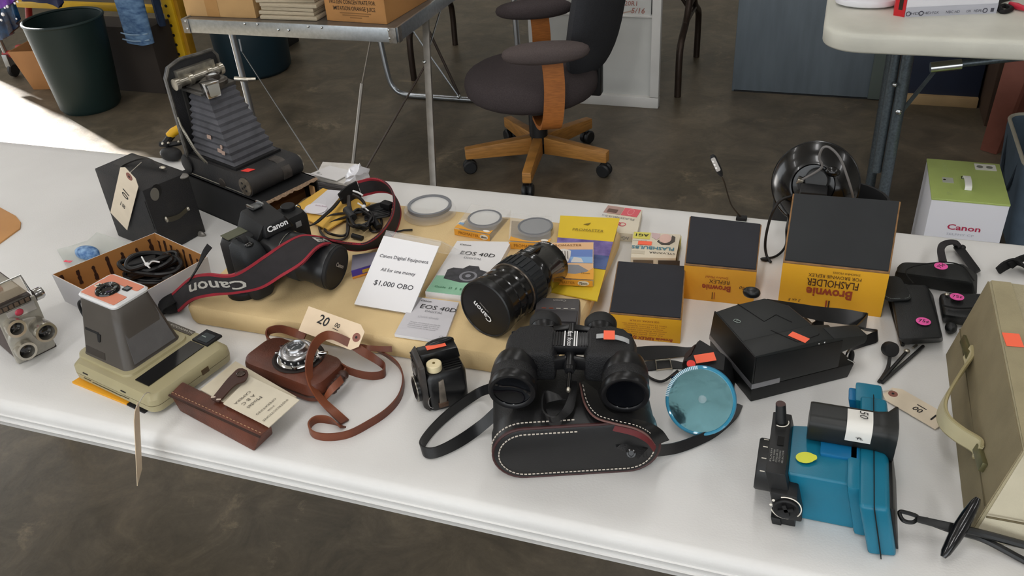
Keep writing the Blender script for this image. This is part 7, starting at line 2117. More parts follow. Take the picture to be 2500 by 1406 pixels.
hi_ = [(-.0745, -.024), (.024, -.024), (.020, .026), (.000, .052), (-.040, .052), (-.0745, .047)]
lo_ = [(-.075, -.024), (.052, -.024), (.040, .030), (.018, .057), (-.046, .057), (-.075, .055)]
a_ = [bm.verts.new(BP @ V((p[0], p[1], .022))) for p in lo_]
b_ = [bm.verts.new(BP @ V((p[0], p[1], H_))) for p in hi_]
bm.faces.new(a_[::-1]); bm.faces.new(b_)
for i in range(6):
    bm.faces.new((a_[i], a_[(i + 1) % 6], b_[(i + 1) % 6], b_[i]))
obj('far_block', bm, mb, t, bevel=.002)
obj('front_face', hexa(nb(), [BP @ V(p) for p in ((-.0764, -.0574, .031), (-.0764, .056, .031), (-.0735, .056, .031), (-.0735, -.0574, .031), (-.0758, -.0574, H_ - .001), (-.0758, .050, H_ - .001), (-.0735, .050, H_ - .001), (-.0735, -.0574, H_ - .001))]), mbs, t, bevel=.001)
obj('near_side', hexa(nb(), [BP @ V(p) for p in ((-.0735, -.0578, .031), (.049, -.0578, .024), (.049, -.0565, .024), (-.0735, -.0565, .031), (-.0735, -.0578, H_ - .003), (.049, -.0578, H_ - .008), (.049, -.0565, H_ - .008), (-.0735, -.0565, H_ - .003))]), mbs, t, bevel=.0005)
bm = nb()
prof = [(.036, .043), (.084, .052), (.086, .057), (.086, H_ - .010), (.036, H_ - .002)]
prism(bm, [BP @ V((p[0], -.057, p[1])) for p in prof], BP.to_3x3() @ V((0, .026, 0)))
obj('finder_arm', bm, mb, t, bevel=.002)
obj('rear_trim', tube(nb(), [BP @ V((.0745, -.056, .0225)), BP @ V((.062, -.056, .032))], .0008, 5), chrome, t)
obj('brown_edge', tube(nb(), [BP @ V((.0245, -.022, H_)), BP @ V((.030, .010, H_ - .010)), BP @ V((.022, .030, H_ - .004))], .0012, 6, 4), mat('brown_wear', '#4b3d33', .6), t)
seam = mat('deep_seam', '#050505', .8)
for pts in ([(-.040, .052), (-.028, .004), (-.006, .012), (.004, -.010)], [(-.030, -.016), (-.012, -.050), (.020, -.046), (.022, -.044)]):
    obj('panel_seam', tube(nb(), [BP @ V((p[0], p[1], H_ + .0002)) for p in pts], .0007, 5), seam, t)
fs = frame(T(1884, 792, H_ + .0004), T(1932, 806, H_ + .0004), T(1895, 785, H_ + .0004))
obj('price_sticker', plate(nb(), BP @ M.Translation((-.016, -.034, H_ + .0004)) @ M.Rotation(math.radians(-62), 4, 'Z'), [(0, 0), (.024, 0), (.024, .011), (0, .011)], .0006), orange_st, t)
lg_ = BP @ M.Translation((-.060, .017, H_ + .0003)) @ M.Rotation(math.radians(-60), 4, 'Z')
obj('badge', tube(nb(), [lg_ @ V((p[0], p[1], .0004)) for p in rrect(.009, .0055, .0024, 4)], .0005, 5, 0, True), mat('pale_mark', '#8f9a94', .5), t)
text(t, 'G', lg_, .003, MATS['pale_mark'])
for x in (.014, .022):
    obj('screw', ellipsoid(nb(), (x, -.0578, H_ - .004), (.0012, .0008, .0012), BP, 8, 6), chrome, t)
ws = mat('black_strap_shiny', '#19191b', .35, var=.1, vs=30)
obj('strap_knot', ellipsoid(nb(), T(1835, 714, .074), (.012, .009, .007), M.Identity(4), 12, 8, .8), ws, t)
obj('strap', ribbon(nb(), [(T(1872, 730, .070), T(1878, 758, .060)), (T(1930, 738, .050), T(1935, 768, .036)), (T(2000, 748, .040), T(2004, 784, .022)), (T(2060, 754, .034), T(2062, 792, .016)), (T(2105, 762, .030), T(2106, 798, .014)), (T(2118, 766, .028), T(2112, 800, .014)), (T(2100, 788, .034), T(2092, 806, .030)), (T(2085, 800, .040), T(2078, 812, .040))], .002, 6), ws, t)
obj('strap', ribbon(nb(), [(T(2100, 800, .018), T(2112, 806, .010)), (T(2128, 804, .016), T(2138, 812, .006)), (T(2140, 806, .016), T(2141, 834, .002)), (T(2110, 822, .014), T(2108, 846, .002)), (T(2080, 844, .012), T(2074, 858, .004)), (T(2068, 860, .016), T(2064, 870, .010))], .002, 6), ws, t)
obj('strap', ribbon(nb(), [(T(1990, 775, .012), T(1992, 795, .003)), (T(2010, 772, .012), T(2010, 800, .002)), (T(1980, 790, .010), T(1976, 806, .002))], .002, 5), ws, t)
obj('strap_clip', ellipsoid(nb(), T(2078, 872, .012), (.004, .004, .012), M.Identity(4), 10, 8), blk_m, t)

# ---- teal instant camera
def TQ(x, y, z):
    return V((x - .25 * z, y, TT + z))
class Sh:
    pass
TM = M(((1, 0, -.25, 0), (0, 1, 0, 0), (0, 0, 1, TT), (0, 0, 0, 1)))
t = thing('teal_instant_camera', 'teal and black instant camera with a fifty cent sticker at the right front', 'camera', (.08, .74, TT))
teal = mat('teal_plastic', '#136f8b', .35, var=.04, vs=15, bump=.05, bs=500)
teal2 = mat('blue_teal_plastic', '#0f6797', .35, var=.04, vs=15)
def tb_(name, x0, x1, y0, y1, z0, z1, m, bv=.002, par=None, **k):
    return obj(name, hexa(nb(), [TQ(*p) for p in ((x0, y0, z0), (x1, y0, z0), (x1, y1, z0), (x0, y1, z0), (x0, y0, z1), (x1, y0, z1), (x1, y1, z1), (x0, y1, z1))]), m, par or t, bevel=bv, **k)
obj('film_back', hexa(nb(), [TQ(*p) for p in ((.114, .690, 0), (.142, .694, 0), (.142, .868, 0), (.114, .868, 0), (.112, .688, .070), (.141, .690, .070), (.141, .868, .068), (.112, .868, .068))]), teal, t, bevel=.005, seg=3)
tb_('back_seam', .1265, .1275, .6868, .8688, .001, .0706, seam, 0)
tb_('back_plate', .1405, .1445, .700, .800, .006, .062, mat('black_back', '#141617', .45), .001)
obj('main_body', hexa(nb(), [TQ(*p) for p in ((.040, .722, 0), (.116, .722, 0), (.116, .812, 0), (.040, .805, 0), (.040, .722, .064), (.116, .720, .066), (.116, .812, .066), (.040, .800, .064))]), teal, t, bevel=.003, seg=3)
tb_('rear_step', .100, .1135, .712, .830, .002, .069, teal, .004)
tb_('finder_foot', .072, .112, .756, .800, .060, .069, teal2, .002)
tb_('film_tab', .106, .136, .862, .898, .018, .064, teal, .004)
tb_('tab_clip', .098, .108, .866, .890, .024, .060, teal2, .003)
# viewfinder tube
vy, vz = .790, .0835
bm = nb()
prof = rrect(.036, .034, .010, 4)
rings = []
for x, k in ((.050, 1.0), (.052, 1.03), (.120, 1.03), (.130, 1.12), (.137, 1.45), (.1385, 1.45), (.1385, 1.1)):
    rings.append([bm.verts.new(V((x - .01, vy + p[0] * k, TT + vz + p[1] * k))) for p in prof])
for a_, b_ in zip(rings, rings[1:]):
    for i in range(len(a_)):
        bm.faces.new((a_[i], a_[(i + 1) % len(a_)], b_[(i + 1) % len(a_)], b_[i]))
bm.faces.new(rings[0][::-1]); bm.faces.new(rings[-1])
vf = obj('viewfinder', bm, mat('black_tube', '#191b1a', .42, var=.1, vs=30), t, sharp=50)
sk = ribbon(nb(), [(V((.078, vy - a, TT + vz + b)), V((.104, vy - a, TT + vz + b))) for a, b in ((-.008, .0182), (.004, .0182), (.012, .0172), (.0178, .012), (.0192, .006), (.0192, -.003))], .0006, 4)
stk = obj('price_sticker', sk, mat('white_sticker', '#dedcd6', .6), vf)
fs = frame(V((.098, vy + .004, TT + vz + .0184)), V((.098, vy - .02, TT + vz + .0184)), V((.12, vy + .004, TT + vz + .0184)))
text(t, '50', fs @ M.Translation((.004, -.004, .0008)), .009, pen, name='handwriting', shear=.2)
fs2 = frame(V((.092, vy - .0196, TT + vz + .008)), V((.092, vy - .0196, TT + vz - .006)), V((.12, vy - .0196, TT + vz + .008)))
text(t, '¢', fs2 @ M.Translation((.005, .001, .0003)), .007, pen, name='handwriting')
# front plate, lens, dial, knob
fpm = mat('black_front_plate', '#1c1d1e', .45, var=.06, vs=30)
tb_('front_plate', .020, .0405, .708, .806, 0, .074, fpm, .0015)
tb_('dial_block', .022, .050, .701, .728, .016, .052, fpm, .003)
lz = M(((-1 * 0, 0, -1, .020 - .25 * .042), (0, 1, 0, .752), (1, 0, 0, TT + .042), (0, 0, 0, 1)))
obj('lens_barrel', lathe(nb(), [(.0285, -.002), (.0285, .016), (.027, .018), (.020, .018), (.018, .012), (0, .012)], 40, lz), fpm, t)
obj('lens_glass', lathe(nb(), [(0, .0122), (.017, .0122), (.010, .014), (0, .0145)], 28, lz), lens_g, t)
for k in range(4):
    a = math.radians(-62 + 28 * k)
    obj('distance_mark', box(nb(), (.0287 * math.cos(a), .0287 * math.sin(a), .011), (.0008, .0008, .005), lz), mat('white_print', '#efe9dc', .6), t)
dz = M(((1, 0, 0, .036 - .25 * .034), (0, 0, -1, .7008), (0, 1, 0, TT + .034), (0, 0, 0, 1)))
obj('exposure_dial', lathe(nb(), [(0, 0), (.0135, 0), (.0135, .003), (.012, .004), (.009, .002), (0, .002)], 30, dz), blk_m, t)
obj('dial_cross', box(nb(), (0, 0, .0035), (.016, .004, .003), dz @ M.Rotation(.4, 4, 'Z')), blk_m, t)
obj('dial_cross', box(nb(), (0, 0, .0035), (.016, .004, .003), dz @ M.Rotation(.4 + PI / 2, 4, 'Z')), blk_m, t)
for a0, a1 in ((-35, 115), (200, 285)):
    obj('dial_arc', tube(nb(), [dz @ V((.0155 * math.cos(math.radians(a0 + (a1 - a0) * k / 12)), .0155 * math.sin(math.radians(a0 + (a1 - a0) * k / 12)), .0004)) for k in range(13)], .0007, 5), mat('white_print', '#efe9dc', .6), t)
for x, y in ((-.011, .008), (-.0125, .001)):
    obj('dial_dot', lathe(nb(), [(0, 0), (.0016, 0), (.0016, .0006), (0, .0006)], 10, dz @ M.Translation((x * 1.25, y, .0002))), mat('white_print', '#efe9dc', .6), t)
kp = TQ(.030, .790, .074)
obj('shutter_knob', tube(nb(), [kp, kp + V((-.003, .004, .022))], [.0062, .0055], 14), fpm, t)
obj('knob_top', lathe(nb(), [(0, 0), (.0056, 0), (.0052, .001), (0, .0012)], 16, M.Translation(kp + V((-.003, .004, .022)))), mat('brown_knob_top', '#4a3634', .5), t)
tp = frame(TQ(.0395, .712, .0743), TQ(.0395, .80, .0743), TQ(.021, .712, .0743))
tp2 = frame(TQ(.0385, .715, .0745), TQ(.0385, .79, .0745), TQ(.021, .715, .0745))
wpt = mat('dim_white_print', '#9c9c98', .6)
for k, s in enumerate(('SELECTOR', 'OUTDOORS', 'COLOR 75', 'B/W 3000', 'FLASH')):
    text(t, s, tp2 @ M.Translation((.018, .0025 + .0030 * k, 0)) @ M.Rotation(0, 4, 'Z'), .0017, wpt, w=.020 - .002 * (k % 2))
decal(t, 'selector_slot', tp2, rect(.036, .003, .050, .010), seam, .0004)
obj('arrow_arc', tube(nb(), [TQ(.030 + .0085 * math.cos(a), .790 + .0085 * math.sin(a), .0746) for a in [math.radians(-120 + 20 * k) for k in range(8)]], .0006, 5), mat('white_print', '#efe9dc', .6), t)
ys = frame(TQ(.052, .742, .0662), TQ(.066, .744, .0680), TQ(.052, .76, .0662))
obj('price_sticker', plate(nb(), ys @ M.Translation((.006, .004, .0002)), [(.010 * math.cos(2 * PI * k / 20) + (.002 if k in (0, 1, 19) else 0), .0085 * math.sin(2 * PI * k / 20)) for k in range(20)], .0006), mat('yellow_sticker', '#d8dc4a', .6), t)
tb_('lower_stop', .016, .026, .706, .722, .0, .010, fpm, .001)
# wrist strap with toggle
rb = mat('black_rubber_strap', '#131415', .38)
lk = [T(2196, 1250, .034), T(2215, 1252, .034), T(2240, 1262, .032), T(2228, 1275, .030), T(2205, 1270, .031)]
obj('strap_loop', tube(nb(), lk, .0022, 8, 5, True), rb, t)
obj('strap_sleeve', hexa(nb(), [T(2240, 1258, .034), T(2238, 1275, .030), T(2330, 1300, .022), T(2335, 1278, .026), T(2240, 1258, .038), T(2238, 1275, .034), T(2330, 1300, .026), T(2335, 1278, .030)]), rb, t, bevel=.0012)
tg0, tg1 = T(2388, 1216, .052), T(2302, 1360, .010)
tc = (tg0 + tg1) / 2
pr_ = [tg0, tg0.lerp(tg1, .08), tg0.lerp(tg1, .3), tc, tg0.lerp(tg1, .7), tg0.lerp(tg1, .92), tg1]
obj('toggle', tube(nb(), pr_, [.0028, .0050, .0068, .0074, .0068, .0050, .0028], 12), mat('gloss_black_toggle', '#0d0e12', .2, coat=.4), t)
obj('strap_cord', tube(nb(), [T(2330, 1285, .026), T(2345, 1290, .028), T(2400, 1303, .022), T(2500, 1330, .014), T(2620, 1362, .006)], .0042, 8, 6), rb, t)
obj('strap_cord', tube(nb(), [T(2260, 1270, .030), T(2330, 1296, .024), T(2400, 1316, .014), T(2500, 1368, .005), T(2620, 1430, .005)], .0036, 8, 6), rb, t)

# ---- its tag
ta, tb2_ = T(2303, 1034, .002), T(2170, 957, .003)
ax = (tb2_ - ta)
fm = frame(ta, tb2_, ta - V((.3, .9, 0)))
price_tag('manila tag lying beside the teal camera and the projector case', fm, ax.length * 1.03, .034, manila2,
          [('00', .42, .06, .0085, 0, True), ('1', .16, -.02, .013, .15, False)], [tb2_ + V((.004, .004, .001)), T(2150, 955, .01), T(2128, 952, .035)])

# ---- cable release with screws
t = thing('cable_release', 'pair of thin black rods with a round knob lying behind the teal camera', 'cable release', T(2170, 880))
rodm = mat('dark_rod', '#2a2a2a', .4, .3)
obj('knob', lathe(nb(), [(0, -.009), (.0098, -.009), (.0102, -.007), (.0102, .003), (.009, .005), (0, .005)], 22, M.Translation(T(2175, 853, .014)) @ M.Rotation(math.radians(60), 4, 'X') @ M.Rotation(.3, 4, 'Y')), blk_m, t)
obj('ferrule', tube(nb(), [T(2173, 862, .009), T(2172, 872, .006)], .0032, 10), chrome, t)
obj('rod', tube(nb(), [T(2172, 872, .006), T(2168, 895, .004), T(2158, 915, .003), T(2146, 932, .003)], .0024, 8, 5), rodm, t)
obj('rod', tube(nb(), [T(2212, 860, .005), T(2150, 930, .004)], .0024, 8), rodm, t)
obj('rod', tube(nb(), [T(2254, 845, .004), T(2154, 934, .003)], .0024, 8), rodm, t)
obj('screw_tip', ellipsoid(nb(), T(2214, 857, .006), (.0042, .0034, .0034), M.Identity(4), 12, 8), nickel, t)
obj('screw_tip', tube(nb(), [T(2228, 849, .005), T(2238, 842, .005)], .0018, 8), nickel, t)

# ---- three black pouches
pch = mat('black_pouch_fabric', '#1a1c1b', .7, var=.12, vs=40, bump=.3, bs=900)
pcl = mat('black_pouch_leather', '#1a1c1d', .42, var=.12, vs=40, bump=.25, bs=700)
def round_sticker(par, c, xdir, r, rot):
    f = frame(c, xdir, c + V((0, .02, .0)))
    f = f @ M.Rotation(rot, 4, 'Z')
    obj('price_sticker', plate(nb(), f, disc(r, 26, 0, 0, r * .96), .0006, .0008), pink_st, par)
    text(par, '75¢', f @ M.Translation((0, 0, .0008)), r * .72, pen, name='handwriting', shear=.1, w=r * 1.45)
t = thing('pouch', 'black leather pouch with a flap, standing nearest of the three stickered pouches', 'pouch', T(2230, 770))
obj('body', hexa(nb(), [T(2206, 843, 0), T(2304, 835, 0), T(2280, 720, 0), T(2172, 730, 0), T(2192, 828, .026), T(2302, 825, .026), T(2262, 694, .030), T(2172, 690, .030)]), pcl, t, bevel=.005, seg=3)
ft = [T(2192, 828, .0265), T(2302, 825, .0265), T(2262, 694, .0305), T(2172, 690, .0305)]
fp = frame(ft[0], ft[1], ft[3])
W, H = (ft[1] - ft[0]).length, (ft[3] - ft[0]).length
obj('flap', plate(nb(), fp, rrect(W * .66, H * .44, .010, 5, W * .49, H * .84), .004, .0), pcl, t, bevel=.0015)
bm = nb()
o2 = rrect(W * .58, H * .38, .009, 6, W * .49, H * .83)
for k in range(0, len(o2) - 1):
    if o2[k][1] < H * .80:
        tube(bm, [fp @ V((o2[k][0], o2[k][1], .0044)), fp @ V((o2[k][0] * .4 + o2[k + 1][0] * .6, o2[k][1] * .4 + o2[k + 1][1] * .6, .0044))], .0004, 4)
obj('stitching', bm, mat('grey_stitch', '#6f7672', .7), t, kind='stuff')
obj('side_gusset', tube(nb(), [T(2172, 730, .004), T(2180, 760, .006), T(2204, 842, .006)], .003, 6), pcl, t)
cs_ = T(2254, 786, .0278)
round_sticker(t, cs_, cs_ + V((.03, .003, 0)), .0095, -.12)
t = thing('pouch', 'wide black fabric pouch with a zip and belt loop, farthest of the three stickered pouches', 'pouch', T(2290, 680))
obj('body', hexa(nb(), [T(2180, 690, 0), T(2385, 728, 0), T(2392, 668, 0), T(2200, 640, 0), T(2182, 664, .030), T(2380, 690, .036), T(2352, 642, .044), T(2200, 640, .036)]), pch, t, bevel=.009, seg=4)
obj('panel_seam', tube(nb(), [T(2230, 692, .034), T(2212, 668, .040), T(2225, 652, .043), T(2300, 640, .047), T(2350, 650, .045), T(2378, 685, .038)], .0010, 6, 6), mat('dark_seam_black', '#0b0c0c', .8), t)
cs_ = T(2297, 651, .048)
round_sticker(t, cs_, cs_ + V((.03, .003, 0)), .0095, .95)
wl = mat('grey_black_webbing', '#2c2f30', .8, bump=.3, bs=1000)
obj('belt_loop', ribbon(nb(), [(T(2292, 638, .028), T(2312, 640, .028)), (T(2288, 610, .026), T(2306, 612, .026)), (T(2294, 594, .022), T(2312, 600, .020)), (T(2315, 586, .022), T(2325, 596, .020)), (T(2336, 588, .020), T(2336, 600, .018)), (T(2348, 600, .016), T(2340, 606, .014))], .0022, 6), wl, t)
obj('buckle', hexa(nb(), [T(2326, 604, .004), T(2358, 612, .004), T(2396, 662, .004), T(2378, 672, .004), T(2326, 602, .013), T(2356, 606, .013), T(2394, 658, .013), T(2374, 664, .013)]), blk_m, t, bevel=.002)
for px, py in ((2335, 598), (2350, 604)):
    obj('buckle_prong', ellipsoid(nb(), T(px, py, .012), (.005, .006, .004), M.Identity(4), 10, 6), blk_m, t)
t = thing('pouch', 'small rounded black pouch half hidden by the projector case', 'pouch', T(2340, 760))
obj('body', hexa(nb(), [T(2300, 790, 0), T(2380, 800, 0), T(2420, 735, 0), T(2290, 725, 0), T(2302, 768, .024), T(2390, 780, .026), T(2420, 715, .030), T(2292, 715, .028)]), pcl, t, bevel=.008, seg=4)
obj('zip', tube(nb(), [T(2300, 745, .029), T(2340, 752, .030), T(2400, 750, .030)], .0012, 6, 4), MATS['dark_seam_black'], t)
obj('zip_pull', ellipsoid(nb(), T(2312, 718, .031), (.0035, .003, .002), M.Identity(4), 10, 6), nickel, t)
obj('strap_end', ellipsoid(nb(), T(2322, 800, .010), (.008, .010, .008), M.Identity(4), 12, 8), pcl, t)
cs_ = T(2336, 726, .0315)
round_sticker(t, cs_, cs_ + V((.03, .004, 0)), .0092, -.1)

# ---- projector case on the right
t = thing('projector_case', 'beige fabric-covered carrying case with a cream handle at the right edge', 'case', (.36, .90, TT))
ol = mat('olive_canvas', '#857a5f', .8, var=.08, vs=25, bump=.25, bs=700)
be = mat('beige_canvas', '#a39a7e', .8, var=.08, vs=25, bump=.25, bs=700)
cr = mat('cream_panel', '#c3bba4', .8, var=.06, vs=18, bump=.2, bs=600)
x0, xt, xr = .213, .240, .62
y0, y1, hh = .742, 1.066, .118
yf = .757
obj('shell', hexa(nb(), [V(p) for p in ((x0, y0, TT), (xr, y0, TT), (xr, y1, TT), (x0, y1, TT), (xt, yf, TT + hh), (xr, yf, TT + hh), (xr, y1 - .01, TT + hh + .012), (xt - .004, y1 - .01, TT + hh + .012))]), be, t, bevel=.003)
nL = (V((x0, y1, TT)) - V((x0, y0, TT))).cross(V((xt, yf, TT + hh)) - V((x0, y0, TT))).normalized()
nL = nL if nL.x < 0 else -nL
oL = V((x0, y0, TT))
def onL(px, py, lift=.001):
    return OP(px, py, oL, nL) + nL * lift
sidep = [V((x0, y0, TT + .001)), V((x0, y1, TT + .001)), V((xt - .004, y1 - .01, TT + hh + .010)), V((xt, yf, TT + hh - .001))]
obj('side_panel', prism(nb(), sidep, nL * .0012), ol, t)
fq = [V((x0 + .004, y0, TT + .001)), V((xr, y0, TT + .001)), V((xr, yf, TT + hh - .002)), V((xt + .002, yf, TT + hh - .002))]
obj('front_panel', prism(nb(), fq, V((0, -.0012, .0002))), cr, t)
tq = [V((xt + .001, yf + .002, TT + hh + .0004)), V((xt + .036, yf + .01, TT + hh + .0006)), V((xt + .020, y1 - .012, TT + hh + .0122)), V((xt - .002, y1 - .012, TT + hh + .0122))]
obj('lid_border', prism(nb(), tq, (0, 0, .0012)), mat('tan_canvas', '#9b9173', .8, var=.08, vs=25, bump=.25, bs=700), t)
obj('lid_seam', tube(nb(), [sidep[0].lerp(sidep[3], .36) + nL * .0014, sidep[1].lerp(sidep[2], .36) + nL * .0014], .0012, 6), mat('dark_olive_seam', '#5f563f', .8), t)
obj('lid_seam', tube(nb(), [V((x0 + .010, y0 - .0016, TT + .036)), V((xr, y0 - .0016, TT + .036))], .0012, 6), MATS['dark_olive_seam'], t)
brk = mat('greenish_brass', '#6d6a4a', .4, .5, var=.15, vs=50)
for (ax_, ay_), (bx_, by_) in (((2362, 830), (2378, 872)), ((2396, 1092), (2412, 1146))):
    a, b = onL(ax_, ay_, .002), onL(bx_, by_, .002)
    d_ = (b - a).normalized()
    c_ = (a + b) / 2
    w_ = nL.cross(d_).normalized()
    obj('handle_bracket', hexa(nb(), [a + w_ * .006, a - w_ * .006, b - w_ * .006, b + w_ * .006] + [q_ + nL * .006 for q_ in (a + w_ * .006, a - w_ * .006, b - w_ * .006, b + w_ * .006)]), brk, t, bevel=.0015)
zA, zB = onL(2376, 862, 0).z - TT, onL(2402, 1108, 0).z - TT
hp = [onL(2376, 862, .006)] + [T(a, b, zA + (zB - zA) * k / 9) for k, (a, b) in enumerate(((2366, 882), (2345, 912), (2318, 955), (2303, 985), (2300, 1010), (2312, 1035), (2345, 1062), (2385, 1087)), 1)] + [onL(2402, 1108, .006)]
wdir = V((nL.z, 0, -nL.x)).normalized()
obj('handle', strap(nb(), hp, .019, .004, 6, wdir), mat('cream_vinyl', '#c5bb97', .4, var=.05, vs=25), t)
for s in (-1, 1):
    obj('handle_edge', tube(nb(), [p + wdir * s * .0092 for p in hp], .0022, 6, 6), mat('olive_cream_edge', '#a1966f', .45), t)
fs = V((2460, 815, 0))
sc = Z(2472, 832, TT + hh + .008)
obj('price_sticker', plate(nb(), M.Translation((sc.x, sc.y, TT + hh + (sc.y - yf) * .0394 + .0022)) @ M.Rotation(.039, 4, 'X') @ M.Rotation(.1, 4, 'Z'), rect(-.009, -.012, .009, .012), .0006), orange_st, t)
obj('corner_mark', ellipsoid(nb(), onL(2408, 985, .001), (.0012, .002, .002), M.Identity(4), 8, 6), blk_m, t)
# black strap behind it
webt = thing('camera_strap', 'black webbing strap looping behind the projector case', 'strap', T(2470, 650))
obj('strap', ribbon(nb(), [(T(2432, 655, .014), T(2440, 668, .002)), (T(2450, 640, .02), T(2462, 655, .004)), (T(2475, 632, .024), T(2482, 646, .006)), (T(2492, 640, .022), T(2500, 652, .004)), (T(2512, 660, .02), T(2520, 668, .004))], .003, 6), blk_w, webt)
obj('strap', ribbon(nb(), [(T(2462, 642, .02), T(2470, 655, .006)), (T(2490, 626, .022), T(2496, 638, .008)), (T(2540, 612, .022), T(2546, 626, .008))], .003, 6), blk_w, webt)

# ---- reflector on its holder behind the largest yellow box
rc = Y(1988, 450, 1.315)
nrm = V((-.10, -.93, .36)).normalized()
rx = V((0, 0, 1)).cross(nrm).normalized() * -1
ry = nrm.cross(rx)
RM_ = M(((rx.x, ry.x, nrm.x, rc.x), (rx.y, ry.y, nrm.y, rc.y), (rx.z, ry.z, nrm.z, rc.z), (0, 0, 0, 1)))
t = thing('flash_reflector', 'shiny black round flash reflector with a looped grey cord, behind the largest yellow box', 'reflector', (rc.x, rc.y, TT))
R2 = .0655
obj('bowl', lathe(nb(), [(R2 * .97, -.014), (R2, -.014), (R2 * 1.01, -.012), (R2 * .98, -.008), (R2 * .82, .006), (R2 * .58, .016), (R2 * .50, .017), (R2 * .47, .013), (R2 * .30, .012), (0, .012)], 52, RM_), mat('gloss_black_enamel', '#0b0b0c', .24, coat=.25), t)
obj('bowl_rim', tube(nb(), [RM_ @ V((R2 * 1.0 * math.cos(2 * PI * k / 52), R2 * 1.0 * math.sin(2 * PI * k / 52), -.012)) for k in range(52)], .0018, 8, closed=True), MATS['gloss_black_enamel'], t)
obj('hub', lathe(nb(), [(.018, .010), (.018, .022), (.016, .025), (0, .025)], 30, RM_ @ M.Translation((-.004, -.008, 0))), mat('satin_hub', '#242526', .45), t)
obj('hub_bump', ellipsoid(nb(), (-.024, -.024, .018), (.012, .008, .010), RM_, 14, 8), MATS['gloss_black_enamel'], t)
hp0 = RM_ @ V((.020, -.004, .020))
obj('connector', box(nb(), (0, 0, 0), (.009, .010, .009), M.Translation(hp0) @ M.Rotation(.3, 4, 'Y')), nickel, t, bevel=.001)
obj('connector_plug', tube(nb(), [hp0 + V((0, -.004, -.002)), hp0 + V((.002, -.008, -.010))], .0045, 10), blk_m, t)
gc = mat('grey_cord', '#6d6a68', .5)
obj('cord', tube(nb(), [hp0, Y(2005, 410, 1.29), Y(2000, 385, 1.285), Y(2008, 362, 1.28), Y(2025, 360, 1.28), Y(2050, 385, 1.28), Y(2068, 430, 1.28), Y(2080, 470, 1.285), Y(2085, 500, 1.29)], .0019, 8, 6), gc, t)
obj('holder', hexa(nb(), [V((rc.x - .020, 1.262, TT)), V((rc.x + .020, 1.262, TT)), V((rc.x + .020, 1.295, TT)), V((rc.x - .020, 1.295, TT)), V((rc.x - .020, 1.262, TT + .125)), V((rc.x + .020, 1.262, TT + .125)), V((rc.x + .020, 1.295, TT + .125)), V((rc.x - .020, 1.295, TT + .125))]), blk_m, t, bevel=.004)
cordm = mat('black_cord', '#121214', .45)
obj('cord', tube(nb(), [Y(1935, 478, 1.28), Y(1905, 490, 1.27), Y(1885, 520, 1.26), T(1872, 565, .045), T(1868, 600, .02), T(1872, 625, .006), T(1882, 640, .003)], .0022, 8, 6), cordm, t)
obj('cord', tube(nb(), [Y(1900, 490, 1.30), Y(1915, 515, 1.28), Y(1925, 530, 1.27), T(1920, 560, .03), T(1918, 600, .010), T(1895, 625, .004), T(1862, 632, .003)], .0020, 8, 6), cordm, t)
obj('cord_tail', ellipsoid(nb(), T(1868, 633, .003), (.008, .004, .003), M.Identity(4), 10, 6), cordm, t)

# ---- gooseneck light standing on the back edge
t = thing('gooseneck_light', 'small gooseneck light with white diodes rising at the back edge of the table', 'light', (-.098, 1.385, TT))
yy = 1.385
st_ = [V((-.092, yy, TT + .004)), Y(1800, 520, yy), Y(1785, 500, yy), Y(1775, 470, yy), Y(1768, 445, yy), Y(1762, 432, yy)]
obj('gooseneck', tube(nb(), st_, .0014, 8, 6), mat('dark_steel_neck', '#4a443d', .3, .8), t)
obj('base_plug', box(nb(), (-.092, yy, TT + .003), (.018, .012, .006)), blk_m, t, bevel=.001)
h0, h1 = Y(1762, 430, yy), Y(1738, 379, yy)
obj('head', tube(nb(), [h0, h0.lerp(h1, .15), h0.lerp(h1, .3), h0.lerp(h1, .9), h1], [.002, .0045, .0055, .0055, .0035], 12), blk_m, t)
hd = (h1 - h0).normalized()
fh = frame(h0.lerp(h1, .32) + V((.001, -.0052, 0)), h1 + V((.001, -.0052, 0)), h0.lerp(h1, .32) + V((-.02, -.0052, 0)))
Lh = (h1 - h0).length * .62
obj('light_strip', plate(nb(), fh, rrect(Lh, .0075, .002, 3, Lh / 2, 0), .0012), mat('white_diode_strip', '#b9b7b5', .3), t)
for k in range(3):
    obj('diode', ellipsoid(nb(), (Lh * (.25 + .25 * k), .0016, .0014), (.0024, .0018, .0010), fh, 10, 6), mat('white_diode', '#f4f4f4', .2), t)

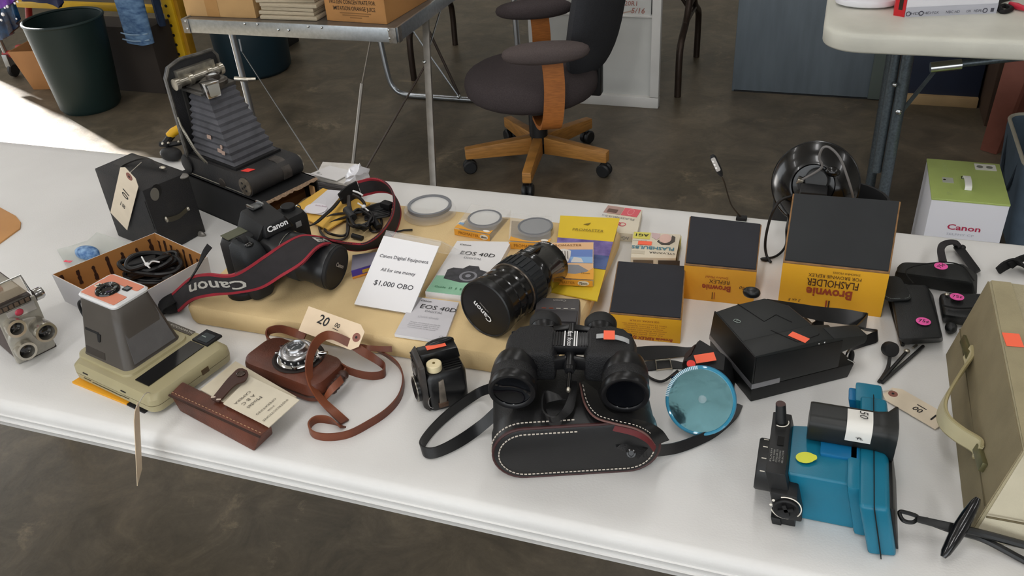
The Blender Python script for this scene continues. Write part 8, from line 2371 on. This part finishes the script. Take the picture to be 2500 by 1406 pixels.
# ---- things on the worn table
tz = TT
t = thing('electronics_box', 'red and white electronics box on the worn table at the top right', 'box', (.22, 2.62, tz))
bl_, br_ = Z(2208, 42, tz), Z(2432, 32, tz)
bk = V((0.012, .20, 0))
hgt = V((0, 0, .075))
obj('carton', hexa(nb(), [bl_, br_, br_ + bk, bl_ + bk, bl_ + hgt, br_ + hgt, br_ + bk + hgt, bl_ + bk + hgt]), mat('white_gloss_card', '#e3e3ea', .35), t, bevel=.001)
le = Z(2181, 38, tz)
lk = V((.004, .12, 0))
obj('red_end', hexa(nb(), [le + V((0, 0.002, 0)), bl_ + V((-.0006, -.0006, 0)), bl_ + V((-.0006, .1, 0)), le + V((.003, .1, 0)), le + V((0, 0.002, 0)) + hgt, bl_ + V((-.0006, -.0006, 0)) + hgt, bl_ + V((-.0006, .1, 0)) + hgt, le + V((.003, .1, 0)) + hgt]), mat('red_gloss_card', '#c5222a', .35), t)
f = frame(bl_ + V((0, -.0008, 0)), br_ + V((0, -.0008, 0)), bl_ + V((0, -.0008, 0)) + hgt)
W = (br_ - bl_).length
decal(t, 'grey_band', f, rect(0, 0, W, .026), mat('pale_grey_band', '#b9bac4', .4))
gi = mat('slate_print', '#4c4c58', .5)
for s, u, w in (('HD', .105, .09), ('HD', .24, .09), ('FOX', .33, .07), ('NBC HD', .52, .15), ('CW', .69, .05), ('HDMI', .79, .08)):
    text(t, s, f @ M.Translation((W * u, .009, .0006)), .0075, gi, w=W * w)
for u in (.035, .175, .87):
    bm = nb()
    tube(bm, [f @ V((W * u + .0055 * math.cos(2 * PI * k / 14), .009 + .0055 * math.sin(2 * PI * k / 14), .001)) for k in range(14)], .0013, 5, 0, True)
    obj('round_logo', bm, gi, t)
decal(t, 'square_logo', f @ M.Translation((0, 0, .0006)), rect(W * .93, .005, W * .965, .015), gi)
fr_ = frame(le + V((0.001, .0012, 0)), bl_ + V((-.0006, -.0012, 0)), le + V((.001, .0012, 0)) + hgt)
decal(t, 'dark_label', fr_, rect(.010, .018, .021, .06), mat('dark_label', '#2b1d10', .4))
tag(obj('plastic_bag', ellipsoid(nb(), Z(2115, 0, tz + .014), (.085, .055, .014), M.Identity(4), 22, 10, .6), mat('white_plastic_film', '#e4e4ea', .3)), 'white plastic bag left of the red and white box', 'bag')
tag(obj('power_cord', tube(nb(), [Z(2436, 22, tz + .006), Z(2452, 14, tz + .006), Z(2470, 22, tz + .006), Z(2446, 28, tz + .006), Z(2440, 5, tz + .006), Z(2475, -8, tz + .006)], .0065, 8, 5), blk_m), 'black cord bunched right of the red and white box', 'cord')
tag(obj('red_plug', tube(nb(), [Z(2466, 8, tz + .010), Z(2482, 15, tz + .010), Z(2504, 22, tz + .009)], [.005, .009, .006], 10), mat('red_plug', '#d2364a', .4)), 'red plug at the right edge of the worn table', 'plug')
